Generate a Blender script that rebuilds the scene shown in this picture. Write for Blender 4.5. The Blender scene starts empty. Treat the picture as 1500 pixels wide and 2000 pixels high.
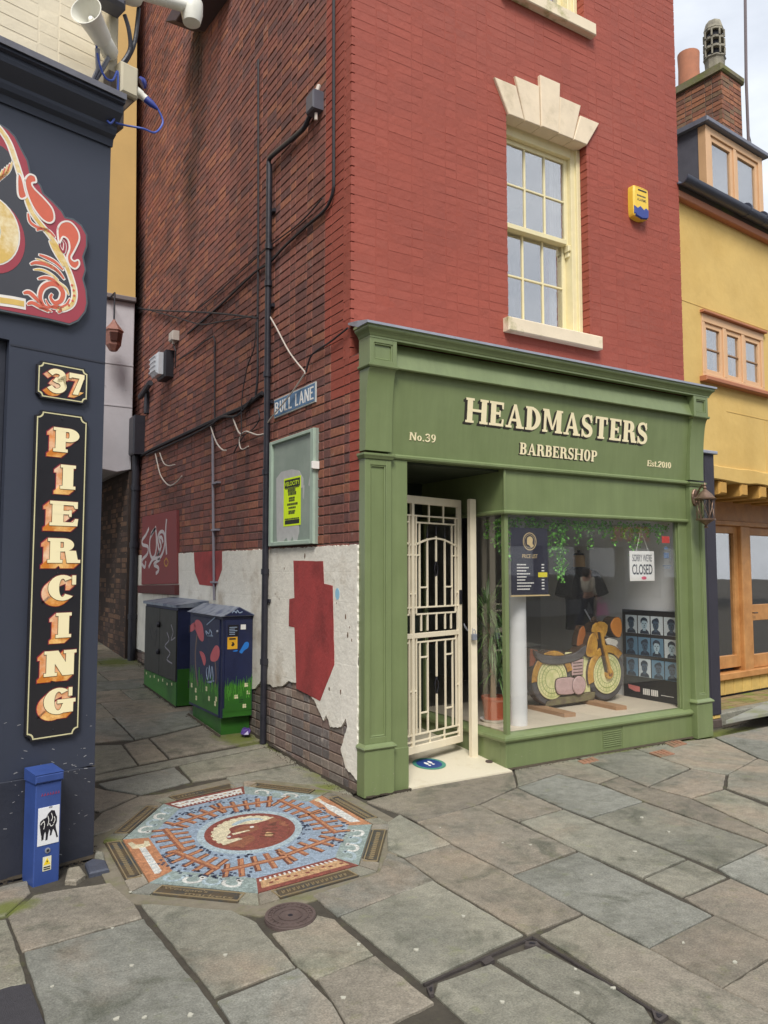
import bpy, bmesh, math, random
from mathutils import Vector, Matrix
random.seed(7)
R = math.radians
scene = bpy.context.scene
COL = scene.collection

# ---------------------------------------------------------------- camera
# world: X runs along the barber's front to the right, Y runs up the lane, Z up; origin at the shop corner
CAM = Vector((-2.811, -4.83, 1.6))
AX, PITCH = R(58.4), math.atan(111/1520)
c_fw = Vector((math.cos(AX), math.sin(AX), 0)); c_rt = Vector((math.sin(AX), -math.cos(AX), 0)); c_z = Vector((0, 0, 1))
c_f = c_fw*math.cos(PITCH)+c_z*math.sin(PITCH); c_u = -c_fw*math.sin(PITCH)+c_z*math.cos(PITCH)
cam_data = bpy.data.cameras.new('camera'); cam = bpy.data.objects.new('camera', cam_data); COL.objects.link(cam)
cam_data.sensor_fit = 'VERTICAL'; cam_data.sensor_height = 36; cam_data.lens = 36*1520/2000
cam_data.clip_start = .05; cam_data.clip_end = 500
cam.matrix_world = Matrix(((c_rt.x, c_u.x, -c_f.x, CAM.x), (c_rt.y, c_u.y, -c_f.y, CAM.y), (c_rt.z, c_u.z, -c_f.z, CAM.z), (0, 0, 0, 1)))
scene.camera = cam

# ---------------------------------------------------------------- sky, sun, exposure
SUN_EL, SUN_AZ = R(50), R(212)          # azimuth clockwise from +Y
world = bpy.data.worlds.new('World'); scene.world = world; world.use_nodes = True
wn = world.node_tree; wn.nodes.clear()
def wnode(t, **k):
    n = wn.nodes.new(t)
    for a, b in k.items(): setattr(n, a, b)
    return n
sky = wnode('ShaderNodeTexSky', sky_type='NISHITA', sun_disc=False, sun_elevation=SUN_EL, sun_rotation=SUN_AZ)
sky.air_density = 1.0; sky.dust_density = 1.5
tc = wnode('ShaderNodeTexCoord'); mp = wnode('ShaderNodeMapping'); mp.inputs['Scale'].default_value = (1, 1, 2.2)
cl = wnode('ShaderNodeTexNoise'); cl.inputs['Scale'].default_value = 2.3; cl.inputs['Detail'].default_value = 7; cl.inputs['Roughness'].default_value = .55
cr = wnode('ShaderNodeValToRGB'); cr.color_ramp.elements[0].position = .30; cr.color_ramp.elements[1].position = .62
cr.color_ramp.elements[0].color = (.5, .5, .5, 1); cr.color_ramp.elements[1].color = (1, 1, 1, 1)
mx = wnode('ShaderNodeMix', data_type='RGBA'); mx.inputs['B'].default_value = (9.0, 9.4, 10.0, 1)   # cloud sheet
bg = wnode('ShaderNodeBackground'); bg.inputs['Strength'].default_value = .056
wo = wnode('ShaderNodeOutputWorld'); L = wn.links.new
L(tc.outputs['Generated'], mp.inputs['Vector']); L(mp.outputs['Vector'], cl.inputs['Vector']); L(cl.outputs['Fac'], cr.inputs['Fac'])
L(cr.outputs['Color'], mx.inputs['Factor']); L(sky.outputs['Color'], mx.inputs['A']); L(mx.outputs['Result'], bg.inputs['Color']); L(bg.outputs['Background'], wo.inputs['Surface'])
sd = bpy.data.lights.new('sun', 'SUN'); sd.energy = 1.5; sd.angle = R(20); sd.color = (1, .965, .91)
so = bpy.data.objects.new('sun', sd); COL.objects.link(so)
sdir = Vector((math.sin(SUN_AZ)*math.cos(SUN_EL), math.cos(SUN_AZ)*math.cos(SUN_EL), math.sin(SUN_EL)))
so.rotation_euler = sdir.to_track_quat('Z', 'Y').to_euler(); so.location = (0, -6, 14)
vs = scene.view_settings
vs.view_transform = 'Standard'; vs.look = 'None'; vs.exposure = 1.15; vs.gamma = 1; vs.use_curve_mapping = False
scene.render.engine = 'CYCLES'

# ---------------------------------------------------------------- helpers
V = Vector
class Fr:
    """plane frame: a to the right, b up, c out of the surface"""
    def __init__(s, o, u, v, n): s.o, s.u, s.v, s.n = V(o), V(u), V(v), V(n)
    def pt(s, a, b, c=0): return s.o+s.u*a+s.v*b+s.n*c
    def at(s, a, b, c=0): return Fr(s.pt(a, b, c), s.u, s.v, s.n)
def yawfr(o, deg):
    t = R(deg); return Fr(o, (math.cos(t), math.sin(t), 0), (0, 0, 1), (math.sin(t), -math.cos(t), 0))
W = Fr((0, 0, 0), (1, 0, 0), (0, 1, 0), (0, 0, 1))
FF = Fr((0, 0, 0), (1, 0, 0), (0, 0, 1), (0, -1, 0))          # barber front
SF = Fr((0, 0, 0), (0, -1, 0), (0, 0, 1), (-1, 0, 0))         # lane side wall
LF = yawfr((-1.858, -.18, 0), 14)                             # number 37 front
YF = yawfr((3.9, .3, 0), 5)                                   # yellow building front
def area2(p): return sum(p[i][0]*p[(i+1) % len(p)][1]-p[(i+1) % len(p)][0]*p[i][1] for i in range(len(p)))/2
def ccw(p): return list(p) if area2(p) > 0 else list(reversed(p))
def inset(p, d):
    n = len(p); out = []
    for i in range(n):
        a, b, c = V(p[i-1]).to_2d(), V(p[i]).to_2d(), V(p[(i+1) % n]).to_2d()
        e1 = (b-a); e2 = (c-b)
        e1 = e1.normalized() if e1.length > 1e-9 else V((1, 0)); e2 = e2.normalized() if e2.length > 1e-9 else e1
        n1 = V((-e1.y, e1.x)); n2 = V((-e2.y, e2.x)); m = n1+n2
        k = max(.35, 1+n1.dot(n2)); out.append(tuple(b+m*(d/k)))
    return out
def smooth(p, n=5, closed=False):
    q = []; N = len(p); dim = len(p[0])
    for i in range(N if closed else N-1):
        P0 = p[i-1] if (closed or i > 0) else p[i]; P1 = p[i]; P2 = p[(i+1) % N]; P3 = p[(i+2) % N] if (closed or i+2 < N) else P2
        for k in range(n):
            t = k/n
            q.append(tuple(.5*((2*P1[j])+(-P0[j]+P2[j])*t+(2*P0[j]-5*P1[j]+4*P2[j]-P3[j])*t*t+(-P0[j]+3*P1[j]-3*P2[j]+P3[j])*t**3) for j in range(dim)))
    if not closed: q.append(tuple(p[-1]))
    return q
def circ(a, b, r, n=20, ry=None, t0=0): return [(a+r*math.cos(t0+2*math.pi*i/n), b+(ry or r)*math.sin(t0+2*math.pi*i/n)) for i in range(n)]
class MB:
    def __init__(s, fr=W): s.v, s.f, s.m, s.fr = [], [], [], fr
    def add(s, vs_, fs, m=0, world=False):
        o = len(s.v); s.v += [V(p) for p in vs_] if world else [s.fr.pt(*p) for p in vs_]
        s.f += [[i+o for i in f] for f in fs]; s.m += [m]*len(fs); return s
    def poly(s, p, c0, c1, m=0, bev=0, back=True):
        p = ccw(p); n = len(p)
        if bev:
            q = inset(p, bev); vs_ = [(*x, c0) for x in p]+[(*x, c1-bev) for x in p]+[(*x, c1) for x in q]; k = 3
        else:
            vs_ = [(*x, c0) for x in p]+[(*x, c1) for x in p]; k = 2
        fs = [[(k-1)*n+i for i in range(n)]]+([list(range(n-1, -1, -1))] if back else [])
        for l in range(k-1):
            for i in range(n):
                j = (i+1) % n; fs.append([l*n+i, l*n+j, (l+1)*n+j, (l+1)*n+i])
        return s.add(vs_, fs, m)
    def box(s, a0, a1, b0, b1, c0, c1, bev=0, m=0): return s.poly([(a0, b0), (a1, b0), (a1, b1), (a0, b1)], c0, c1, m, bev)
    def ring(s, outer, inner, c0, c1, m=0):
        n = len(outer); vs_ = [(*x, c1) for x in outer]+[(*x, c1) for x in inner]+[(*x, c0) for x in outer]+[(*x, c0) for x in inner]; fs = []
        for i in range(n):
            j = (i+1) % n
            fs += [[i, j, n+j, n+i], [2*n+i, 2*n+j, j, i], [n+i, n+j, 3*n+j, 3*n+i], [2*n+j, 2*n+i, 3*n+i, 3*n+j]]
        return s.add(vs_, fs, m)
    def tube(s, pts, r, seg=8, m=0, cap=True):
        P = [s.fr.pt(*p) for p in pts]; n = len(P); rings = []; up = None
        for i in range(n):
            d = (P[min(i+1, n-1)]-P[max(i-1, 0)]); d = d.normalized() if d.length > 1e-9 else V((0, 0, 1))
            if up is None:
                up = d.orthogonal().normalized()
            up = (up-d*up.dot(d)); up = up.normalized() if up.length > 1e-6 else d.orthogonal().normalized()
            sd_ = d.cross(up); ri = r[i] if isinstance(r, (list, tuple)) else r
            rings.append([P[i]+(up*math.cos(2*math.pi*k/seg)+sd_*math.sin(2*math.pi*k/seg))*ri for k in range(seg)])
        vs_ = [x for g in rings for x in g]; fs = []
        for i in range(n-1):
            for k in range(seg):
                j = (k+1) % seg; fs.append([i*seg+k, i*seg+j, (i+1)*seg+j, (i+1)*seg+k])
        if cap: fs += [list(range(seg-1, -1, -1)), [(n-1)*seg+k for k in range(seg)]]
        return s.add(vs_, fs, m, True)
    def lathe(s, prof, o, ax=(0, 0, 1), seg=20, m=0):
        ax = V(ax).normalized(); e1 = ax.orthogonal().normalized(); e2 = ax.cross(e1); o = V(o); vs_ = []; fs = []
        for r_, h in prof:
            for k in range(seg):
                t = 2*math.pi*k/seg; vs_.append(o+ax*h+(e1*math.cos(t)+e2*math.sin(t))*max(r_, 1e-4))
        for i in range(len(prof)-1):
            for k in range(seg):
                j = (k+1) % seg; fs.append([i*seg+k, i*seg+j, (i+1)*seg+j, (i+1)*seg+k])
        fs += [list(range(seg-1, -1, -1)), [(len(prof)-1)*seg+k for k in range(seg)]]
        return s.add(vs_, fs, m, True)
    def ribbon(s, pts, w, c0, c1, m=0):
        n = len(pts); Lf, Rt = [], []
        for i in range(n):
            d = V(pts[min(i+1, n-1)][:2])-V(pts[max(i-1, 0)][:2]); d = d.normalized() if d.length > 1e-9 else V((1, 0))
            ww = (w[i] if isinstance(w, (list, tuple)) else w)/2; nn = V((-d.y, d.x))*ww; p = V(pts[i][:2]); Lf.append(tuple(p+nn)); Rt.append(tuple(p-nn))
        vs_ = [(*p, c1) for p in Lf]+[(*p, c1) for p in Rt]+[(*p, c0) for p in Lf]+[(*p, c0) for p in Rt]; fs = []
        for i in range(n-1):
            fs += [[n+i, n+i+1, i+1, i], [i, i+1, 2*n+i+1, 2*n+i], [n+i+1, n+i, 3*n+i, 3*n+i+1]]
        fs += [[n, 0, 2*n, 3*n], [n-1, 2*n-1, 4*n-1, 3*n-1]]
        return s.add(vs_, fs, m)
    def sweep(s, path, prof, m=0, cap=True):
        """profile (d out, z up) swept along a plan polyline (world x,y), mitred; out is to the right of travel"""
        n = len(path); k = len(prof); vs_ = []; fs = []
        for i in range(n):
            p = V(path[i]); d1 = (p-V(path[i-1])).normalized() if i > 0 else None; d2 = (V(path[i+1])-p).normalized() if i < n-1 else None
            if d1 is None: d1 = d2
            if d2 is None: d2 = d1
            n1, n2 = V((d1.y, -d1.x)), V((d2.y, -d2.x)); mm = (n1+n2)/(1+n1.dot(n2))
            for d, z in prof: q = p+mm*d; vs_.append((q.x, q.y, z))
        for i in range(n-1):
            for j in range(k-1): fs.append([i*k+j, (i+1)*k+j, (i+1)*k+j+1, i*k+j+1])
            fs.append([i*k+k-1, (i+1)*k+k-1, (i+1)*k, i*k])
        if cap: fs += [list(range(k)), [(n-1)*k+j for j in range(k-1, -1, -1)]]
        return s.add(vs_, fs, m, True)
    def build(s, name, mats, parent=None, sm=False, label=None, cat=None, group=None, kind=None, fix=True):
        if not isinstance(mats, (list, tuple)): mats = [mats]
        me = bpy.data.meshes.new(name); off = V((0, 0, 0))
        if parent is None and s.v and kind != 'structure':
            xs = [v.x for v in s.v]; ys = [v.y for v in s.v]; off = V(((min(xs)+max(xs))/2, (min(ys)+max(ys))/2, min(v.z for v in s.v)))
        me.from_pydata([tuple(v-off) for v in s.v], [], s.f)
        for mt in mats: me.materials.append(mt)
        me.polygons.foreach_set('material_index', s.m)
        if fix:
            bm = bmesh.new(); bm.from_mesh(me); bmesh.ops.recalc_face_normals(bm, faces=bm.faces); bm.to_mesh(me); bm.free()
        if sm:
            me.polygons.foreach_set('use_smooth', [True]*len(me.polygons))
            try: me.set_sharp_from_angle(angle=R(38))
            except Exception: pass
        o = bpy.data.objects.new(name, me); COL.objects.link(o); o.location = off
        if parent: attach(o, parent)
        tag(o, label, cat, group, kind); return o
def attach(o, parent):
    o.parent = parent
    base = V(parent.location) if parent.parent is None else V((0, 0, 0))
    o.matrix_parent_inverse = Matrix.Translation(-base) if parent.parent is None else Matrix.Identity(4)
def tag(o, label=None, cat=None, group=None, kind=None):
    for k, v in (('label', label), ('category', cat), ('group', group), ('kind', kind)):
        if v: o[k] = v
    return o
def thing(name, loc, label, cat, group=None):
    o = bpy.data.objects.new(name, None); COL.objects.link(o); o.location = loc; o.empty_display_size = .1
    return tag(o, label, cat, group)

# ---------------------------------------------------------------- materials
def S(r, g, b, k=1.0):
    f = lambda c: ((c/255/12.92) if c/255 <= .04045 else ((c/255+.055)/1.055)**2.4)*k
    return (f(r), f(g), f(b))
MATS = {}
def mat(name, col, rough=.6, var=.12, scale=6, bump=0., bscale=80, metal=0., col2=None, thr=(.45, .7), isl=0., spec=.5, scale2=None, coat=0., hv=0.):
    """painted / stone / metal surface: base colour with cloudy variation, optional second colour in blotches, fine bump"""
    if name in MATS: return MATS[name]
    m = bpy.data.materials.new(name); m.use_nodes = True; nt = m.node_tree; N = nt.nodes; bs = N['Principled BSDF']; lk = nt.links.new
    bs.inputs['Roughness'].default_value = rough; bs.inputs['Metallic'].default_value = metal; bs.inputs['Specular IOR Level'].default_value = spec
    if coat: bs.inputs['Coat Weight'].default_value = coat; bs.inputs['Coat Roughness'].default_value = .15
    g = N.new('ShaderNodeNewGeometry')
    nz = N.new('ShaderNodeTexNoise'); nz.inputs['Scale'].default_value = scale; nz.inputs['Detail'].default_value = 6; nz.inputs['Roughness'].default_value = .62
    lk(g.outputs['Position'], nz.inputs['Vector'])
    mr = N.new('ShaderNodeMapRange'); mr.inputs['From Min'].default_value = .25; mr.inputs['From Max'].default_value = .75
    mr.inputs['To Min'].default_value = 1-var; mr.inputs['To Max'].default_value = 1+var; lk(nz.outputs['Fac'], mr.inputs['Value'])
    val = mr.outputs['Result']
    if isl:
        oi = N.new('ShaderNodeObjectInfo'); ad = N.new('ShaderNodeMath'); ad.operation = 'ADD'; lk(g.outputs['Random Per Island'], ad.inputs[0]); lk(oi.outputs['Random'], ad.inputs[1])
        fr = N.new('ShaderNodeMath'); fr.operation = 'FRACT'; lk(ad.outputs[0], fr.inputs[0])
        m2 = N.new('ShaderNodeMapRange'); m2.inputs['To Min'].default_value = 1-isl; m2.inputs['To Max'].default_value = 1+isl; lk(fr.outputs[0], m2.inputs['Value'])
        mu = N.new('ShaderNodeMath'); mu.operation = 'MULTIPLY'; lk(val, mu.inputs[0]); lk(m2.outputs['Result'], mu.inputs[1]); val = mu.outputs[0]
    src = None
    if col2:
        n2 = N.new('ShaderNodeTexNoise'); n2.inputs['Scale'].default_value = scale2 or scale*.5; n2.inputs['Detail'].default_value = 8; n2.inputs['Roughness'].default_value = .65
        lk(g.outputs['Position'], n2.inputs['Vector'])
        rp = N.new('ShaderNodeMapRange'); rp.inputs['From Min'].default_value = thr[0]; rp.inputs['From Max'].default_value = thr[1]; lk(n2.outputs['Fac'], rp.inputs['Value'])
        mxx = N.new('ShaderNodeMix'); mxx.data_type = 'RGBA'; mxx.inputs['A'].default_value = (*col, 1); mxx.inputs['B'].default_value = (*col2, 1); lk(rp.outputs['Result'], mxx.inputs['Factor'])
        src = mxx.outputs['Result']
    sc = N.new('ShaderNodeVectorMath'); sc.operation = 'SCALE'
    if src: lk(src, sc.inputs[0])
    else: sc.inputs[0].default_value = col
    lk(val, sc.inputs['Scale']); lk(sc.outputs['Vector'], bs.inputs['Base Color'])
    rv = N.new('ShaderNodeMapRange'); rv.inputs['To Min'].default_value = max(.03, rough-.12); rv.inputs['To Max'].default_value = min(1, rough+.12); lk(nz.outputs['Fac'], rv.inputs['Value']); lk(rv.outputs['Result'], bs.inputs['Roughness'])
    if bump:
        nb = N.new('ShaderNodeTexNoise'); nb.inputs['Scale'].default_value = bscale; nb.inputs['Detail'].default_value = 5; lk(g.outputs['Position'], nb.inputs['Vector'])
        bp = N.new('ShaderNodeBump'); bp.inputs['Strength'].default_value = bump; bp.inputs['Distance'].default_value = .01; lk(nb.outputs['Fac'], bp.inputs['Height']); lk(bp.outputs['Normal'], bs.inputs['Normal'])
    MATS[name] = m; return m
def glass(name, ior=1.5, tint=(1, 1, 1), haze=0.):
    if name in MATS: return MATS[name]
    m = bpy.data.materials.new(name); m.use_nodes = True; nt = m.node_tree; N = nt.nodes; lk = nt.links.new; N.remove(N['Principled BSDF']); out = N['Material Output']
    lw = N.new('ShaderNodeLayerWeight'); lw.inputs['Blend'].default_value = .5; pw_ = N.new('ShaderNodeMath'); pw_.operation = 'POWER'; pw_.inputs[1].default_value = 5; lk(lw.outputs['Facing'], pw_.inputs[0])
    F0 = ((ior-1)/(ior+1))**2; fz = N.new('ShaderNodeMapRange'); fz.inputs['To Min'].default_value = F0; lk(pw_.outputs[0], fz.inputs['Value'])
    tr = N.new('ShaderNodeBsdfTransparent'); tr.inputs['Color'].default_value = (*tint, 1); gl = N.new('ShaderNodeBsdfGlossy'); gl.inputs['Roughness'].default_value = .015
    nb = N.new('ShaderNodeTexNoise'); nb.inputs['Scale'].default_value = 1.7; g = N.new('ShaderNodeNewGeometry'); lk(g.outputs['Position'], nb.inputs['Vector'])
    bp = N.new('ShaderNodeBump'); bp.inputs['Strength'].default_value = .05; bp.inputs['Distance'].default_value = .02; lk(nb.outputs['Fac'], bp.inputs['Height']); lk(bp.outputs['Normal'], gl.inputs['Normal'])
    ms = N.new('ShaderNodeMixShader'); lk(fz.outputs['Result'], ms.inputs['Fac']); lk(tr.outputs['BSDF'], ms.inputs[1]); lk(gl.outputs['BSDF'], ms.inputs[2])
    last = ms
    if haze:  # pale diffuse veil mixed into the pane, standing in for reflection haze
        df = N.new('ShaderNodeBsdfDiffuse'); df.inputs['Color'].default_value = (.75, .75, .72, 1); m2 = N.new('ShaderNodeMixShader'); m2.inputs['Fac'].default_value = haze
        lk(ms.outputs['Shader'], m2.inputs[1]); lk(df.outputs['BSDF'], m2.inputs[2]); last = m2
    lk(last.outputs['Shader'], out.inputs['Surface']); MATS[name] = m; return m
def brick_mat(name, cols, rough=.85, bump=.6, soot=None, white=0.):
    """colour picked per brick from a short list, mottled, with fine relief; optional soot stain of its own shape"""
    if name in MATS: return MATS[name]
    m = bpy.data.materials.new(name); m.use_nodes = True; nt = m.node_tree; N = nt.nodes; bs = N['Principled BSDF']; lk = nt.links.new
    g = N.new('ShaderNodeNewGeometry'); oi = N.new('ShaderNodeObjectInfo'); ad = N.new('ShaderNodeMath'); ad.operation = 'ADD'; lk(g.outputs['Random Per Island'], ad.inputs[0]); lk(oi.outputs['Random'], ad.inputs[1])
    fr = N.new('ShaderNodeMath'); fr.operation = 'FRACT'; lk(ad.outputs[0], fr.inputs[0])
    rp = N.new('ShaderNodeValToRGB'); rp.color_ramp.interpolation = 'CONSTANT'
    while len(rp.color_ramp.elements) < len(cols): rp.color_ramp.elements.new(.5)
    for i, c in enumerate(cols): rp.color_ramp.elements[i].position = i/len(cols); rp.color_ramp.elements[i].color = (*c, 1)
    lk(fr.outputs[0], rp.inputs['Fac'])
    nz = N.new('ShaderNodeTexNoise'); nz.inputs['Scale'].default_value = 1.1; nz.inputs['Detail'].default_value = 8; lk(g.outputs['Position'], nz.inputs['Vector'])
    nf = N.new('ShaderNodeTexNoise'); nf.inputs['Scale'].default_value = 24; nf.inputs['Detail'].default_value = 6; lk(g.outputs['Position'], nf.inputs['Vector'])
    a1 = N.new('ShaderNodeMapRange'); a1.inputs['From Min'].default_value = .3; a1.inputs['From Max'].default_value = .7; a1.inputs['To Min'].default_value = .72; a1.inputs['To Max'].default_value = 1.18; lk(nz.outputs['Fac'], a1.inputs['Value'])
    a2 = N.new('ShaderNodeMapRange'); a2.inputs['From Min'].default_value = .25; a2.inputs['From Max'].default_value = .75; a2.inputs['To Min'].default_value = .74; a2.inputs['To Max'].default_value = 1.26; lk(nf.outputs['Fac'], a2.inputs['Value'])
    mu = N.new('ShaderNodeMath'); mu.operation = 'MULTIPLY'; lk(a1.outputs['Result'], mu.inputs[0]); lk(a2.outputs['Result'], mu.inputs[1]); val = mu.outputs[0]
    if soot:
        for (p, rad) in soot:
            sb = N.new('ShaderNodeVectorMath'); sb.operation = 'SUBTRACT'; lk(g.outputs['Position'], sb.inputs[0]); sb.inputs[1].default_value = p
            dv = N.new('ShaderNodeVectorMath'); dv.operation = 'DIVIDE'; lk(sb.outputs['Vector'], dv.inputs[0]); dv.inputs[1].default_value = rad
            ln = N.new('ShaderNodeVectorMath'); ln.operation = 'LENGTH'; lk(dv.outputs['Vector'], ln.inputs[0])
            pz = N.new('ShaderNodeMath'); pz.operation = 'MULTIPLY_ADD'; lk(nz.outputs['Fac'], pz.inputs[0]); pz.inputs[1].default_value = 1.6; lk(ln.outputs['Value'], pz.inputs[2])
            sr = N.new('ShaderNodeMapRange'); sr.inputs['From Min'].default_value = .9; sr.inputs['From Max'].default_value = 1.9; sr.inputs['To Min'].default_value = .16; lk(pz.outputs[0], sr.inputs['Value'])
            m3 = N.new('ShaderNodeMath'); m3.operation = 'MULTIPLY'; lk(val, m3.inputs[0]); lk(sr.outputs['Result'], m3.inputs[1]); val = m3.outputs[0]
    sc = N.new('ShaderNodeVectorMath'); sc.operation = 'SCALE'; lk(rp.outputs['Color'], sc.inputs[0]); lk(val, sc.inputs['Scale']); csrc = sc.outputs['Vector']
    if white:
        nw = N.new('ShaderNodeTexNoise'); nw.inputs['Scale'].default_value = 5; nw.inputs['Detail'].default_value = 10; nw.inputs['Roughness'].default_value = .7; lk(g.outputs['Position'], nw.inputs['Vector'])
        rw = N.new('ShaderNodeMapRange'); rw.inputs['From Min'].default_value = .60; rw.inputs['From Max'].default_value = .70; rw.inputs['To Max'].default_value = white; lk(nw.outputs['Fac'], rw.inputs['Value'])
        mw = N.new('ShaderNodeMix'); mw.data_type = 'RGBA'; lk(rw.outputs['Result'], mw.inputs['Factor']); lk(csrc, mw.inputs['A']); mw.inputs['B'].default_value = (.42, .36, .31, 1); csrc = mw.outputs['Result']
    lk(csrc, bs.inputs['Base Color']); bs.inputs['Roughness'].default_value = rough
    bp = N.new('ShaderNodeBump'); bp.inputs['Strength'].default_value = bump; bp.inputs['Distance'].default_value = .006; lk(nf.outputs['Fac'], bp.inputs['Height']); lk(bp.outputs['Normal'], bs.inputs['Normal'])
    MATS[name] = m; return m

# ---------------------------------------------------------------- lettering
def arc(cx, cy, rx, ry, t0, t1, tx, ty, n=14):
    A = [R(t0+(t1-t0)*i/n) for i in range(n+1)]
    return [(cx+rx*math.cos(t), cy+ry*math.sin(t)) for t in A]+[(cx+(rx-tx)*math.cos(t), cy+(ry-ty)*math.sin(t)) for t in reversed(A)]
def rib(pts, w):
    n = len(pts); Lp, Rp = [], []
    for i in range(n):
        d = (V(pts[min(i+1, n-1)])-V(pts[max(i-1, 0)])).normalized(); ww = (w[i] if isinstance(w, list) else w)/2; nn = V((-d.y, d.x))*ww; p = V(pts[i]); Lp.append(tuple(p+nn)); Rp.append(tuple(p-nn))
    return Lp+Rp[::-1]
def glyph(ch, t=.2, h=.1, s=.07, k=1.0):
    """slab-serif capital of height 1: list of polygons and advance width; t stem, h hairline, s serif overhang (0 = none), k width"""
    B = lambda x0, x1, y0, y1: [(x0, y0), (x1, y0), (x1, y1), (x0, y1)]
    sh = h*.85 if s else 0
    def stem(x, y0=0, y1=1, tt=t, lo=1, hi=1):
        q = [B(x, x+tt, y0, y1)]
        if s and lo: q.append(B(x-s, x+tt+s, y0, y0+sh))
        if s and hi: q.append(B(x-s, x+tt+s, y1-sh, y1))
        return q
    def bowl(x0, x1, y0, y1):
        ry = (y1-y0)/2; cx = x1-min(ry*1.05, x1-x0-.02); cy = (y0+y1)/2
        return [B(x0, cx+.01, y0, y0+h), B(x0, cx+.01, y1-h, y1), arc(cx, cy, x1-cx, ry, -90, 90, t, h)]
    o = s
    if ch == 'I': return stem(o), o*2+t
    if ch == 'H': w = .52*k; return stem(o)+stem(o+t+w-.1)+[B(o, o+t+w, .46, .46+h)], 2*o+2*t+w-.1
    if ch == 'E':
        w = .62*k; q = stem(o)+[B(o, o+w, 0, h), B(o, o+w, 1-h, 1), B(o, o+w*.72, .47, .47+h)]
        if s: q += [[(o+w-h, 0), (o+w, 0), (o+w+.02, .3), (o+w-.06, .3)], [(o+w-h, 1), (o+w-.07, .72), (o+w, .72), (o+w, 1)], B(o+w*.66, o+w*.76, .38, .65)]
        return q, o+w+.05
    if ch == 'L': w = .5*k; return stem(o)+[B(o, o+w, 0, h)], o+w+.03
    if ch == 'U': w = .6*k; return [B(o, o+t, .3, 1), B(o+w-t, o+w, .3, 1), arc(o+w/2, .31, w/2, .31, 180, 360, t, h)], w+2*o
    if ch == 'T':
        w = .72*k; q = stem(o+w/2-t/2, hi=0)+[B(o, o+w, 1-h, 1)]
        if s: q += [B(o, o+.08, .68, 1), B(o+w-.08, o+w, .68, 1)]
        return q, w+2*o
    if ch == 'P': w = .64*k; return stem(o)+bowl(o+t*.5, o+w, .44, 1), o+w+.03
    if ch == 'B': w = .64*k; return stem(o)+bowl(o+t*.5, o+w-.04, .5, 1)+bowl(o+t*.5, o+w, 0, .5+h*.7), o+w+.04
    if ch == 'D': w = .72*k; return stem(o)+bowl(o+t*.5, o+w, 0, 1), o+w+.04
    if ch == 'R':
        w = .66*k; return stem(o)+bowl(o+t*.5, o+w-.03, .46, 1)+[[(o+t+.12*k, .5), (o+t+.12*k+t*1.1, .5), (o+w+.10, 0), (o+w+.10-t*1.15, 0)]]+([B(o+w-.16, o+w+.15, 0, sh)] if s else []), o+w+.12
    if ch in 'OQ0': w = .74*k if ch != '0' else .58*k; return [arc(o*.5+w/2, .5, w/2, .52, 0, 360, t, h, 28)], w+o
    if ch == 'C':
        w = .72*k; q = [arc(w/2+.02, .5, w/2, .52, 48, 318, t, h, 22)]
        if s: q += [B(w-.10, w-.0, .62, 1.0)]
        return q, w+.04
    if ch == 'G':
        w = .76*k; q = [arc(w/2+.02, .5, w/2, .52, 48, 338, t, h, 22), B(w-t+.03, w+.03, .02, .48), B(w-t-.12, w+.09, .40, .40+h)]
        if s: q += [B(w-.10, w, .66, 1.0)]
        return q, w+.08
    if ch == 'A':
        w = .8*k; x = w/2+o; tt = t*1.08
        q = [[(o+.03, 0), (o+.03+h*1.1, 0), (x+.03, 1), (x-.07, 1)], [(x-.07, 1), (x+.05, 1), (o+w, 0), (o+w-tt, 0)], B(o+.17*k, o+w-.2*k, .28, .28+h)]
        if s: q += [B(o-.06, o+.24, 0, sh), B(o+w-tt-.06, o+w+.07, 0, sh)]
        return q, w+2*o
    if ch == 'N':
        w = .72*k; a = t*.8; q = [B(o, o+a, 0, 1), B(o+w-a, o+w, 0, 1), [(o, 1), (o+t*1.1, 1), (o+w, 0), (o+w-t*1.1, 0)]]
        if s: q += [B(o-s, o+a+s, 0, sh), B(o-s, o+a, 1-sh, 1), B(o+w-a-s, o+w+s, 1-sh, 1)]
        return q, w+2*o
    if ch == 'M':
        w = .94*k; a = h*1.2; q = [B(o, o+a, 0, 1), B(o+w-t, o+w, 0, 1), [(o, 1), (o+t, 1), (o+w/2+.05, .12), (o+w/2-.05, .12)], [(o+w-t, 1), (o+w-t+h, 1), (o+w/2+.05, .12), (o+w/2-.03, .12)]]
        if s: q += [B(o-s, o+a+s, 0, sh), B(o+w-t-s, o+w+s, 0, sh), B(o-s, o+.1, 1-sh, 1), B(o+w-.1, o+w+s, 1-sh, 1)]
        return q, w+2*o
    if ch == 'S':
        w = .6*k; c = smooth([(.92, .74), (.72, .93), (.48, .96), (.2, .88), (.13, .72), (.24, .58), (.5, .5), (.78, .4), (.88, .25), (.78, .1), (.5, .04), (.25, .08), (.06, .27)], 3)
        n = len(c); q = [rib([(x*w+.02, y) for x, y in c], [h+(t-h)*math.exp(-((i/n-.5)/.2)**2) for i in range(n)])]
        if s: q += [B(w*.86, w*.86+.07, .66, 1), B(.02, .09, 0, .34)]
        return q, w+.06
    if ch == '1': return stem(.14, hi=0)+[[(.0, .72), (.16, .84), (.16, 1), (.14+t, 1)]], .2+t+.06
    if ch == '2': c = smooth([(.06, .72), (.16, .92), (.34, .96), (.5, .84), (.48, .64), (.3, .4), (.1, .14)], 3); return [rib(c, t*.8), B(.04, .56, 0, h*1.4)], .62
    if ch == '3': c = smooth([(.04, .8), (.2, .94), (.42, .92), (.5, .76), (.4, .58), (.24, .54), (.44, .48), (.54, .28), (.42, .08), (.2, .04), (.03, .2)], 3); return [rib(c, t*.85)], .62
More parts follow.
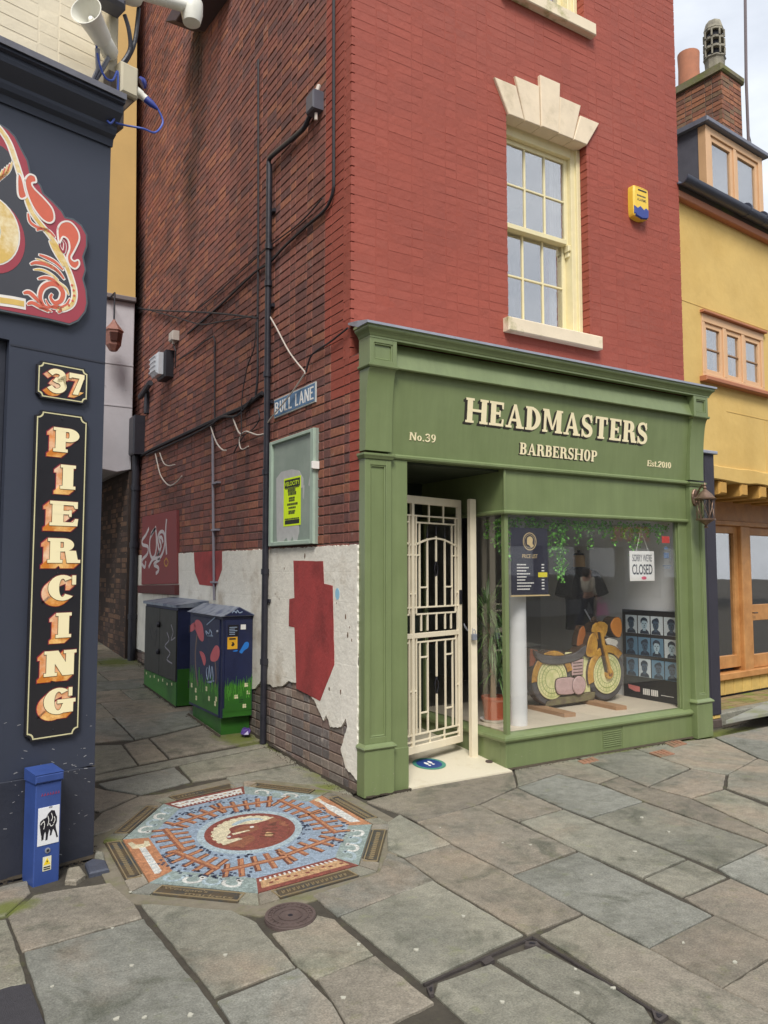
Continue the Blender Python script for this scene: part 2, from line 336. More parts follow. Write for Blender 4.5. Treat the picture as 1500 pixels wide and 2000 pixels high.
    if ch == '7': return [B(.02, .58, 1-h*1.5, 1), [(.42, 1-h), (.58, 1-h), (.36, 0), (.16, 0)], B(.02, .10, .74, 1)], .62
    if ch == '9': return [arc(.29, .68, .27, .33, 0, 360, t*.85, h, 22), rib(smooth([(.49, .7), (.49, .4), (.36, .1), (.12, .04)], 3), t*.7)], .62
    if ch == 'o': return [arc(.28, .33, .26, .34, 0, 360, t*.85, h, 22)], .58
    if ch == 's': q, w = glyph('S', t, h*.9, s*.6, .72); return [[(x, y*.68) for x, y in p] for p in q], w
    if ch == 't': return [B(.1, .1+t*.9, .05, .9), B(0, .36, .58, .58+h), B(.1, .36, 0, h)], .4
    if ch == '.': return [circ(.09, .08, .085, 10)], .2
    return [], .35
def layout(text, size, track=.08, **kw):
    x = 0; out = []
    for ch in text:
        q, w = glyph(ch, **kw)
        out.append((ch, [[(px*size+x, py*size) for px, py in p] for p in q])); x += (w+track)*size
    return out, x-track*size
def lay_polys(mb, polys, c0, c1, m=0, dx=0, dy=0):
    for i, p in enumerate(polys): mb.poly([(x+dx, y+dy) for x, y in p], c0, c1+i*.00012, m)
def word(fr, text, a, b, size, width, c, mat_, parent, name='lettering', depth=.003, label=None, **kw):
    g, w = layout(text, size, **kw); sx = width/w if width else 1; mb = MB(fr)
    for ch, q in g: lay_polys(mb, [[(a+x*sx, b+y) for x, y in p] for p in q], c, c+depth)
    return mb.build(name, mat_, parent, label=label)
def plain(fr, text, a, b, size, c, mat_, parent, name='lettering', sx=1., bold=.0, width=None, mirror=False, align='LEFT'):
    """small sans lettering from Blender's own built-in font, turned into a mesh on the surface"""
    cu = bpy.data.curves.new('lettering', 'FONT'); cu.body = text; cu.size = 1; cu.offset = bold; cu.align_x = align
    ob = bpy.data.objects.new('lettering', cu); me = bpy.data.meshes.new_from_object(ob)
    xs = [v.co.x for v in me.vertices] or [0, 1]; k = size/.73; kx = k*sx
    if width: kx = width/(max(xs)-min(xs))
    x0 = min(xs) if align == 'LEFT' else 0
    for v in me.vertices: v.co = fr.pt(a+(v.co.x-x0)*kx, b+v.co.y*k, c)
    me.materials.append(mat_); o = bpy.data.objects.new(name, me); COL.objects.link(o); bpy.data.objects.remove(ob); bpy.data.curves.remove(cu)
    if parent: attach(o, parent)
    return o
def cam_px(p):
    d = V(p)-CAM; z = d.dot(c_f); return (750+1520*d.dot(c_rt)/z, 1000-1520*d.dot(c_u)/z, z)
def slope(y): return .06*max(0., y-.75)

# ================================================================ materials in use
GREEN = mat('green shopfront paint', S(118, 131, 88), .42, .07, 3, .15, 40, coat=.3, col2=S(108, 122, 78), thr=(.4, .8), scale2=1.2)
GREENW = mat('green paint of the frieze', S(118, 131, 88), .42, .07, 3, .15, 40, coat=.3, col2=S(108, 122, 78), thr=(.4, .8), scale2=1.2)
def brushed(m):
    # vertical brush drag in the gloss coat and faint run marks
    nt = m.node_tree; N = nt.nodes; lk = nt.links.new; bs = N['Principled BSDF']; g = N.new('ShaderNodeNewGeometry'); mp_ = N.new('ShaderNodeMapping'); mp_.inputs['Scale'].default_value = (70, 70, 2.2); lk(g.outputs['Position'], mp_.inputs['Vector'])
    n1 = N.new('ShaderNodeTexNoise'); n1.inputs['Scale'].default_value = 1; n1.inputs['Detail'].default_value = 4; lk(mp_.outputs['Vector'], n1.inputs['Vector'])
    mp2 = N.new('ShaderNodeMapping'); mp2.inputs['Scale'].default_value = (16, 16, 1.1); lk(g.outputs['Position'], mp2.inputs['Vector']); n2 = N.new('ShaderNodeTexNoise'); n2.inputs['Scale'].default_value = 1; n2.inputs['Detail'].default_value = 8; n2.inputs['Roughness'].default_value = .7; lk(mp2.outputs['Vector'], n2.inputs['Vector'])
    r = N.new('ShaderNodeMapRange'); r.inputs['From Min'].default_value = .3; r.inputs['From Max'].default_value = .7; r.inputs['To Min'].default_value = .91; r.inputs['To Max'].default_value = 1.07; lk(n2.outputs['Fac'], r.inputs['Value'])
    old = bs.inputs['Base Color'].links[0].from_socket; sc = N.new('ShaderNodeVectorMath'); sc.operation = 'SCALE'; lk(old, sc.inputs[0]); lk(r.outputs['Result'], sc.inputs['Scale']); lk(sc.outputs['Vector'], bs.inputs['Base Color'])
    b = N.new('ShaderNodeBump'); b.inputs['Strength'].default_value = .35; b.inputs['Distance'].default_value = .0012; lk(n1.outputs['Fac'], b.inputs['Height']); lk(b.outputs['Normal'], bs.inputs['Normal'])
brushed(GREEN); brushed(GREENW)
CREAM = mat('cream paint', S(228, 216, 172), .5, .06, 8)
RUSTCREAM = mat('cream gate enamel', S(230, 218, 192), .45, .07, 9, col2=S(150, 96, 56), thr=(.68, .8), scale2=14)
STONE = mat('pale limestone', S(226, 208, 180), .75, .10, 5, .12, 60, col2=S(176, 160, 128), thr=(.55, .85), scale2=3)
STONEM = mat('mossy limestone sill', S(228, 212, 184), .75, .08, 5, .12, 60, col2=S(150, 146, 84), thr=(.55, .72), scale2=4)
LEAD = mat('lead flashing', S(160, 164, 176), .5, .15, 7, .2, 25, metal=.3)
REDPAINT = mat('red masonry paint', S(152, 74, 59), .72, .10, 2.2, .5, 22, isl=.05, col2=S(158, 85, 70), thr=(.5, .8), scale2=.9)
REDJOINT = mat('red painted joints', S(150, 73, 58), .78, .1, 3, .5, 28)
BRICK = brick_mat('old red brick', [S(136, 86, 74), S(128, 80, 70), S(122, 78, 70), S(142, 90, 74), S(114, 76, 70), S(132, 82, 72), S(152, 98, 76), S(108, 74, 70), S(130, 84, 74), S(138, 84, 70)],
                  soot=[((0, 4.05, 8.0), (2, .42, 1.2)), ((0, 4.3, 6.2), (2, .35, 1.0)), ((0, 6.6, 5.5), (2, .3, 1.6))], white=.35)
BRICKG = brick_mat('grey weathered brick', [S(126, 116, 108), S(112, 104, 100), S(136, 124, 114), S(118, 100, 92), S(102, 95, 92), S(128, 110, 98)], white=.8)
MORTAR = mat('sooty mortar', S(98, 80, 72), .95, .3, 7, .5, 60, col2=S(128, 112, 98), thr=(.55, .8), scale2=2)
MORTARG = mat('pale lime mortar', S(118, 106, 96), .95, .3, 7, .5, 60)
def flag_mat(name, c1, c2, seed):
    """worn riven sandstone: broad tone drift, damp stains, grit, pale lichen specks"""
    m = bpy.data.materials.new(name); m.use_nodes = True; nt = m.node_tree; N = nt.nodes; bs = N['Principled BSDF']; lk = nt.links.new; g = N.new('ShaderNodeNewGeometry')
    of = N.new('ShaderNodeVectorMath'); of.operation = 'ADD'; of.inputs[1].default_value = (seed*3.7, seed*1.9, 0); lk(g.outputs['Position'], of.inputs[0])
    oi = N.new('ShaderNodeObjectInfo')
    def nz(sc, det=7, ro=.6, dist=0.):
        n = N.new('ShaderNodeTexNoise'); n.inputs['Scale'].default_value = sc; n.inputs['Detail'].default_value = det; n.inputs['Roughness'].default_value = ro; n.inputs['Distortion'].default_value = dist; lk(of.outputs['Vector'], n.inputs['Vector']); return n.outputs['Fac']
    def rg(v, a, b, c, d): r = N.new('ShaderNodeMapRange'); r.inputs['From Min'].default_value = a; r.inputs['From Max'].default_value = b; r.inputs['To Min'].default_value = c; r.inputs['To Max'].default_value = d; lk(v, r.inputs['Value']); return r.outputs['Result']
    def mix(f, a, b):
        x = N.new('ShaderNodeMix'); x.data_type = 'RGBA'; lk(f, x.inputs['Factor'])
        for k, v in (('A', a), ('B', b)):
            if isinstance(v, tuple): x.inputs[k].default_value = (*v, 1)
            else: lk(v, x.inputs[k])
        return x.outputs['Result']
    def mul(a, b): q = N.new('ShaderNodeMath'); q.operation = 'MULTIPLY'; lk(a, q.inputs[0]); lk(b, q.inputs[1]); return q.outputs[0]
    col = mix(rg(nz(1.4, 5, .55, .4), .38, .66, 0, 1), c1, c2)
    col = mix(rg(nz(3.1, 8, .68, .8), .52, .68, 0, .75), col, S(84, 86, 74)); col = mix(rg(nz(.9, 6, .6, .5), .52, .66, 0, .7), col, S(154, 138, 120)); col = mix(rg(nz(19, 6, .75), .62, .74, 0, .55), col, S(172, 170, 158))
    v = mul(rg(nz(120, 3, .7), .25, .75, .58, 1.42), rg(nz(14, 9, .72), .28, .72, .70, 1.25)); v = mul(v, rg(oi.outputs['Random'], 0, 1, .90, 1.10))
    sc = N.new('ShaderNodeVectorMath'); sc.operation = 'SCALE'; lk(col, sc.inputs[0]); lk(v, sc.inputs['Scale']); lk(sc.outputs['Vector'], bs.inputs['Base Color'])
    lk(rg(nz(2.2, 7, .6), .35, .7, .50, .9), bs.inputs['Roughness']); bs.inputs['Specular IOR Level'].default_value = .4
    b = N.new('ShaderNodeBump'); b.inputs['Strength'].default_value = .8; b.inputs['Distance'].default_value = .008; lk(nz(30, 10, .75, .6), b.inputs['Height']); lk(b.outputs['Normal'], bs.inputs['Normal']); MATS[name] = m; return m
FLAG = [flag_mat('york stone %s' % n, c, c2, i) for i, (n, c, c2) in enumerate((('grey', S(139, 136, 122), S(119, 118, 107)), ('buff', S(143, 135, 121), S(126, 120, 108)), ('blue grey', S(133, 133, 124), S(119, 119, 110)), ('green grey', S(134, 133, 117), S(134, 127, 114)), ('brown', S(136, 128, 113), S(121, 114, 103))))]
JOINT = mat('red painted joints', S(150, 73, 58), .78, .1, 3, .5, 28)
BRICK = brick_mat('old red brick', [S(128, 78, 68), S(120, 72, 64), S(114, 70, 64), S(136, 82, 68), S(106, 68, 64), S(124, 74, 66), S(146, 90, 70), S(98, 66, 64), S(122, 76, 68), S(130, 76, 64)],
                  soot=[((0, 4.05, 8.0), (2, .5, 1.3)), ((0, 4.3, 6.2), (2, .6, 1.6)), ((0, 6.0, 5.5), (2, .35, 2.2))], white=.35)
BRICKG = brick_mat('grey weathered brick', [S(126, 116, 108), S(112, 104, 100), S(136, 124, 114), S(118, 100, 92), S(102, 95, 92), S(128, 110, 98)], white=.8)
MORTAR = mat('sooty mortar', S(98, 80, 72), .95, .3, 7, .5, 60, col2=S(128, 112, 98), thr=(.55, .8), scale2=2)
MORTARG = mat('pale lime mortar', S(118, 106, 96), .95, .3, 7, .5, 60)
FLAG = [mat('york stone %s' % n, c, .78, .13, 2.2, .28, 90, col2=c2, thr=(.42, .75), scale2=1.1, isl=.05) for n, c, c2 in (
    ('grey', S(134, 131, 122), S(114, 115, 108)), ('buff', S(142, 132, 120), S(122, 116, 108)), ('blue grey', S(128, 130, 124), S(112, 114, 107)), ('green grey', S(130, 130, 117), S(134, 126, 115)), ('brown', S(132, 123, 111), S(114, 108, 99)))]
JOINT = mat('dark joint dirt', S(66, 61, 52), .95, .3, 12, .6, 50, col2=S(88, 94, 54), thr=(.6, .75), scale2=2)
def grow_moss(m, spots, strength=.85):
    nt = m.node_tree; N = nt.nodes; lk = nt.links.new; bs = N['Principled BSDF']; old = bs.inputs['Base Color'].links[0].from_socket
    g = N.new('ShaderNodeNewGeometry'); nz = N.new('ShaderNodeTexNoise'); nz.inputs['Scale'].default_value = 7; nz.inputs['Detail'].default_value = 9; nz.inputs['Roughness'].default_value = .7; lk(g.outputs['Position'], nz.inputs['Vector']); acc = None
    for (x, y), rx, ry in spots:
        sb = N.new('ShaderNodeVectorMath'); sb.operation = 'SUBTRACT'; lk(g.outputs['Position'], sb.inputs[0]); sb.inputs[1].default_value = (x, y, slope(y)); dv = N.new('ShaderNodeVectorMath'); dv.operation = 'DIVIDE'; lk(sb.outputs['Vector'], dv.inputs[0]); dv.inputs[1].default_value = (rx, ry, 1)
        ln = N.new('ShaderNodeVectorMath'); ln.operation = 'LENGTH'; lk(dv.outputs['Vector'], ln.inputs[0]); r = N.new('ShaderNodeMapRange'); r.inputs['From Min'].default_value = 0; r.inputs['From Max'].default_value = 1; r.inputs['To Min'].default_value = .5; r.inputs['To Max'].default_value = -.08; lk(ln.outputs['Value'], r.inputs['Value'])
        if acc is None: acc = r.outputs['Result']
        else: mm = N.new('ShaderNodeMath'); mm.operation = 'MAXIMUM'; lk(acc, mm.inputs[0]); lk(r.outputs['Result'], mm.inputs[1]); acc = mm.outputs[0]
    ad = N.new('ShaderNodeMath'); ad.operation = 'ADD'; lk(acc, ad.inputs[0]); lk(nz.outputs['Fac'], ad.inputs[1]); rr = N.new('ShaderNodeMapRange'); rr.inputs['From Min'].default_value = .5; rr.inputs['From Max'].default_value = .82; rr.inputs['To Max'].default_value = strength; lk(ad.outputs[0], rr.inputs['Value'])
    mx_ = N.new('ShaderNodeMix'); mx_.data_type = 'RGBA'; lk(rr.outputs['Result'], mx_.inputs['Factor']); lk(old, mx_.inputs['A']); mx_.inputs['B'].default_value = (*S(104, 112, 46), 1); lk(mx_.outputs['Result'], bs.inputs['Base Color'])
MSPOTS = [([(0.121,0.662)][0], .30, .50), ([(0.145,1.626)][0], .28, .40), ([(-0.146,0.359)][0], .28, .20), ([(-1.745,0.027)][0], .16, .2), ([(-2.331,-0.645)][0], .16, .14), ([(-0.148,1.984)][0], .3, .4), ([(-0.304,6.254)][0], .5, .5), ([(3.987,0.068)][0], .9, .16), ([(2.714,0.063)][0], 1.0, .10)]
for m_ in FLAG+[JOINT]: grow_moss(m_, MSPOTS)
ASPHALT = mat('asphalt', S(62, 60, 64), .9, .2, 40, .8, 220)
MOSS = mat('moss', S(104, 120, 44), .95, .3, 30, .8, 90, col2=S(74, 92, 30))
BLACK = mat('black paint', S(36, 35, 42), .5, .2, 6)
IRON = mat('cast iron', S(88, 74, 70), .7, .25, 12, .5, 120)
DARKVOID = mat('unlit room', S(30, 30, 36), .9, .2, 2)
WHITE = mat('white paint', S(236, 234, 228), .6, .05, 6)
PALEMET = mat('galvanised metal', S(160, 164, 176), .4, .12, 9, metal=.5)
GLASS = glass('window glass', 4.2)
SHOPGLASS = glass('shop window glass', 1.85, haze=.008)  # faint painted haze lightens the view through the pane

# ================================================================ ground
mb = MB()
n = 60
# one sheet to the horizon: flat street, rising gently up the lane
ys = [-120, -30, -15, -8, -4, -2, -1, 0, .75, 2, 4, 6, 9, 14, 22, 60, 120]; xs = [-120, -30, -10, -5, -2.5, 0, 2, 4.2, 8, 15, 40, 120]
gz = lambda x, y: (slope(min(y, 14)) if x < .5 and x > -9 else 0)-.035
mb.add([(x, y, gz(x, y)) for y in ys for x in xs], [[j*len(xs)+i, j*len(xs)+i+1, (j+1)*len(xs)+i+1, (j+1)*len(xs)+i] for j in range(len(ys)-1) for i in range(len(xs)-1)])
ground = mb.build('ground', JOINT, kind='structure')
pave = bpy.data.objects.new('pavement', None); COL.objects.link(pave); pave['kind'] = 'structure'
bed = MB(); bed.add([(x, y, -.012+(slope(y) if x < .5 else 0)) for y in (-9, .75, 14) for x in (-6, .02, .03, 12)], [[0, 1, 5, 4], [2, 3, 7, 6], [4, 5, 9, 8]])
bed.build('joint_bed', JOINT, pave)
slabs = []
for pts in (
    [(-1.038,-1.550),(-0.423,-1.433),(-0.426,-2.134),(-1.038,-2.222)], [(-0.379,-1.099),(-0.031,-1.058),(-0.034,-1.593),(-0.056,-2.109),(-0.416,-2.140),(-0.412,-1.431)], [(0.023,-0.626),(0.578,-0.551),(0.516,-1.520),(-0.029,-1.596),(-0.023,-1.062)],
    [(-0.145,-0.534),(0.010,-0.436),(-0.026,-1.051),(-0.371,-1.086),(-0.401,-0.947)], [(-0.415,-0.957),(-0.383,-1.106),(-0.412,-1.431),(-1.042,-1.547),(-1.043,-1.274),(-0.612,-1.188)], [(-0.034,-1.601),(0.518,-1.531),(0.450,-2.446),(-0.058,-2.502)],
    [(-0.062,-2.505),(0.454,-2.449),(0.426,-2.800),(-0.080,-2.860)], [(-0.079,-2.864),(0.425,-2.805),(0.380,-3.172),(-0.092,-3.242)], [(-0.378,-2.169),(-0.064,-2.130),(-0.066,-2.508),(-0.083,-2.862),(-0.098,-3.245),(-0.464,-3.291),(-0.413,-2.895)],
    [(-0.680,-2.241),(-0.456,-2.236),(-0.423,-2.614),(-0.433,-2.798),(-0.472,-2.866),(-0.694,-2.970),(-0.670,-2.744)], [(-0.992,-2.259),(-0.714,-2.250),(-0.672,-2.721),(-0.714,-2.977),(-1.075,-2.798),(-1.046,-2.316)],
    [(-1.371,-1.541),(-1.263,-1.550),(-1.152,-1.516),(-1.117,-1.476),(-1.062,-1.566),(-1.077,-1.937),(-1.376,-1.988),(-1.395,-1.855)], [(-1.376,-1.992),(-1.079,-1.946),(-1.076,-2.367),(-1.287,-2.401),(-1.444,-2.444),(-1.397,-2.170)],
    [(-1.788,-0.926),(-1.729,-0.962),(-1.429,-1.226),(-1.376,-1.409),(-1.390,-1.530),(-1.396,-1.859),(-1.761,-1.909)], [(-1.764,-1.935),(-1.400,-1.871),(-1.395,-2.167),(-1.447,-2.449),(-1.653,-2.443),(-1.774,-2.306)], [(-2.326,-1.164),(-1.812,-1.104),(-1.776,-1.928),(-1.789,-2.297),(-1.966,-2.310),(-2.321,-1.969)],
    [(-2.342,-0.754),(-2.207,-0.551),(-2.125,-0.551),(-1.849,-0.586),(-1.803,-0.890),(-1.811,-1.080),(-2.324,-1.145)], [(-2.383,-0.356),(-2.204,-0.337),(-2.208,-0.507),(-2.346,-0.726),(-2.497,-0.720),(-2.541,-0.367)], [(-2.498,-0.737),(-2.350,-0.773),(-2.332,-1.165),(-2.339,-1.413),(-2.438,-1.430),(-2.558,-1.427)],
    [(0.577,-0.966),(1.002,-0.918),(0.938,-1.928),(0.519,-1.981),(0.522,-1.515)], [(0.518,-1.988),(0.939,-1.937),(0.905,-2.203),(0.500,-2.237)], [(0.500,-2.252),(0.904,-2.218),(0.860,-2.562),(0.745,-2.774),(0.435,-2.795),(0.455,-2.443)],
    [(0.582,-0.540),(1.083,-0.365),(1.007,-0.908),(0.578,-0.955)], [(1.019,-1.143),(1.588,-1.090),(1.529,-2.027),(0.965,-2.100)], [(0.963,-2.108),(1.520,-2.042),(1.444,-2.437),(0.871,-2.555),(0.919,-2.211)], [(1.095,-0.357),(1.614,-0.239),(1.660,-0.609),(1.595,-1.080),(1.027,-1.135),(1.018,-0.901)],
    [(1.673,-0.617),(1.972,-0.548),(1.909,-0.858),(1.940,-1.208),(1.671,-2.074),(1.542,-2.025),(1.608,-1.074)], [(-0.030,-0.081),(0.388,0.015),(1.443,0.107),(1.097,-0.343),(0.576,-0.536),(0.029,-0.617),(0.022,-0.418),(-0.009,-0.243)],
    [(1.454,0.101),(2.105,0.083),(1.977,-0.533),(1.671,-0.599),(1.625,-0.228),(1.101,-0.345)], [(2.126,0.092),(2.816,0.094),(2.644,-0.669),(1.920,-0.849),(1.984,-0.537)], [(2.840,0.103),(3.803,-0.063),(3.418,-0.745),(2.728,-0.942),(2.651,-0.674)],
    [(1.946,-1.212),(2.343,-1.188),(2.084,-2.086),(1.668,-2.082)], [(1.919,-0.864),(2.637,-0.684),(2.708,-0.947),(2.348,-1.175),(1.950,-1.200)], [(2.731,-0.944),(3.409,-0.761),(3.210,-1.546),(2.205,-2.083),(2.373,-1.175)], [(3.831,-0.054),(4.737,-0.016),(4.841,-0.675),(3.239,-1.531),(3.433,-0.755)],
    [(1.536,-2.041),(1.656,-2.095),(2.109,-2.135),(2.098,-2.484),(1.454,-2.484)], [(1.448,-2.456),(2.103,-2.534),(1.435,-2.882),(0.773,-2.767),(0.882,-2.569)],
    # the mouth of the lane
    [(-0.922,1.398),(-0.922,0.997),(-1.321,0.882),(-1.510,1.094),(-1.543,1.248)], [(-0.893,1.399),(-0.058,1.596),(0.053,1.098),(-0.660,0.990),(-0.911,0.992)], [(-0.662,0.963),(0.035,1.061),(0.040,0.404),(-0.031,0.106),(-0.120,0.327),(-0.194,0.515),(-0.471,0.830),(-0.664,0.794)],
    [(-1.560,1.439),(-0.852,1.591),(0.049,1.743),(-0.041,1.624),(-0.885,1.425),(-1.585,1.307)], [(-1.134,2.204),(-0.891,2.309),(-0.907,1.633),(-1.162,1.572)], [(-0.884,2.286),(-0.177,2.587),(0.138,1.833),(-0.896,1.643)], [(-1.457,2.302),(-1.149,2.194),(-1.169,1.575),(-1.593,1.455)],
    [(-1.267,3.342),(-1.014,3.184),(-1.013,2.309),(-1.448,2.350)], [(-0.997,3.199),(-0.221,3.388),(-0.128,2.653),(-0.874,2.338),(-1.004,2.324)], [(-1.645,1.272),(-1.521,1.076),(-1.348,0.872),(-1.644,0.645),(-1.767,0.779)], [(-1.643,0.619),(-1.338,0.855),(-1.104,0.811),(-1.231,0.672),(-1.681,0.230),(-1.878,0.160)],
    [(-1.372,-1.994),(-1.590,-2.193),(-1.709,-2.284),(-1.774,-2.306),(-1.766,-1.939)]):
    if area2(pts) == 0: continue
    slabs.append(pts)
slabs.pop()
def slab(pts, i, h=.0):
    pts = inset(ccw(pts), random.choice((.000, .001, .002, .004))); f = MB(); q = [(x+random.uniform(-.003, .003), y+random.uniform(-.003, .003)) for x, y in pts]
    # subdivide edges a little so that the arrises look worn
    e = []
    for k in range(len(q)):
        a, b = V(q[k]), V(q[(k+1) % len(q)]); L_ = (b-a).length; m = max(1, int(L_/.06)); nrm = V((-(b-a).y, (b-a).x))/max(L_, 1e-6)
        for j in range(m): p = a+(b-a)*(j/m)+(nrm*random.uniform(-.001, .006) if j else nrm*.003); e.append((p.x, p.y))
    dz = random.uniform(-.002, .002)+h; tx, ty = random.uniform(-.003, .003), random.uniform(-.003, .003)
    cx = sum(p[0] for p in e)/len(e); cy = sum(p[1] for p in e)/len(e)
    zt = lambda x, y: slope(y)+dz+tx*(x-cx)+ty*(y-cy)
    p = ccw(e); r = inset(p, .0045); n = len(p)
    f.add([(x, y, zt(x, y)-.05) for x, y in p]+[(x, y, zt(x, y)-.005) for x, y in p]+[(x, y, zt(x, y)) for x, y in r],
          [[2*n+k for k in range(n)]]+[[l*n+k, l*n+(k+1) % n, (l+1)*n+(k+1) % n, (l+1)*n+k] for l in (0, 1) for k in range(n)])
    return f.build('paving_slab', FLAG[i % len(FLAG)], pave)
order = [0, 3, 4, 1, 2, 0, 1, 4, 0, 3, 2, 4, 2, 0, 1, 3]
for i, p in enumerate(slabs): slab(p, order[(i*7+i//5) % len(order)])
# rows of flags further up the lane
y = 3.15; i = 0
while y < 15:
    d = random.uniform(.45, .8); xs_ = [-2.4, random.uniform(-1.5, -1.2), random.uniform(-.75, -.4), 0.02] if i % 2 else [-2.4, random.uniform(-1.1, -.7), 0.02]
    for k in range(len(xs_)-1):
        j = random.uniform(-.05, .05); slab([(xs_[k], y+j*.3), (xs_[k+1], y-j*.3), (xs_[k+1], y+d-j*.3), (xs_[k], y+d+j*.3)], i*3+k)
    y += d+.012; i += 1
# street paving out of the picture, behind the camera and to either side, in plain courses
for k in range(7):
    y0 = -2.62-k*.9; x = -6
    while x < 8:
        w = random.uniform(.8, 1.4)
        px = cam_px((x+w/2, y0-.4, 0))
        if px[2] < .2 or not (-250 < px[0] < 1800 and px[1] < 2200): slab([(x, y0), (x+w, y0), (x+w, y0-.89), (x, y0-.89)], k+int(x*3))
        x += w+.01
mb = MB(); mb.poly([(-2.538,-1.381),(-2.336,-1.432),(-2.319,-1.977),(-2.570,-1.879)], -.03, -.004); mb.build('asphalt_patch', ASPHALT, pave)
# iron angle frame of the inlaid chamber cover
mb = MB(); F0 = [(-1.037,-2.241),(-0.414,-2.170),(-0.430,-2.873)]
def bar2(mb, p, q, w, z0, z1, m=0):
    d = (V(q)-V(p)).normalized(); nn = V((-d.y, d.x))*w/2; p, q = V(p), V(q); mb.poly([tuple(p+nn), tuple(q+nn), tuple(q-nn), tuple(p-nn)], z0, z1, m)
CIRON = mat('dark chamber iron', S(66, 60, 58), .75, .25, 14, .5, 90)
chf = thing('chamber_cover_frame', (*F0[1], 0), 'dark iron frame of an inlaid chamber cover with cut corners in the foreground paving', 'frame')
for p, q in ((F0[0], F0[1]), (F0[1], F0[2])):
    mb = MB(); bar2(mb, p, q, .011, -.03, -.001); bar2(mb, p, q, .003, -.01, .001); mb.build('frame_bar', CIRON, chf)
for tri in ([(-1.048,-2.264),(-0.996,-2.252),(-1.050,-2.334),(-1.075,-2.331)], [(-0.476,-2.181),(-0.420,-2.215),(-0.439,-2.267),(-0.517,-2.220)], [(-0.429,-2.809),(-0.403,-2.886),(-0.479,-2.899),(-0.480,-2.869)]):
    c = (sum(p[0] for p in tri)/len(tri), sum(p[1] for p in tri)/len(tri)); tri = [(c[0]+(p[0]-c[0])*.75, c[1]+(p[1]-c[1])*.75) for p in tri]; mb = MB(); mb.poly(tri, -.03, .003); mb.build('corner_plate', CIRON, chf)
    c = (sum(p[0] for p in tri)/len(tri), sum(p[1] for p in tri)/len(tri)); mb = MB(); mb.poly([(c[0]+(p[0]-c[0])*.4, c[1]+(p[1]-c[1])*.4) for p in tri], .004, .0055); mb.build('lifting_hole', BLACK, chf)
mb = MB(); mb.poly([(-0.741,-2.224),(-0.682,-2.211),(-0.689,-2.246),(-0.748,-2.258)], -.02, .004); mb.build('keyhole_plate', CIRON, chf)
# round cover
mc = [(-1.231,-1.437)][0]; mh = thing('manhole_cover', (*mc, 0), 'round rusty iron manhole cover below the mosaic octagon', 'manhole cover')
cv = lambda r, n=32: [(mc[0]+r*(c_rt.x*math.cos(t)+c_fw.x*1.12*math.sin(t)), mc[1]+r*(c_rt.y*math.cos(t)+c_fw.y*1.12*math.sin(t))) for t in [2*math.pi*i/n for i in range(n)]]
mb = MB(); mb.poly(cv(.118), -.03, .006, bev=.003); mb.build('disc', IRON, mh)
mb = MB(); mb.ring(cv(.116), cv(.103), .005, .011); mb.ring(cv(.085), cv(.079), .005, .010); mb.ring(cv(.055), cv(.050), .005, .010); mb.build('rim', IRON, mh)
for k in range(26):
    t = 2*math.pi*k/26; p = lambda r: (mc[0]+r*(c_rt.x*math.cos(t)+c_fw.x*1.12*math.sin(t)), mc[1]+r*(c_rt.y*math.cos(t)+c_fw.y*1.12*math.sin(t)))
    mb = MB(); bar2(mb, p(.088), p(.101), .011, .005, .0095); mb.build('tread_stud', IRON, mh)
mb = MB(); mb.poly([(mc[0]+x, mc[1]+y) for x, y in circ(0, 0, .012, 8)], .0062, .0075); mb.build('keyhole', BLACK, mh)
# rusty inspection plates along the shop front
RUST = mat('rusty plate', S(150, 108, 84), .85, .3, 14, .5, 90, col2=S(110, 104, 84))
for nm, pl_, lab in (('a', [(2.031,-0.037),(2.246,-0.004),(2.197,-0.119),(1.999,-0.137)], 'small rusty plate set in the paving nearest the shop step'), ('b', [(2.775,-0.155),(2.989,-0.129),(2.933,-0.297),(2.737,-0.305)], 'small rusty grating in the paving below the shop vent'), ('c', [(3.232,0.083),(3.447,0.104),(3.361,-0.097),(3.137,-0.127)], 'small rusty grating in the paving beside the right pilaster')):
    mb = MB(); mb.poly(pl_, -.02, .006, bev=.002)
    o_ = mb.build('ground_plate', RUST, label=lab, cat='drain cover', group='rusty plates in the paving')
    for k in range(3):
        f = .25+.25*k; a = V(pl_[0])*(1-f)+V(pl_[1])*f; b = V(pl_[3])*(1-f)+V(pl_[2])*f; m2 = MB(); bar2(m2, tuple(a*.85+b*.15), tuple(a*.15+b*.85), .012, .006, .0105); m2.build('grating_bar', RUST, o_)
# trodden chewing gum, moss and fallen scraps
mb = MB(); spots = [(-0.915,-2.006),(0.232,-1.209),(0.346,-1.319),(0.318,-1.817),(-0.441,-2.650),(-0.461,-2.472),(0.096,-2.554),(-0.865,-2.501),(-1.353,-2.168),(-2.104,-1.865),(-1.873,-1.978),(-1.614,-1.627),(-1.793,-0.777),(0.079,-0.798),(1.221,-1.588),(0.778,-1.710),(-0.586,-2.603),(0.135,-2.772),(-1.967,-1.513),(-2.017,-1.908),(-2.265,-1.515),(-1.959,-1.133),(1.303,-1.317),(-1.097,-1.836),(-0.551,-1.855)]
for p in spots:
    r = random.uniform(.005, .011); a = random.random()*6; mb.poly([(p[0]+r*(1+.3*math.sin(3*t+a))*math.cos(t), p[1]+r*(1+.25*math.cos(2*t+a))*math.sin(t)) for t in [2*math.pi*i/12 for i in range(12)]], -.001, .0045)
mb.build('chewing_gum', mat('old chewing gum', S(176, 174, 160), .9, .1), label='pale trodden gum spots scattered on the paving', cat='gum', kind='stuff')

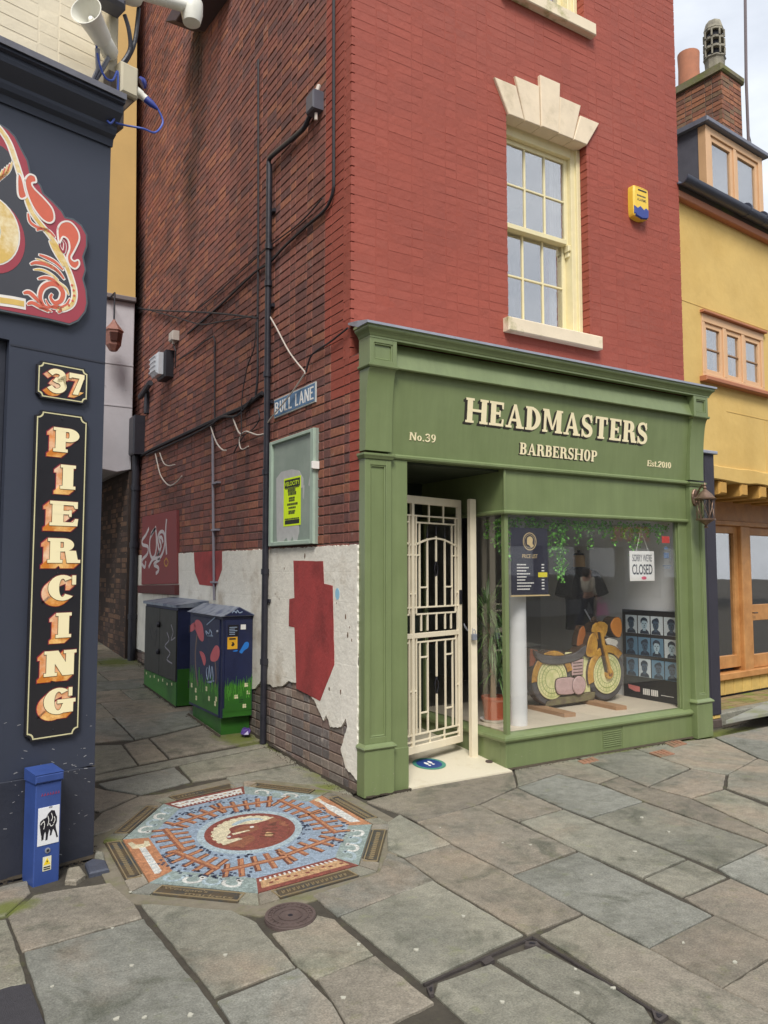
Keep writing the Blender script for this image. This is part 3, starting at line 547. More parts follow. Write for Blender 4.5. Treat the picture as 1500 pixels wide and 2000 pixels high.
# grit, leaf crumbs and a dirt strip, added to paint contact shade at walls
GRITSHADE = mat('dark grit and leaf crumbs', S(62, 54, 42), .95, .3, 40, isl=.35); mb = MB(); rg = random.Random(17)
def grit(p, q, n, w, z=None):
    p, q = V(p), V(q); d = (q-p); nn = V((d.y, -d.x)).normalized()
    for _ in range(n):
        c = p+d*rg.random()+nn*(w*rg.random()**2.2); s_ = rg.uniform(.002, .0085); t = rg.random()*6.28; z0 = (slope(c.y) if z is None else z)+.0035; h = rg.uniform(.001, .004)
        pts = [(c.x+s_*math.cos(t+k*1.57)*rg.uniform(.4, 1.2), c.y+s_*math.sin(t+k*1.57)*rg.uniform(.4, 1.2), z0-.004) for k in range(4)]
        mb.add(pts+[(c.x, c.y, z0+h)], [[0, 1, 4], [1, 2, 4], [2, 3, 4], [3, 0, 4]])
def contact_strip(p, q, w):  # dark ragged strip at the wall junction, contact shade put into its colour
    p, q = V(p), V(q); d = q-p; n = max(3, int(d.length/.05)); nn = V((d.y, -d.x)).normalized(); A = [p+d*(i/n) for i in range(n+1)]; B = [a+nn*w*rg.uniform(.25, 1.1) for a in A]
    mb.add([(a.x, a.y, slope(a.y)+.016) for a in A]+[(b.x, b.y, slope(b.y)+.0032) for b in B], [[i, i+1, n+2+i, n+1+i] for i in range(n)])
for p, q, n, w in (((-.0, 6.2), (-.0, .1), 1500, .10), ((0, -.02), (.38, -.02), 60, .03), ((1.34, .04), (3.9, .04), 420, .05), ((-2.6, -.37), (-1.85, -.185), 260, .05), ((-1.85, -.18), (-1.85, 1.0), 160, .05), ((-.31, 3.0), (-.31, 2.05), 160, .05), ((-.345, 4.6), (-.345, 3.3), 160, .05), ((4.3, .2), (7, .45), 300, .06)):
    grit(p, q, n, w); contact_strip(p, q, min(.03, w*.4))
mb.build('grit_contact_shade', GRITSHADE, label='dark grit and leaf crumbs laid along the foot of the walls', cat='grit', kind='stuff', fix=False)

# ================================================================ the barber's building
barber = thing('brick_building', (1.94, 3, 0), 'tall corner building with red painted front and bare brick lane side', 'building')
MESHC = {}; SOFT = {'red masonry paint': (.0006, .24), 'cream painted brick': (.0014, .3)}      # thick paint softens the arrises
def brick_mesh(w, h, d, mat_, var):
    key = (round(w, 3), round(h, 3), d, mat_.name, var)
    if key not in MESHC:
        rg = random.Random(var*7+int(w*1000)); v, f = brick_geo(w, h, d, rg, *SOFT.get(mat_.name, (.004, 1.))); me = bpy.data.meshes.new('brick'); me.from_pydata(v, [], f); me.materials.append(mat_); MESHC[key] = me
    return MESHC[key]
def brick_geo(w, h, d, rg, ch=.004, amp=1.):
    j = lambda s=.0022: rg.uniform(-s, s); c = rg.uniform(-.002, .003)*amp; x, y = w/2, h/2
    q = [(-x+j(), -y+j()), (x+j(), -y+j()), (x+j(), y+j()), (-x+j(), y+j())]; r = inset(q, ch)
    v = [(a, b, -d) for a, b in q]+[(a, b, c-ch) for a, b in q]+[(a, b, c+j(.0012)) for a, b in r]
    f = [[8, 9, 10, 11]]+[[l*4+k, l*4+(k+1) % 4, (l+1)*4+(k+1) % 4, (l+1)*4+k] for l in (0, 1) for k in range(4)]
    return v, f
def courses(a0, a1, b0, b1, holes=(), bond='flemish', ch=.075):
    out = []; k = 0; b = b0
    while b < b1-.02:
        h = min(ch, b1-b)-.010; a = a0-(.1125*(k % 2) if bond != 'stretcher' else .1125*(k % 2)); i = k % 2
        if bond == 'garden': seq = [.1025] if k % 4 == 0 else [.215]
        elif bond == 'stretcher': seq = [.215]
        else: seq = [.215, .1025]
        while a < a1:
            w = seq[i % len(seq)]; s, e = max(a, a0), min(a+w, a1); segs = [(s, e)]
            for (h0, h1, v0, v1) in holes:
                if b+h > v0 and b < v1:
                    segs = [x for sg in segs for x in ((sg[0], min(sg[1], h0)), (max(sg[0], h1), sg[1])) if x[1]-x[0] > .02]
            for s, e in segs:
                if e-s > .025: out.append((s, e, b, b+h))
            a += w+.010; i += 1
        b += ch; k += 1
    return out
def lay(fr, rects, pick, parent, name, depth=.09, top=300, xmin=0):
    """the bricks that show largest become objects of their own, the rest one joined mesh per material"""
    sc = []
    for r in rects:
        p = fr.pt((r[0]+r[1])/2, (r[2]+r[3])/2); px = cam_px(p); d = (p-CAM)
        ok = px[2] > 0 and xmin < px[0] < 1500 and 0 < px[1] < 2000
        sc.append(((r[1]-r[0])*abs(d.normalized().dot(fr.n))/d.length_squared if ok else 0))
    idx = sorted(range(len(rects)), key=lambda i: -sc[i]); keep = set(idx[:top]); rest = {}
    rot = Matrix((fr.u, fr.v, fr.n)).transposed().to_4x4(); rg = random.Random(5)
    for i, r in enumerate(rects):
        m = pick(r); w, h = r[1]-r[0], r[3]-r[2]; p = fr.pt((r[0]+r[1])/2, (r[2]+r[3])/2)
        if i in keep and sc[i] > 0:
            o = bpy.data.objects.new(name, brick_mesh(w, h, depth, m, rg.randrange(4))); COL.objects.link(o); attach(o, parent); o.matrix_basis = Matrix.Translation(p) @ rot
        else:
            v, f = brick_geo(w, h, depth, rg, *SOFT.get(m.name, (.004, 1.))); q = rest.setdefault(m.name, (MB(), m))[0]
            q.add([p+fr.u*a+fr.v*b+fr.n*c for a, b, c in v], f, 0, True)
    return [(k, q, m) for k, (q, m) in rest.items()]
def joined(rest, name, parent):
    mb = MB(); mats = []
    for k, q, m in rest: mb.v, off = mb.v+q.v, len(mb.v); mb.f += [[i+off for i in f] for f in q.f]; mb.m += [len(mats)]*len(q.f); mats.append(m)
    if mb.v: mb.build(name, mats, parent, kind='stuff', fix=False)
WALL_Y, TOPZ = .22, 11.2
# --- lane side
side = MB(SF); side.box(-8.3, -.24, 0, TOPZ, -.25, -.0055); side.box(-.24, -.09, 0, 3.2, -.25, -.0055); side_o = side.build('lane_wall', MORTAR, barber)
PLASTER = ccw([(-0.161,0.126),(-0.253,0.150),(-0.332,0.274),(-0.232,0.447),(-0.255,0.510),(-0.333,0.430),(-0.496,0.403),(-0.564,0.484),(-0.614,0.429),(-0.775,0.570),(-0.941,0.612),(-1.116,0.660),(-1.257,0.656),(-1.360,0.609),(-1.445,0.589),(-1.576,0.564),(-1.666,0.579),(-1.852,0.584),(-1.995,0.497),(-2.799,0.393)]+[(-8.2, .55), (-8.2, 1.79), (-.088, 1.775), (-.088, .10)])
def inside(p, q):
    r = False; j = len(q)-1
    for i in range(len(q)):
        if (q[i][1] > p[1]) != (q[j][1] > p[1]) and p[0] < (q[j][0]-q[i][0])*(p[1]-q[i][1])/(q[j][1]-q[i][1])+q[i][0]: r = not r
        j = i
    return r
sr = [r for r in courses(-8.3, -.24, 0, TOPZ)+courses(-.24+.01, -.09, 0, 3.2) if not all(inside(p, inset(PLASTER, .06)) for p in ((r[0], r[2]), (r[1], r[2]), (r[0], r[3]), (r[1], r[3])))]
def side_pick(r):
    y, z = -(r[0]+r[1])/2, (r[2]+r[3])/2
    if z < 1.0: return BRICKG
    if (y < .64 and z > 3.35) or (y < .5 and 2.9 < z) or (y < .16 and z > 2.2): return REDPAINT
    return BRICK
joined(lay(SF, sr, side_pick, side_o, 'brick', .07, 300, 270), 'brickwork', side_o)
PLA = mat('white plaster', S(232, 227, 214), .85, .10, 6, .5, 30, col2=S(160, 140, 112), thr=(.54, .80), scale2=2.2)
nt = PLA.node_tree; bt = nt.nodes.new('ShaderNodeTexBrick'); bt.inputs['Scale'].default_value = 1; bt.inputs['Brick Width'].default_value = .5; bt.inputs['Row Height'].default_value = .225; bt.inputs['Mortar Size'].default_value = .006
sx_ = nt.nodes.new('ShaderNodeSeparateXYZ'); cb = nt.nodes.new('ShaderNodeCombineXYZ'); gg = nt.nodes.new('ShaderNodeNewGeometry'); nt.links.new(gg.outputs['Position'], sx_.inputs[0]); nt.links.new(sx_.outputs['Y'], cb.inputs['X']); nt.links.new(sx_.outputs['Z'], cb.inputs['Y']); nt.links.new(cb.outputs[0], bt.inputs['Vector'])
b2 = nt.nodes.new('ShaderNodeBump'); b2.inputs['Strength'].default_value = .35; b2.inputs['Distance'].default_value = .004; b2.invert = True; nt.links.new(bt.outputs['Fac'], b2.inputs['Height'])
for nd in nt.nodes:
    if nd.type == 'BUMP' and nd != b2: nt.links.new(nd.outputs['Normal'], b2.inputs['Normal'])
nt.links.new(b2.outputs['Normal'], nt.nodes['Principled BSDF'].inputs['Normal'])
def rough_edge(p, amp=.004, step=.02):
    out = []; rg = random.Random(11)
    for i in range(len(p)):
        a, b = V(p[i]), V(p[(i+1) % len(p)]); m = max(1, int((b-a).length/step)); nn = V((-(b-a).y, (b-a).x)).normalized(); jag = max(a.y, b.y) < 1.7 or True
        for j in range(m): q = a+(b-a)*(j/m)+(nn*rg.uniform(-amp, amp) if j and jag else V((0, 0))); out.append((q.x, q.y))
    return out
mb = MB(SF); mb.poly(rough_edge(PLASTER, .0055, .022), -.02, .0125); plas = mb.build('plaster_dado', PLA, barber, label='flaking white plaster at the foot of the lane wall')
REDOX = mat('red oxide paint', S(164, 64, 62), .75, .16, 7, .35, 40, col2=S(116, 46, 44), thr=(.46, .74), scale2=2.6)
for nm, pts in (('a', [(-1.176,1.669),(-0.629,1.660),(-0.610,1.484),(-0.465,1.471),(-0.434,0.878),(-0.668,0.573),(-1.096,0.613),(-1.145,1.113),(-1.257,1.115),(-1.251,1.344),(-1.150,1.356)]), ('b', [(-3.837,1.786),(-2.919,1.791),(-2.910,1.595),(-3.088,1.412),(-3.620,1.424),(-3.788,1.560)])):
    mb = MB(SF); mb.poly(rough_edge(pts, .002, .06), .0115, .0145); mb.build('paint_patch', REDOX, plas, label='red oxide paint patch on white plaster')
CHIP = mat('bare patch in plaster', S(120, 96, 78), .9, .3, 20)
mb = MB(SF)
rg = random.Random(8)
for x, y in [(-1.463,1.337),(-0.261,1.244),(-0.198,1.173),(-0.167,1.082),(-0.406,1.341),(-0.515,0.687),(-0.960,1.705),(-1.552,1.379),(-0.228,1.115),(-1.361,1.604),(-0.335,0.692),(-0.479,0.367),(-0.821,1.215)]:
    s_ = rg.uniform(.006, .02)
    mb.poly([(x+s_*.6*rg.uniform(.6, 1.3)*math.cos(t), y+s_*rg.uniform(.6, 1.6)*math.sin(t)) for t in [2*math.pi*i/9 for i in range(9)]], .0118, .0135)
mb.build('plaster_chips', CHIP, plas, kind='stuff')
mb = MB(SF); mb.poly([(p[0]+rg.uniform(-.003, .003), p[1]) for p in [(x[0], x[1]) for x in circ([(-0.390,1.411)][0][0], [(-0.390,1.411)][0][1], .035, 14, .045)]], .0118, .0138); mb.build('paint_daub', mat('pale blue daub', S(150, 196, 220), .7), plas)
# --- red front
WIN = (1.56, 2.55, 3.74, 5.60); WIN2 = (1.56, 2.55, 6.80, 8.7)
front = MB(FF)
def wall_with_holes(mb, a0, a1, b0, b1, holes, c0, c1):
    bs = sorted({b0, b1, *[h[2] for h in holes], *[h[3] for h in holes]})
    for lo, hi in zip(bs, bs[1:]):
        segs = [(a0, a1)]
        for h in holes:
            if h[2] < (lo+hi)/2 < h[3]: segs = [x for s_ in segs for x in ((s_[0], h[0]), (h[1], s_[1])) if x[1] > x[0]+1e-4]
        for s_ in segs: mb.box(s_[0], s_[1], lo, hi, c0, c1)
FU = FF.at(0, 0, -WALL_Y)
front = MB(FU); ex = lambda w: (w[0]-.004, w[1]+.004, w[2], w[3]); wall_with_holes(front, 0.03, 3.88, 3.2, TOPZ, [ex(WIN), ex(WIN2)], -.12, -.0008); front_o = front.build('front_wall', REDJOINT, barber)
# the parts of the stone lintel that cover bricks
joined(lay(FU, [r for r in courses(0.0, 3.885, 3.2, TOPZ-.05, [WIN, WIN2]) ], lambda r: REDPAINT, front_o, 'painted_brick', .12, 300), 'painted_brickwork', front_o)
mb = MB(); mb.box(3.70, 3.88, .35, 6.3, 0, TOPZ); mb.box(.3, 3.7, 6.1, 6.3, 0, TOPZ); mb.build('rear_walls', MORTAR, barber)
mb = MB(); mb.box(-.12, 4.0, .1, 6.45, TOPZ, TOPZ+.25); mb.build('roof', LEAD, barber)
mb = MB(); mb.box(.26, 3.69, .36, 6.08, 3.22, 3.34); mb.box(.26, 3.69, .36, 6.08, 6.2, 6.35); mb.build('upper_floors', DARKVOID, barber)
CURT = mat('grey curtain', S(150, 148, 150), .9, .2, 9); MAROON = mat('maroon curtain lining', S(92, 40, 46), .9)
def sash(w, name, lab):
    a0, a1, b0, b1 = w; fr = FF.at(0, 0, -WALL_Y-.11); win = MB(fr)
    win.box(a0+.0, a0+.07, b0, b1, -.12, .02, .004); win.box(a1-.10, a1-.0, b0, b1, -.12, .0, .004); win.box(a1-.045, a1, b0, b1, 0, .025, .004); win.box(a0+.07, a1-.1, b1-.10, b1, -.12, .0, .004); win.box(a0+.07, a1-.10, b0, b0+.055, -.12, .02, .004)
    wo_ = win.build(name, CREAM, barber, label=lab)
    x0, x1 = a0+.07, a1-.10; zm = (b0+b1)/2-.015
    for (s0, s1, cc) in ((zm, b1-.10, -.045), (b0+.055, zm+.045, -.085)):
        s_ = MB(fr); up = s0 == zm
        s_.box(x0, x0+.04, s0, s1, cc-.04, cc, .003); s_.box(x1-.045, x1, s0, s1, cc-.04, cc, .003); s_.box(x0+.04, x1-.045, s1-.045, s1, cc-.039, cc-.001, .003); s_.box(x0+.04, x1-.045, s0, s0+(.045 if up else .06), cc-.039, cc+(.02 if up else -.001), .003)
        so_ = s_.build('sash', CREAM, wo_)
        gx0, gx1, gz0, gz1 = x0+.04, x1-.045, s0+.045, s1-.045; W3 = (gx1-gx0)/3; H2 = (gz1-gz0)/2
        for k in (1, 2): m = MB(fr); m.box(gx0+W3*k-.010, gx0+W3*k+.010, gz0, gz1, cc-.032, cc-.004, .004); m.build('glazing_bar', CREAM, wo_)
        m = MB(fr); m.box(gx0, gx1, gz0+H2-.010, gz0+H2+.010, cc-.030, cc-.006, .004); m.build('glazing_bar', CREAM, wo_)
        for i in range(3):
            for j in range(2):
                m = MB(fr); m.box(gx0+W3*i, gx0+W3*(i+1), gz0+H2*j, gz0+H2*(j+1), cc-.020, cc-.017); m.build('pane', GLASS, wo_)
        if up: m = MB(fr); m.box(x1-.03, x1+.03, s0-.06, s0+.0, cc-.03, cc+.03, .008); m.box(x1-.02, x1+.02, s0-.11, s0-.06, cc-.03, cc+.015, .008); m.build('sash_horn', CREAM, wo_)
    m = MB(fr)
    for k in range(3): m.tube([(x1-.02-.05*k, b0+.06, -.16-.02*(k % 2)), (x1-.02-.05*k, b1-.05, -.16-.02*(k % 2))], .03, 8)
    m.build('curtain', CURT, wo_, sm=True)
    m = MB(fr); m.box(x1-.20, x1-.165, b0+.06, b1-.05, -.20, -.14, .005); m.build('curtain_lining', MAROON, wo_)
    return wo_
sash(WIN, 'sash_window', 'cream twelve pane sash window over the shop'); sash(WIN2, 'sash_window', 'upper cream sash window cut by the top of the view')
FS = FF.at(0, 0, -WALL_Y)
for (a0, a1, z0, z1) in ((1.50, 2.64, 3.632, 3.752), (1.50, 2.64, 6.69, 6.81)):
    m = MB(FS); m.box(a0, a1, z0, z1, -.16, .075, .008); m.build('stone_sill', STONEM, barber)
vs5 = [[(1.411, 5.884), (1.569, 5.590), (1.757, 5.590), (1.663, 5.884)], [(1.648, 5.975), (1.757, 5.590), (1.946, 5.590), (1.938, 5.975)], [(1.938, 6.080), (1.946, 5.590), (2.165, 5.590), (2.190, 6.080)], [(2.190, 5.960), (2.165, 5.590), (2.352, 5.590), (2.462, 5.960)], [(2.450, 5.860), (2.352, 5.590), (2.530, 5.590), (2.705, 5.860)]]
for dz in (0, 3.1):
    for i, p in enumerate(vs5):
        m = MB(FS); m.poly(inset(ccw([(x, z+dz) for x, z in p]), .0025), -.13, .026+(.012 if i == 2 else .0012*i), bev=.006); m.build('voussoir', STONE, barber)

# ================================================================ the green shopfront
shop = thing('shopfront', (1.94, 0, 0), 'green painted timber shopfront with pilasters, bracketed fascia and cornice', 'shopfront')
def part(name, m, **k): return m.build(name, k.pop('mat', GREEN), k.pop('parent', shop), **k)
def panelled(a0, a1, z0, z1, c, name, parent=shop, d=.016, e=.045, c0=-.086):
    m = MB(FF); m.box(a0, a1, z0, z1, c0, c-d); m.box(a0, a0+e, z0, z1, c-d, c, .003); m.box(a1-e, a1, z0, z1, c-d, c, .003); m.box(a0+e, a1-e, z0, z0+e, c-d, c-.0006, .003); m.box(a0+e, a1-e, z1-e, z1, c-d, c-.0006, .003)
    p0, p1, q0, q1 = a0+e, a1-e, z0+e, z1-e
    for (x0, x1, y0, y1) in ((p0, p0+.012, q0, q1), (p1-.012, p1, q0, q1), (p0+.012, p1-.012, q0, q0+.012), (p0+.012, p1-.012, q1-.012, q1)): m.box(x0, x1, y0, y1, c-d, c-.005, .004)
    return part(name, m, parent=parent)
def console(a0, a1, name='console_bracket'):
    # square panel block over a concave bracket that curves back down to the pilaster
    prof = [(0, 2.46), (.0, 2.44)]
    cur = [(0.004+.066*(1-math.cos(t*math.pi/2)), 2.46+.60*math.sin(t*math.pi/2)**1.0) for t in [i/12 for i in range(13)]]
    m = MB(); vs_ = []; k = len(cur)
    for a in (a0, a1):
        vs_ += [(a, -d, z) for d, z in cur]+[(a, .085, cur[-1][1]), (a, .085, cur[0][1])]
    n = k+2; m.add(vs_, [[i, i+1, n+i+1, n+i] for i in range(n-1)]+[[n-1, 0, n, 2*n-1], list(range(n)), list(range(2*n-1, n-1, -1))], 0, True)
    o = part(name, m, sm=True)
    panelled(a0-.004, a1+.004, 3.085, 3.275, .075, 'bracket_block', o, .018, .034)
    m = MB(); m.sweep([(a0, .085), (a0, -.066), (a1, -.066), (a1, .085)], [(0, 3.062), (.012, 3.062), (.018, 3.072), (.018, 3.085), (0, 3.085)]); part('bracket_mould', m, parent=o)
    return o
for a0, a1 in ((.0, .225), (3.635, 3.84)):
    p = panelled(a0, a1, .36, 2.40, 0, 'pilaster')
    m = MB(FF); m.box(a0-.012, a1+.012, 0, .325, -.086, .022, .004); part('plinth', m, parent=p)
    m = MB(); m.sweep([(a0-.012, .086), (a0-.012, -.022), (a1+.012, -.022), (a1+.012, .086)], [(0, .325), (.008, .325), (.014, .335), (.010, .345), (.0, .352), (-.012, .362), (-.03, .362)]); part('plinth_mould', m, parent=p)
    m = MB(); m.sweep([(a0, .086), (a0, 0), (a1, 0), (a1, .086)], [(0, 2.40), (.008, 2.40), (.014, 2.412), (.022, 2.425), (.022, 2.44), (0, 2.441)]); part('capital_mould', m, parent=p)
    console(a0+.0, a1)
# cornice, its lead cap, and the frieze board
m = MB(); m.sweep([(0, .085), (0, -.072), (3.862, -.072), (3.862, .2)], [(-.05, 3.275), (.005, 3.275), (.005, 3.288), (.010, 3.294), (.016, 3.308), (.026, 3.322), (.038, 3.332), (.043, 3.342), (.043, 3.354), (.052, 3.356), (.052, 3.374), (-.05, 3.374)]); part('cornice', m)
m = MB(); m.add([(-.058, -.130, 3.360), (3.92, -.130, 3.360), (3.92, .225, 3.44), (-.02, .225, 3.44), (-.058, -.130, 3.378), (3.92, -.130, 3.378), (3.92, .225, 3.455), (-.02, .225, 3.455), (-.056, .02, 3.362), (-.056, .02, 3.41)], [[4, 5, 6, 7, 9], [0, 1, 5, 4], [1, 2, 6, 5], [2, 3, 7, 6], [0, 8, 3, 2, 1], [0, 4, 9, 8], [8, 9, 7, 3]], 0, True); lead = part('lead_cap', m, mat=LEAD)
for x in (1.35, 2.7): m = MB(FF); m.tube([(x, 3.372, .130), (x, 3.40, .02), (x, 3.44, -.17)], .009, 8); m.build('lead_roll', LEAD, lead)
m = MB(); m.add([(.228, -.050, 3.085), (3.632, -.050, 3.085), (3.632, .012, 3.275), (.228, .012, 3.275), (.228, .08, 3.085), (3.632, .08, 3.085), (3.632, .08, 3.275), (.228, .08, 3.275)], [[0, 1, 2, 3], [4, 7, 6, 5], [0, 4, 5, 1], [3, 2, 6, 7], [0, 3, 7, 4], [1, 5, 6, 2]], 0, True); part('frieze_board', m, mat=GREENW)
m = MB(); m.sweep([(.228, -.050), (3.632, -.050)], [(-.02, 3.075), (.006, 3.075), (.010, 3.082), (.006, 3.092), (-.02, 3.092)]); part('frieze_bead', m)
# fascia board, raked slightly, with its signwriting
ang = math.atan2(.06, .62); FA = Fr((0, .05, 2.45), (1, 0, 0), (0, -math.sin(ang), math.cos(ang)), (0, -math.cos(ang), -math.sin(ang)))
m = MB(FA); m.box(.226, 3.634, 0, .632, -.04, 0); fasc = part('fascia_board', m)
m = MB(); m.sweep([(.226, .04), (3.634, .04)], [(-.06, 2.415), (.02, 2.415), (.028, 2.425), (.028, 2.44), (.016, 2.452), (-.06, 2.452)]); part('fascia_mould', m)
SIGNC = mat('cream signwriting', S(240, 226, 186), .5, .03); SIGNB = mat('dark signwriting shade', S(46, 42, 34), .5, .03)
def sign_word(text, a, b, size, width, sh, **kw):
    g, w = layout(text, size, **kw); sx = width/w
    for ch, q in g:
        if not q: continue
        q = [[(a+x*sx, b-2.45+y) for x, y in p] for p in q]; mb = MB(FA); lay_polys(mb, q, 0, .0042)
        lo = mb.build('letter', SIGNC, fasc)
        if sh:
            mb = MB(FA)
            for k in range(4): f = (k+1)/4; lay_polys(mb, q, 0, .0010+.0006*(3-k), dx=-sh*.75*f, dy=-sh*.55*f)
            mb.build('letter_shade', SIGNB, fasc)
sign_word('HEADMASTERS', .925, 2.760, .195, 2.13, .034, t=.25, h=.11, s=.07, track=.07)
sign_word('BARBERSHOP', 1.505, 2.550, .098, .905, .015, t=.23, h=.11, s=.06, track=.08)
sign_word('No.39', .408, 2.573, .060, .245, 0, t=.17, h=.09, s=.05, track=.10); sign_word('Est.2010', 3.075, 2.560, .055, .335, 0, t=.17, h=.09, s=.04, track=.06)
# inner jamb beside the door, transom panels over the window
m = MB(FF); m.box(.225, .385, .0, 2.415, -.14, -.03, .003); part('door_jamb', m)
m = MB(FF); m.box(.225, .39, .0, .30, -.035, -.026, .002); part('jamb_plinth', m)
m = MB(FF); m.box(1.345, 3.632, 2.075, 2.416, -.11, -.05, .002); part('transom_panel', m)
m = MB(); m.box(1.345, 1.385, .11, 1.25, 2.075, 2.416); part('transom_return', m)
m = MB(); m.sweep([(1.345, 1.25), (1.345, .05), (3.64, .05)][::1], [(-.03, 2.045), (.018, 2.045), (.026, 2.055), (.026, 2.068), (.014, 2.08), (-.03, 2.08)]); part('transom_mould', m)
m = MB(); m.tube([(1.348, .048, 2.08), (1.348, .048, 2.415)], .013, 10); part('corner_bead', m)
# stallriser, sill, frame
m = MB(FF); m.box(1.33, 2.415, 0, .212, -.11, -.045, .003); m.box(2.675, 3.64, 0, .212, -.11, -.0455, .003); part('stallriser', m)
m = MB(); m.box(1.33, 1.40, .112, 1.25, .0, .212); part('stallriser_return', m)
m = MB(FF); m.box(2.415, 2.675, 0, .212, -.11, -.052); vg = part('vent_panel', m)
for k in range(8): m = MB(FF); m.box(2.43, 2.66, .045+.018*k, .056+.018*k, -.052, -.0455, .002); m.build('vent_slat', GREEN, vg)
m = MB(); m.sweep([(1.34, 1.25), (1.34, .06), (3.64, .06)], [(-.09, .212), (.02, .212), (.034, .222), (.040, .235), (.036, .25), (.02, .262), (-.04, .285), (-.09, .285)]); part('window_sill', m, mat=GREEN)
m = MB(); m.box(1.352, 1.392, .062, .102, .27, 2.06, .003); part('corner_mullion', m)
m = MB(FF); m.box(3.52, 3.645, .26, 2.06, -.12, -.055, .004); m.box(3.505, 3.52, .28, 2.05, -.11, -.075, .003); part('window_jamb', m)
m = MB(); m.box(1.352, 1.392, 1.21, 1.25, .27, 2.06, .003); part('rear_mullion', m)
m = MB(FF); m.box(1.392, 3.51, .284, 2.055, -.084, -.080); part('window_pane', m, mat=SHOPGLASS)
m = MB(); m.box(1.370, 1.374, .102, 1.21, .284, 2.055); part('side_pane', m, mat=SHOPGLASS)
# threshold of the doorway, recess, inner door
TER = mat('cream terrazzo', S(212, 203, 180), .55, .06, 90, .05, 150, col2=S(186, 168, 130), thr=(.55, .8), scale2=3)
m = MB(); P4 = [(.385, -.005, .012), (1.335, -.02, .012), (1.335, 1.24, .13), (.03, 1.24, .13), (.03, .15, .025), (.385, .15, .025)]
m.add([(x, y, z) for x, y, z in P4]+[(x, y, -.02) for x, y, z in P4], [list(range(6)), [11, 10, 9, 8, 7, 6]]+[[i, (i+1) % 6, 6+(i+1) % 6, 6+i] for i in range(6)]); thr_o = part('threshold', m, mat=TER)
zth = lambda y: .012+.118*max(0, y)/1.24
TF = Fr((0, 0, .0145), (1, 0, 0), V((0, 1, .118/1.24)).normalized(), V((0, -.118/1.24, 1)).normalized())
st = [(0.814,0.377)][0]; m = MB(TF); m.poly(circ(st[0], st[1], .135, 28), 0, .0015)
stk = m.build('floor_sticker', mat('green blue sticker', S(74, 140, 122), .5, .1, 20), None, label='round green and blue keep-your-distance floor sticker on the cream doorstep', cat='sticker')
m = MB(TF); m.poly(circ(st[0], st[1], .104, 28), .0015, .0025); m.build('inner_disc', mat('navy sticker', S(40, 66, 128), .5, .05), stk)
for dx in (-.022, .022):
    m = MB(TF); m.poly(circ(st[0]+dx, st[1]+.015+dx*.3, .015, 12, .030), .0025, .0035); m.poly(circ(st[0]+dx, st[1]-.032+dx*.3, .012, 10, .012), .0025, .0036); m.build('footprint', WHITE, stk)
st2 = [(1.298,0.221)][0]; m = MB(TF); m.poly(circ(st2[0], st2[1], .03, 16), 0, .004); m.ring(circ(st2[0], st2[1], .03, 16), circ(st2[0], st2[1], .022, 16), .004, .007); m.build('door_stop', IRON, None, label='small round metal floor socket on the cream doorstep', cat='floor socket')
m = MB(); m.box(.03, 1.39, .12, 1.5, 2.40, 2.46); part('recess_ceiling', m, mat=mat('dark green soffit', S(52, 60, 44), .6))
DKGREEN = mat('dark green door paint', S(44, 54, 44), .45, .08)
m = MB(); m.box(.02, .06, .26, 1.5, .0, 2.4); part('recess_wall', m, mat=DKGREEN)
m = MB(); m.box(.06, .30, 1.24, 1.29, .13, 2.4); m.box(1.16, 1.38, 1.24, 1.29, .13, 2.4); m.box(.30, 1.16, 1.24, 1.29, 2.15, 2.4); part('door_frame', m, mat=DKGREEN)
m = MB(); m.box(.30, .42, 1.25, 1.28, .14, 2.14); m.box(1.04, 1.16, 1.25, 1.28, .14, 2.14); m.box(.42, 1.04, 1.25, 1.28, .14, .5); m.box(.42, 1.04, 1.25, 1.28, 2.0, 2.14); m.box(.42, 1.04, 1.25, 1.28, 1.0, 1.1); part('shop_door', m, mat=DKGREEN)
# --- inside of the shop
INWALL = mat('pale grey interior wall', S(232, 234, 234), .8, .05); INBACK = mat('grey interior wall', S(206, 208, 210), .85, .1, 2); TILE = mat('display floor boards', S(212, 200, 178), .55, .08, 5, isl=.06)
m = MB(); m.box(3.63, 3.68, .125, 2.1, .2, 2.4); room = part('display_wall', m, mat=INWALL)
m = MB(); m.box(.05, 3.68, 5.0, 5.05, 0, 2.5); m.box(3.63, 3.68, 2.1, 5.0, 0, 2.4); m.box(.05, .09, 1.5, 5.0, 0, 2.4); part('room_walls', m, mat=INBACK)
m = MB(); m.box(1.40, 3.63, .125, 5.0, 2.42, 2.47); m.box(.05, 1.40, 1.5, 5.0, 2.42, 2.47); part('room_ceiling', m, mat=INWALL)
m = MB(); m.box(.05, 3.63, 1.30, 5.0, .05, .12); part('room_floor', m, mat=mat('brown shop floor', S(170, 156, 140), .5, .1))
m = MB(); m.box(1.395, 3.63, .10, 1.38, .20, .278); part('display_base', m, mat=TILE)
for i in range(4):
    for j in range(2):
        m = MB(); m.box(1.398+.56*i, 1.395+.56*(i+1), .108+.64*j, .105+.64*(j+1), .278, .2865, .002); m.build('floor_tile', TILE, shop)
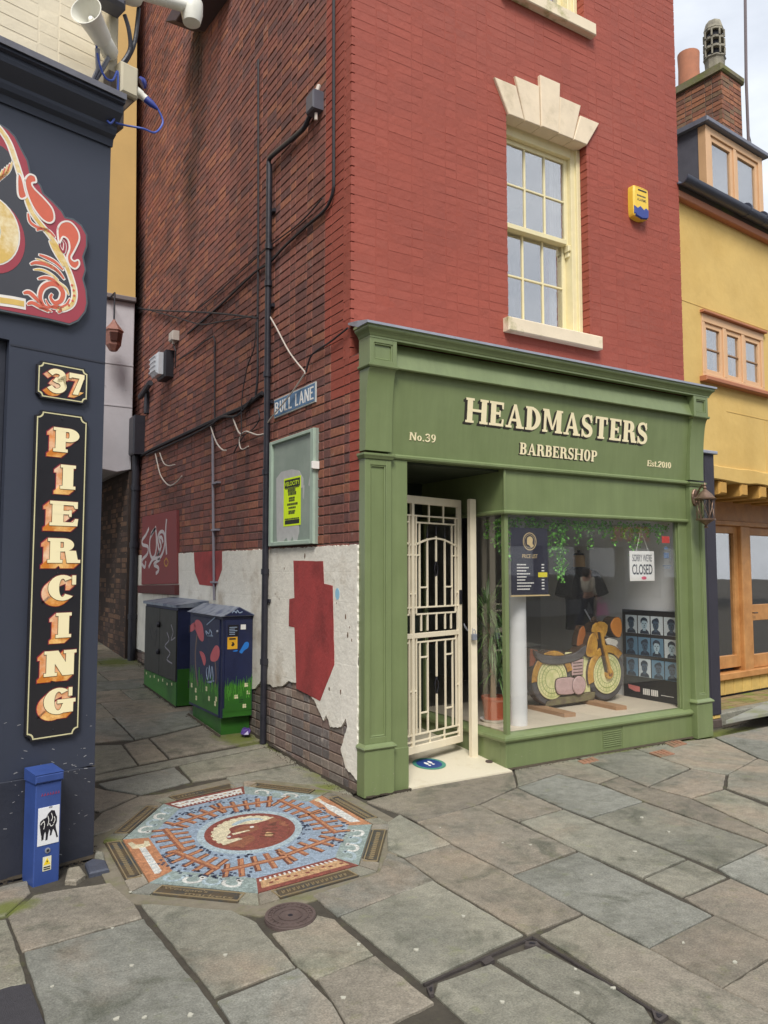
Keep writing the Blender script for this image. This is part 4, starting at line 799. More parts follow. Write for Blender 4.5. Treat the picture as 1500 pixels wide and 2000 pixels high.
# a counter, mirrors and a red barber chair dimly seen inside
cnt = thing('barber_counter', (2.2, 4.6, .12), 'pale counter along the back wall inside the dim shop', 'counter')
m = MB(); m.box(.5, 3.5, 4.5, 4.98, .12, .95, .01); m.build('cabinet', INWALL, cnt); m = MB(); m.box(.45, 3.55, 4.45, 4.99, .95, 1.0, .008); m.build('worktop', TILE, cnt)
for i, x in enumerate((.6, 1.65, 2.7)):
    m = MB(); m.box(x, x+.8, 4.94, 4.985, 1.15, 2.1, .01); mo = m.build('wall_mirror', mat('mirror frame', S(60, 54, 50), .5), None, label=['mirror on the back wall of the shop, nearest the door', 'middle mirror on the back wall of the shop', 'mirror on the back wall of the shop, farthest from the door'][i], cat='mirror', group='mirrors in the shop')
    m = MB(); m.box(x+.05, x+.75, 4.93, 4.939, 1.2, 2.05); m.build('mirror_glass', mat('mirror silver', (.8, .8, .82), .04, 0, metal=1), mo)
for i, (x, y) in enumerate(((1.15, 3.0), (2.25, 3.1))):
    ch = thing('barber_chair', (x, y, .12), ['dark red barber chair inside, nearer the door', 'dark red barber chair inside, behind the display window'][i], 'chair', 'barber chairs'); RED = mat('dark red vinyl', S(120, 34, 40), .4)
    m = MB(); m.lathe([(.24, 0), (.24, .03), (.06, .06), (.05, .34)], (x, y, .12)); m.build('pedestal', PALEMET, ch, sm=True)
    m = MB(); m.box(x-.28, x+.28, y-.28, y+.25, .47, .62, .04); m.build('seat', RED, ch); m = MB(); m.box(x-.27, x+.27, y+.16, y+.28, .6, 1.25, .04); m.build('backrest', RED, ch)
    for s_ in (-1, 1): m = MB(); m.box(x+s_*.31-.04, x+s_*.31+.04, y-.25, y+.2, .7, .78, .015); m.build('armrest', RED, ch)

# knocks and scuffs low on the green woodwork
m = MB(FF); rg = random.Random(51); CHIPG = mat('bare primer chip', S(150, 146, 124), .8)
for k in range(70):
    a0_, a1_, c_ = rg.choice(((-.01, .23, .0222), (3.63, 3.85, .0222), (1.34, 2.40, -.0449), (2.68, 3.62, -.0454), (.23, .38, -.0299))); x, z = rg.uniform(a0_, a1_), (rg.random()**2.2)*.20+.004; L_ = rg.uniform(.002, .010); t = rg.uniform(-.8, .8)
    m.ribbon([(x, z), (x+L_*math.cos(t), z+L_*math.sin(t))], rg.uniform(.0012, .004), c_-.002, c_+.0004)
m.build('paint_scuffs', CHIPG, shop, kind='stuff')

# ================================================================ security gate in the doorway
GF = yawfr((.40, .316, 0), 14); gate = thing('security_gate', (.82, .42, .14), 'cream ironwork security gate with arched bars standing across the doorway', 'gate')
def gp(name, f, m=RUSTCREAM): mb = MB(GF); f(mb); return mb.build(name, m, gate)
TZ, BZ = 2.19, .145
def leaf(x0, x1, left):
    w = x1-x0; X = lambda f: x0+w*f; t = .0065
    def vb(f, z0, z1, c=0): gp('bar', lambda m: m.box(X(f)-t, X(f)+t, z0, z1, -.0065+c, .0065+c, .001))
    def hb(f0, f1, z, c=.0006): gp('crossbar', lambda m: m.box(X(f0), X(f1), z-t, z+t, -.006+c, .006+c, .001))
    hb(0, 1, 2.03); hb(.05, .95, 1.975)
    for f in (.34, .67): vb(f, 1.975, 2.126)
    for f in (.05, .95): vb(f, 1.24, 2.03, .001)
    for f in (.13, .87): vb(f, 1.29, 1.975, -.001)
    arch = [(X(.02+.96*i/14), 1.79+.062*math.sin(math.pi*i/14)) for i in range(15)]
    gp('arch_bar', lambda m: m.ribbon(arch, .014, -.007, .0075))
    for f in (.30, .70): vb(f, 1.29, 1.85); 
    vb(.5, 1.66, 1.87); vb(.5, 1.29, 1.54)
    for f in (.30, .5, .70): gp('spear_finial', lambda m: m.lathe([(.004, 0), (.009, .015), (.006, .05), (.001, .10)], GF.pt(X(f), 1.85+(.02 if f == .5 else 0), 0), seg=8), BLACK)
    def dia(z):
        for s_ in (-1, 1): gp('diamond_scroll', lambda m: m.tube(smooth([(X(.5), z-.07, 0), (X(.5)+s_*.022, z, 0), (X(.5), z+.07, 0)], 4), .0045, 6), BLACK)
    dia(1.60)
    hb(.13, .30, 1.45); hb(.70, .87, 1.45); hb(0, .13, 1.71); hb(.87, 1, 1.71); hb(0, .05, 1.40); hb(.95, 1, 1.40)
    hb(0, 1, 1.29); hb(.05, .95, 1.235)
    for f in (.16, .30, .5, .70, .84): vb(f, 1.10, 1.235)
    gp('lock_rail', lambda m: m.box(x0, x1, 1.045, 1.085, -.012, .012, .002)); hb(.05, .95, 1.012)
    for f in (.05, .95): vb(f, .29, 1.085, .001)
    for f in (.13, .87): vb(f, .29, 1.012, -.001)
    for f in (.30, .70): vb(f, .29, 1.012)
    vb(.5, .72, 1.012); vb(.5, .29, .58); dia(.65); hb(.13, .30, .89); hb(.70, .87, .89); hb(0, .05, .63); hb(.95, 1, .63); hb(.13, .30, .45); hb(.70, .87, .45)
    hb(0, 1, .288); hb(0, 1, .235)
    for f in (.34, .67): vb(f, .20, .288)
    gp('top_rail', lambda m: m.box(x0-.02, x1+.02, 2.126, TZ, -.014, .014, .003)); gp('bottom_rail', lambda m: m.box(x0-.02, x1+.02, BZ, .205, -.0142, .0142, .003))
leaf(.285, .84, False); leaf(-.27, .255, True)
for a0, a1 in ((.84, .885), (.255, .285), (-.315, -.27)): gp('stile', lambda m: m.box(a0, a1, BZ+.001, TZ-.001, -.0135, .0138, .003))
gp('lock_case', lambda m: m.box(.845, .878, 1.30, 1.42, .0138, .02, .002), BLACK)
m = MB(); m.box(1.238, 1.300, .365, .405, .045, 2.19, .004); gpost = m.build('gate_post', RUSTCREAM, None, label='slim cream iron gate post with rust beside the window return', cat='post')
pk = GF.pt(.90, 1.13, .02); q = V((1.25, .36, 1.10)); chn = thing('chain_and_padlock', tuple((pk+q)/2-V((0, 0, .05))), 'small silver padlock on a chain fastening the cream gate', 'padlock')
pts = [pk.lerp(q, i/7)-V((0, 0, .035*math.sin(math.pi*i/7))) for i in range(8)]
for i in range(7):
    m = MB(); a, b = pts[i], pts[i+1]; d = (b-a); s_ = V((0, 0, 1)).cross(d).normalized()*.006 if i % 2 else V((0, 0, .006)); m.tube([tuple(a+s_), tuple(b+s_), tuple(b-s_), tuple(a-s_), tuple(a+s_)], .0025, 6); m.build('chain_link', PALEMET, chn)
pc = q+V((0, -.02, -.06)); m = MB(); m.box(pc.x-.022, pc.x+.022, pc.y-.01, pc.y+.01, pc.z-.03, pc.z+.02, .004); m.build('lock_body', PALEMET, chn); m = MB(); m.tube([(pc.x-.014, pc.y, pc.z+.02), (pc.x-.014, pc.y, pc.z+.045), (pc.x, pc.y, pc.z+.058), (pc.x+.014, pc.y, pc.z+.045), (pc.x+.014, pc.y, pc.z+.02)], .0035, 6); m.build('shackle', PALEMET, chn)

# ================================================================ fixtures on the lane wall
PIPE = mat('black pipe paint', S(44, 44, 52), .42, .25, 8, .2, 60); CABLE = mat('black cable', S(40, 38, 44), .6, .1); WIRE = mat('white cable', S(196, 186, 176), .6, .1); GREYC = mat('grey conduit', S(142, 138, 148), .5, .1)
dp = thing('downpipe', (-.05, 1.70, .06), 'black downpipe on the lane wall beside the noticeboard', 'pipe')
m = MB(SF); m.tube([(-1.70, .06, .05), (-1.70, 2.7, .045), (-1.715, 5.37, .045)], .029, 12); m.build('pipe', PIPE, dp, sm=True)
for z in (.75, 1.55, 2.45, 3.35, 4.2, 4.55): m = MB(SF); m.tube([(-1.703, z, .046), (-1.703, z+.05, .046)], .037, 12); m.build('collar', PIPE, dp, sm=True)
for z in (1.3, 2.2, 3.1, 4.0, 4.9): m = MB(SF); m.box(-1.76, -1.645, z, z+.03, 0, .03, .003); m.build('bracket', PIPE, dp)
cd = thing('cable_conduit', (-.05, 1.2, 5.3), 'black conduit and junction box high on the lane wall', 'conduit')
m = MB(SF); m.tube(smooth([(-1.715, 5.36, .05), (-1.69, 5.42, .05), (-1.45, 5.41, .04), (-1.15, 5.38, .035), (-.98, 5.37, .035), (-.9, 5.42, .03), (-.80, 5.43, .03)], 4), .022, 10); m.build('pipe', PIPE, cd, sm=True)
m = MB(SF); m.box(-.83, -.69, 5.38, 5.54, 0, .10, .012); m.build('junction_box', mat('grey junction box', S(88, 88, 98), .5), cd); m = MB(SF); m.tube([(-.73, 5.36, .05), (-.73, 5.30, .05)], .014, 8); m.tube([(-.72, 5.54, .05), (-.72, 5.60, .03)], .018, 8); m.build('gland', WIRE, cd)
def cable(name, pts, r, mt, lab, c=.02, n=4, sag=None):
    p = smooth([(a, b, c) for a, b in pts], n); m = MB(SF); m.tube(p, r, 6); return m.build(name, mt, None, sm=True, label=lab, cat='cable', group='cables on the lane wall')
cable('cable', [(-2.080,6.620),(-2.051,5.649),(-2.023,4.712),(-2.012,3.902),(-1.998,3.451),(-2.042,3.237)], .010, CABLE, 'thin black cable running straight down left of the black downpipe')
cable('cable', [(-0.488,6.472),(-0.479,5.551),(-0.471,4.737),(-0.478,4.605),(-0.539,4.529),(-0.654,4.495),(-0.986,4.493),(-1.403,4.478),(-1.745,4.444),(-2.119,4.470),(-3.128,4.428),(-4.196,4.413)], .013, CABLE, 'black cable down the red corner strip that slants away across the wall')
cable('cable', [(-0.665,4.615),(-1.088,4.573),(-1.749,4.603),(-2.531,4.601),(-3.300,4.594),(-4.577,4.643)], .007, CABLE, 'thinner black cable above and parallel to the slanting one')
cable('cable', [(-8.657,6.069),(-5.835,5.175),(-3.291,4.407),(-2.002,3.989)], .010, CABLE, 'upper black cable crossing from the rendered house to the wall', .03)
cable('cable', [(-6.944,5.558),(-4.848,4.810),(-3.723,4.398),(-3.121,4.256),(-2.105,4.038)], .008, CABLE, 'lower drooping black cable from the rendered house to the wall', .03)
cable('cable', [(-1.881,3.240),(-2.342,3.192),(-2.694,3.196),(-3.153,3.198),(-3.750,3.201),(-4.633,3.204),(-5.679,3.207),(-6.547,3.187)], .022, CABLE, 'thick bunch of black cables along the lane wall')
cable('cable', [(-2.080,3.229),(-2.477,3.128),(-2.918,3.186),(-3.265,3.160),(-3.931,3.145),(-4.958,3.152),(-5.934,3.155)], .012, CABLE, 'black cable sagging under the thick bunch', .035)
cable('cable', [(-3.282,3.151),(-3.194,3.037),(-3.061,2.918),(-2.903,2.837),(-2.796,2.818)], .008, WIRE, 'short white cable end hanging right of the grey conduit', .03)
cable('cable', [(-5.473,3.125),(-5.365,2.983),(-5.210,2.811),(-4.925,2.671),(-4.703,2.631),(-4.452,2.658),(-4.292,2.704)], .008, WIRE, 'long white cable loop hanging below the bunch at left', .03)
cable('cable', [(-5.231,3.101),(-5.034,2.944),(-4.807,2.886),(-4.548,2.869)], .007, WIRE, 'small white cable loop inside the longer one', .04)
cable('cable', [(-2.619,3.136),(-2.529,3.032),(-2.443,2.952),(-2.360,2.924),(-2.239,2.931),(-1.968,2.856),(-1.797,2.841)], .008, WIRE, 'white cable curling from the bunch to the downpipe', .03)
cable('cable', [(-1.950,3.097),(-1.923,2.995),(-2.071,2.931),(-2.305,2.896),(-2.466,2.826),(-2.576,2.763)], .006, CABLE, 'thin black cable hanging in a curve left of the downpipe', .03)
cable('cable', [(-2.360,2.924),(-2.412,2.870),(-2.382,2.790),(-2.300,2.764),(-2.169,2.776)], .006, WIRE, 'tiny white cable hook below the curled one', .035)
cable('cable', [(-1.793,4.009),(-1.554,3.779),(-1.253,3.471),(-0.936,3.226)], .007, WIRE, 'pale cable slanting from the downpipe to the street name plate', .03)
cable('cable', [(-0.917,3.217),(-1.112,3.126),(-1.371,3.032),(-1.591,2.964),(-1.705,2.912)], .007, WIRE, 'pale cable lying slantwise over the street name plate', .045)
cable('cable', [(-0.927,3.228),(-0.852,3.332),(-0.731,3.363),(-0.509,3.375),(-0.212,3.411)], .008, CABLE, 'black cable from the street name plate up to the cornice', .03)
cable('cable', [(-4.548,4.176),(-3.894,4.152),(-3.279,4.145),(-3.220,3.942),(-3.202,3.542),(-3.185,3.192)], .009, CABLE, 'black cable squared off around the floodlight and down', .02, 2)
cable('cable', [(-2.001,3.949),(-2.044,3.710),(-2.220,3.550),(-2.344,3.269),(-2.346,2.912)], .005, CABLE, 'very thin black cable bowed out left of the downpipe', .04)
gc = cable('conduit_pipe', [(-3.228,3.053),(-3.172,2.205),(-3.097,1.273)], .014, GREYC, 'slim grey conduit down to the painted cabinets', .025)
for z in (1.45, 2.0, 2.5): a = -3.13; m = MB(SF); m.box(-3.2, -3.02, z, z+.02, 0, .04, .002); m.build('saddle', GREYC, gc)
# street name plate
NAVY = mat('blue enamel', S(66, 112, 152), .4, .1, 6, coat=.2); EDGE = mat('pale worn edge', S(186, 190, 186), .5, .1)
sp = thing('street_sign', (-.02, 1.2, 2.95), 'blue street name plate with worn white letters on the brick', 'sign')
m = MB(SF); m.box(-1.62, -.785, 2.955, 3.125, 0, .012, .003); m.build('plate_edge', EDGE, sp); m = MB(SF); m.box(-1.608, -.797, 2.967, 3.113, .012, .014); m.build('plate', NAVY, sp)
word(SF, 'BULL', -1.595, 2.985, .108, .36, .014, WHITE, sp, depth=.0015, t=.15, h=.13, s=0, k=.85, track=.14); word(SF, 'LANE', -1.165, 2.985, .108, .355, .014, WHITE, sp, depth=.0015, t=.15, h=.13, s=0, k=.85, track=.12)
# noticeboard
SN = SF.at(0, 0, -.024)
NB = mat('grey green board paint', S(136, 150, 138), .5, .08, 4, col2=S(150, 160, 150)); NBF = mat('pale green frame', S(164, 182, 166), .5, .1, 8)
nb = thing('notice_board', (-.05, 1.2, 1.79), 'grey green noticeboard with whitewash smears on the lane wall', 'noticeboard')
A0, A1, Z0, Z1 = -1.635, -.745, 1.80, 2.735
m = MB(SN); m.box(A0, A1, Z0, Z1, 0, .05, .003); m.build('panel', NB, nb)
for (a, b, c, d) in ((A0, A0+.05, Z0, Z1), (A1-.06, A1, Z0, Z1), (A0+.05, A1-.06, Z0, Z0+.035), (A0+.05, A1-.06, Z1-.03, Z1)): m = MB(SN); m.box(a, b, c, d, .05, .072, .004); m.build('frame_rail', NBF, nb)
WASH = mat('thin whitewash', S(186, 186, 184), .8, .12, 14)
m = MB(SN); m.poly([(-1.521,2.399),(-1.412,2.447),(-1.201,2.447),(-1.050,2.418),(-0.970,2.345),(-0.969,2.272),(-1.047,2.266),(-1.063,2.031),(-1.041,1.902),(-1.079,1.826),(-1.138,1.811),(-1.170,1.872),(-1.240,1.805),(-1.293,1.868),(-1.387,1.818),(-1.463,1.802),(-1.497,1.875)], .050, .0515); m.poly([(-0.838,2.374),(-0.800,2.349),(-0.817,2.259),(-0.874,2.281)], .05, .0515); m.poly([(-0.979,2.290),(-0.950,2.288),(-0.958,2.174),(-0.977,2.188)], .05, .0512); m.build('whitewash_smear', WASH, nb)
m = MB(SN); m.box(-.75, -.72, 2.40, 2.46, .03, .09, .004); m.build('clasp', WHITE, nb)
LIME = mat('fluorescent yellow paper', S(222, 250, 20), .7, .03); PRINT = mat('black print', S(38, 42, 30), .7)
q = [(-1.353,2.393),(-1.003,2.387),(-0.995,1.958),(-1.322,1.964)]; a0, a1, z0, z1 = q[0][0], q[1][0]-.01, q[3][1], q[1][1]-.01
po = MB(SN); po.box(a0, a1, z0, z1, .0515, .053); po = po.build('poster', LIME, None, label='fluorescent yellow handbill pasted on the noticeboard', cat='poster')
w = a1-a0
m = MB(SN); m.box(a0+.02, a1-.015, z1-.085, z1-.015, .053, .0536); m.build('black_band', PRINT, po); plain(SN, 'VELOCITY', a0+.025, z1-.068, .036, .0542, LIME, po, width=w-.05, bold=.01)
m = MB(SN); m.box(a0+.03, a1-.02, z0+.015, z0+.05, .053, .0536); m.build('black_band', PRINT, po)
for k, (f0, f1, zz, hh) in enumerate(((.25, .7, .70, .028), (.28, .68, .63, .028), (.32, .62, .55, .018), (.32, .62, .50, .018), (.22, .78, .42, .02), (.3, .66, .35, .018), (.3, .66, .28, .016), (.3, .66, .24, .016), (.08, .92, .13, .012), (.15, .9, .095, .012), (.1, .9, .77, .008))):
    m = MB(SN); zq = z0+(z1-z0)*zz
    x = a0+w*f0
    while x < a0+w*f1: d = random.uniform(.012, .03); m.box(x, x+d*.8, zq, zq+hh, .053, .0535); x += d
    m.build('print_line', PRINT, po)
# red boarded hatch with white tag
MAR = mat('faded maroon board', S(140, 70, 70), .7, .1, 3, .1, 30); gb = thing('hatch_board', (-.05, 5.2, 1.25), 'faded maroon boarded hatch with a white graffiti tag', 'board')
m = MB(SF); m.poly([(-6.050,2.313),(-4.471,2.311),(-4.394,1.423),(-6.025,1.383)], 0, .035, bev=.004); m.build('board', MAR, gb); m = MB(SF); m.poly([(-6.105,1.374),(-4.373,1.411),(-4.365,1.290),(-6.069,1.270)], 0, .07, bev=.006); m.build('ledge', mat('dark maroon ledge', S(96, 48, 46), .7), gb)
TAGW = mat('white spray paint', S(206, 196, 196), .7, .1); m = MB(SF)
for k, s_ in enumerate(([(-5.696,2.142),(-5.843,2.058),(-6.023,1.994),(-5.991,1.930),(-5.727,1.895),(-5.745,1.799),(-5.974,1.733),(-6.023,1.677),(-5.859,1.621),(-5.814,1.704)], [(-5.350,2.140),(-5.514,2.066),(-5.632,1.982),(-5.620,1.824),(-5.489,1.741),(-5.347,1.793),(-5.310,1.938),(-5.372,2.114),(-5.588,2.055)], [(-5.318,1.726),(-5.183,1.816),(-5.265,1.970),(-5.155,2.065),(-4.994,2.059),(-4.920,1.959),(-4.978,1.832),(-5.131,1.744),(-5.273,1.752),(-5.095,1.880),(-5.196,1.988),(-5.081,1.997),(-5.007,1.930)], [(-4.871,2.221),(-4.902,2.023),(-4.840,1.778)], [(-5.654,1.620),(-5.487,1.714),(-5.272,1.739),(-5.130,1.724),(-5.409,1.660),(-5.215,1.620),(-5.189,1.574),(-5.304,1.541)])): m.ribbon(smooth(s_, 4), .045, .035, .0365+.0004*k)
m.build('spray_tag', TAGW, gb); m = MB(SF); m.ribbon(smooth([(-4.859,1.734),(-4.768,1.682),(-4.852,1.632),(-4.945,1.683),(-4.859,1.734)], 4), .02, .035, .0362); m.build('spray_ring', mat('ochre spray paint', S(188, 140, 70), .7), gb)
# floodlight and sensor
fl = thing('floodlight', (-.1, 5.2, 4.05), 'black bulkhead floodlight with clear ribbed lens on the lane wall', 'light fitting'); fp = [(-5.573,4.435),(-4.814,4.311),(-4.791,3.957),(-5.495,4.054)]; fa0, fa1 = fp[0][0]-.02, fp[1][0]
m = MB(SF); m.box(fa1-.36, fa1, 4.02, 4.36, 0, .12, .02); m.build('housing', BLACK, fl); LENS = mat('frosted lens', S(206, 210, 216), .25, .1, 9)
m = MB(SF); m.box(fa1-.34, fa1-.05, 4.05, 4.33, .12, .22, .04); m.build('lens', LENS, fl)
for k in range(4): m = MB(SF); m.box(fa1-.33, fa1-.06, 4.09+.06*k, 4.11+.06*k, .22, .228, .003); m.build('lens_rib', LENS, fl)
sn = [(-4.675,4.499)][0]; m = MB(SF); m.box(sn[0]-.09, sn[0]+.07, sn[1]-.06, sn[1]+.06, 0, .09, .012); sno = m.build('sensor_box', WIRE, None, label='small white sensor box above the floodlight', cat='sensor'); m = MB(SF); m.tube([(sn[0], sn[1]-.06, .05), (sn[0], sn[1]-.10, .05)], .02, 8); m.build('gland', WIRE, sno); m = MB(SF); m.tube([(sn[0], sn[1]-.10, .05), (sn[0]+.06, sn[1]-.2, .04), (sn[0]+.02, sn[1]-.4, .03)], .008, 6); m.build('flex', CABLE, sno)
# far black pipe and its hopper
fp_ = thing('soil_pipe', (-.08, 6.3, .34), 'black soil pipe at the far end of the lane wall', 'pipe'); m = MB(SF); m.tube([(-6.32, .33, .07), (-6.32, 1.6, .07), (-6.32, 3.2, .07)], .055, 12); m.build('pipe', PIPE, fp_, sm=True)
for z in (.9, 1.9, 2.7): m = MB(SF); m.tube([(-6.32, z, .07), (-6.32, z+.07, .07)], .066, 12); m.build('collar', PIPE, fp_, sm=True)
m = MB(SF); m.box(-6.42, -6.15, 3.2, 3.75, 0, .16, .02); m.build('hopper', PIPE, fp_); m = MB(SF); m.box(-6.05, -5.95, 3.75, 4.1, 0, .05, .01); m.tube([(-6.2, 4.02, .06), (-5.7, 4.12, .06)], .04, 8); m.build('elbow', PIPE, fp_)
# lead-grey flue hood high up
hp = [(-4.257,8.258),(-3.817,7.987),(-2.924,7.861),(-3.468,8.220)]; m = MB(SF); m.poly(hp, 0, .35, bev=.01); m.build('flue_hood', mat('dark flue hood', S(60, 48, 58), .7), None, label='dark hood jutting from the brick wall at the top of the view', cat='hood')
# ================================================================ painted utility cabinets
CABN = mat('navy cabinet paint', S(34, 42, 78), .5, .25, 8, .1, 30, col2=S(26, 28, 44), thr=(.5, .75), scale2=4); CABK = mat('dark olive cabinet doors', S(48, 48, 44), .5, .15, 6); CABG = mat('grass green cabinet paint', S(58, 120, 38), .5, .35, 9, col2=S(34, 78, 30), thr=(.4, .7)); CABT = mat('weathered cabinet lid', S(140, 148, 160), .5, .2, 10, col2=S(70, 82, 110), thr=(.45, .7), scale2=8)
PINK = mat('pink mural paint', S(206, 100, 108), .6, .12, 12); STEMB = mat('brown mural stem', S(122, 100, 90), .6); FLOW = mat('cream mural flower', S(226, 220, 176), .6); SPRAYL = mat('pale blue tag', S(158, 176, 200), .6); CYAN = mat('bright blue mural paint', S(40, 124, 210), .6); LABELK = mat('black label', S(28, 26, 34), .5); AMBER = mat('amber sticker', S(232, 176, 44), .5)
def grad_edge(m, a0, a1, zl, amp, seed, c, mt):
    rg = random.Random(seed); n = 26; top = [(a0+(a1-a0)*i/n, zl+rg.uniform(-amp, amp)+(amp if i % 2 else -amp)) for i in range(n+1)]
    m.poly([(a0, zl-.25), (a1, zl-.25)]+top[::-1], c, c+.0012, mt)
# nearer, gabled
c2 = thing('utility_cabinet', (-.15, 2.53, .1), 'nearer navy street cabinet with gabled lid, pink flowers and green grass mural', 'cabinet', 'painted street cabinets')
X0, X1, Y0, Y1, Zb, Zt = -.305, -.012, 2.06, 3.0, .245, 1.165
m = MB(); m.box(X0, X1, Y0, Y1, Zb, Zt, .006); m.build('body', CABN, c2)
m = MB(); m.box(X0+.02, X1, Y0+.06, Y1-.06, .05, Zb); m.build('plinth', CABG, c2)
m = MB(); xm = (X0+X1)/2; m.add([(X0-.03, Y0-.03, Zt), (X1+.03, Y0-.03, Zt), (xm, Y0-.03, Zt+.085), (X0-.03, Y1+.03, Zt), (X1+.03, Y1+.03, Zt), (xm, Y1+.03, Zt+.085)], [[0, 1, 2], [5, 4, 3], [0, 2, 5, 3], [1, 4, 5, 2], [0, 3, 4, 1]], 0, True); lid = m.build('lid', CABT, c2)
m = MB(); m.add([(X0+.0, Y0-.033, Zt+.004), (X1, Y0-.033, Zt+.004), (xm, Y0-.033, Zt+.078)], [[0, 1, 2]], 0, True); m.build('gable', CABN, lid)
DF = SF.at(0, 0, -X0); ND = [(-2.981,1.210),(-2.925,0.244)]
m = MB(DF); m.box(-Y1+.03, -Y0-.05, Zb+.0, Zt-.03, 0, .012, .004); dr = m.build('door', CABN, c2)
m = MB(DF); grad_edge(m, -Y1+.035, -Y0-.055, .52, .03, 1, .012, 0); m.build('mural_grass', CABG, dr)
def flower(m, a, b, r, c):
    for k in range(4): t = .785+k*1.571; m.poly(circ(a+r*.7*math.cos(t), b+r*.7*math.sin(t), r*.55, 8), c, c+.001+.0002*k)
for i, (x, y) in enumerate([(-2.887,0.441),(-2.738,0.336),(-2.758,0.408),(-2.441,0.463),(-2.364,0.383),(-2.168,0.405),(-2.194,0.360)]): m = MB(DF); flower(m, x, y, .022, .0135); m.build('mural_flower', FLOW, dr)
for nm, pts in (('bud', [(-2.806,1.086),(-2.711,1.097),(-2.601,1.058),(-2.550,0.963),(-2.562,0.903),(-2.654,0.906),(-2.768,0.973),(-2.835,1.034)]), ('bud', [(-2.226,0.882),(-2.143,0.889),(-2.100,0.846),(-2.124,0.779),(-2.219,0.741),(-2.333,0.740),(-2.335,0.797)]), ('petal', [(-2.965,1.026),(-2.837,1.064),(-2.817,1.005),(-2.962,0.964)]), ('bud', [(-2.664,0.796),(-2.541,0.787),(-2.478,0.725),(-2.520,0.672),(-2.599,0.738)])): m = MB(DF); m.poly(smooth(pts, 3, True), .012, .0138); m.build('mural_flower', PINK, dr)
for pts, wd in (([(-2.751,0.949),(-2.790,0.795),(-2.781,0.645),(-2.708,0.455)], .03), ([(-2.219,0.741),(-2.185,0.614),(-2.208,0.508)], .02)): m = MB(DF); m.ribbon(smooth(pts, 4), wd, .012, .0134); m.build('mural_stem', STEMB, dr)
for pts in ([(-2.431,0.663),(-2.458,0.621),(-2.410,0.550),(-2.373,0.688),(-2.339,0.568),(-2.301,0.686),(-2.267,0.557),(-2.438,0.527),(-2.239,0.561)], [(-2.465,1.066),(-2.238,1.147)], [(-2.461,0.969),(-2.492,1.006),(-2.402,0.983),(-2.375,1.024),(-2.315,0.980),(-2.460,0.960),(-2.286,0.972)]): m = MB(DF); m.ribbon(smooth(pts, 3), .010, .012, .0145); m.build('spray_tag', SPRAYL, dr)
EF = FF.at(0, 0, -Y0); m = MB(EF); m.box(X0+.02, X1-.006, Zb+.09, Zt-.035, 0, .008, .003); ed = m.build('end_panel', CABN, c2)
m = MB(EF); grad_edge(m, X0+.022, X1-.008, .55, .02, 4, .008, 0); m.box(X0+.022, X1-.008, Zb+.092, .30+.01, .008, .0094); m.build('mural_grass', CABG, ed)
m = MB(EF); m.box(X0+.01, X1-.004, Zb+.003, Zb+.085, 0, .006, .002); m.build('kick_panel', CABG, ed)
for (x, y) in ((-.075, .53), (-.055, .46), (-.17, .43), (-.09, .34)): m = MB(EF); flower(m, x, y, .018, .0095); m.build('mural_flower', FLOW, ed)
m = MB(EF); m.box(-.255, -.155, .985, 1.085, .008, .0095); m.build('notice', LABELK, ed); m = MB(EF); m.box(-.262, -.165, .865, .975, .008, .0098); am = m.build('warning_sticker', AMBER, ed)
m = MB(EF); m.box(-.245, -.182, .95, .965, .0098, .0103); m.poly([(-.222, .93), (-.200, .925), (-.192, .905), (-.208, .888), (-.228, .90), (-.215, .912)], .0098, .0103); m.build('print', LABELK, ed)
m = MB(EF); 
for k in range(5): m.box(-.245, -.245+random.uniform(.05, .08), 1.06-.016*k, 1.066-.016*k, .0095, .0099)
m.build('print', SPRAYL, ed); m = MB(EF); m.box(-.135, -.085, 1.04, 1.085, .008, .0095); m.build('paper_sticker', WHITE, ed)
m = MB(EF); m.poly(smooth([(-.13, .86), (-.09, .92), (-.055, .915), (-.06, .87), (-.10, .845), (-.12, .82), (-.145, .835)], 4, True), .008, .0096); m.poly(smooth([(-.21, .845), (-.17, .855), (-.16, .845), (-.18, .84)], 3, True), .008, .0094); m.build('mural_butterfly', CYAN, ed)
m = MB(EF); m.ribbon(smooth([(-.23, 1.195), (-.21, 1.215), (-.19, 1.195), (-.18, 1.22), (-.16, 1.195), (-.13, 1.205)], 3), .008, .034, .0355); m.build('spray_tag', SPRAYL, ed)
for z in (.375, .395): m = MB(EF); m.box(-.14, -.10, z, z+.006, .008, .0108, .001); m.build('louvre', LABELK, ed)
for z in (.40, .95): m = MB(DF); m.box(-Y1+.012, -Y1+.032, z, z+.08, .0, .02, .004); m.build('hinge', BLACK, c2)
m = MB(DF); m.lathe([(.016, 0), (.016, .008), (.008, .012)], DF.pt(-Y0-.10, 1.02, .012), DF.n, 12); m.build('door_lock', PALEMET, c2, sm=True)
rgc = random.Random(6)
for F_, a0_, a1_, c_ in ((DF, -Y1+.04, -Y0-.06, .0128), (EF, X0+.03, X1-.015, .0098)):
    m = MB(F_)
    for k in range(46):
        a = rgc.uniform(a0_, a1_); z = rgc.uniform(.40, .52); h_ = rgc.uniform(.05, .14); b = rgc.uniform(-.02, .02); m.ribbon([(a, z), (a+b*.4, z+h_*.5), (a+b, z+h_)], [.006, .004, .001], c_-.001, c_+.0006+.00003*k)
    m.build('mural_blades', mat('bright mural blade', S(82, 150, 52), .5, .3, 30), c2, kind='stuff')
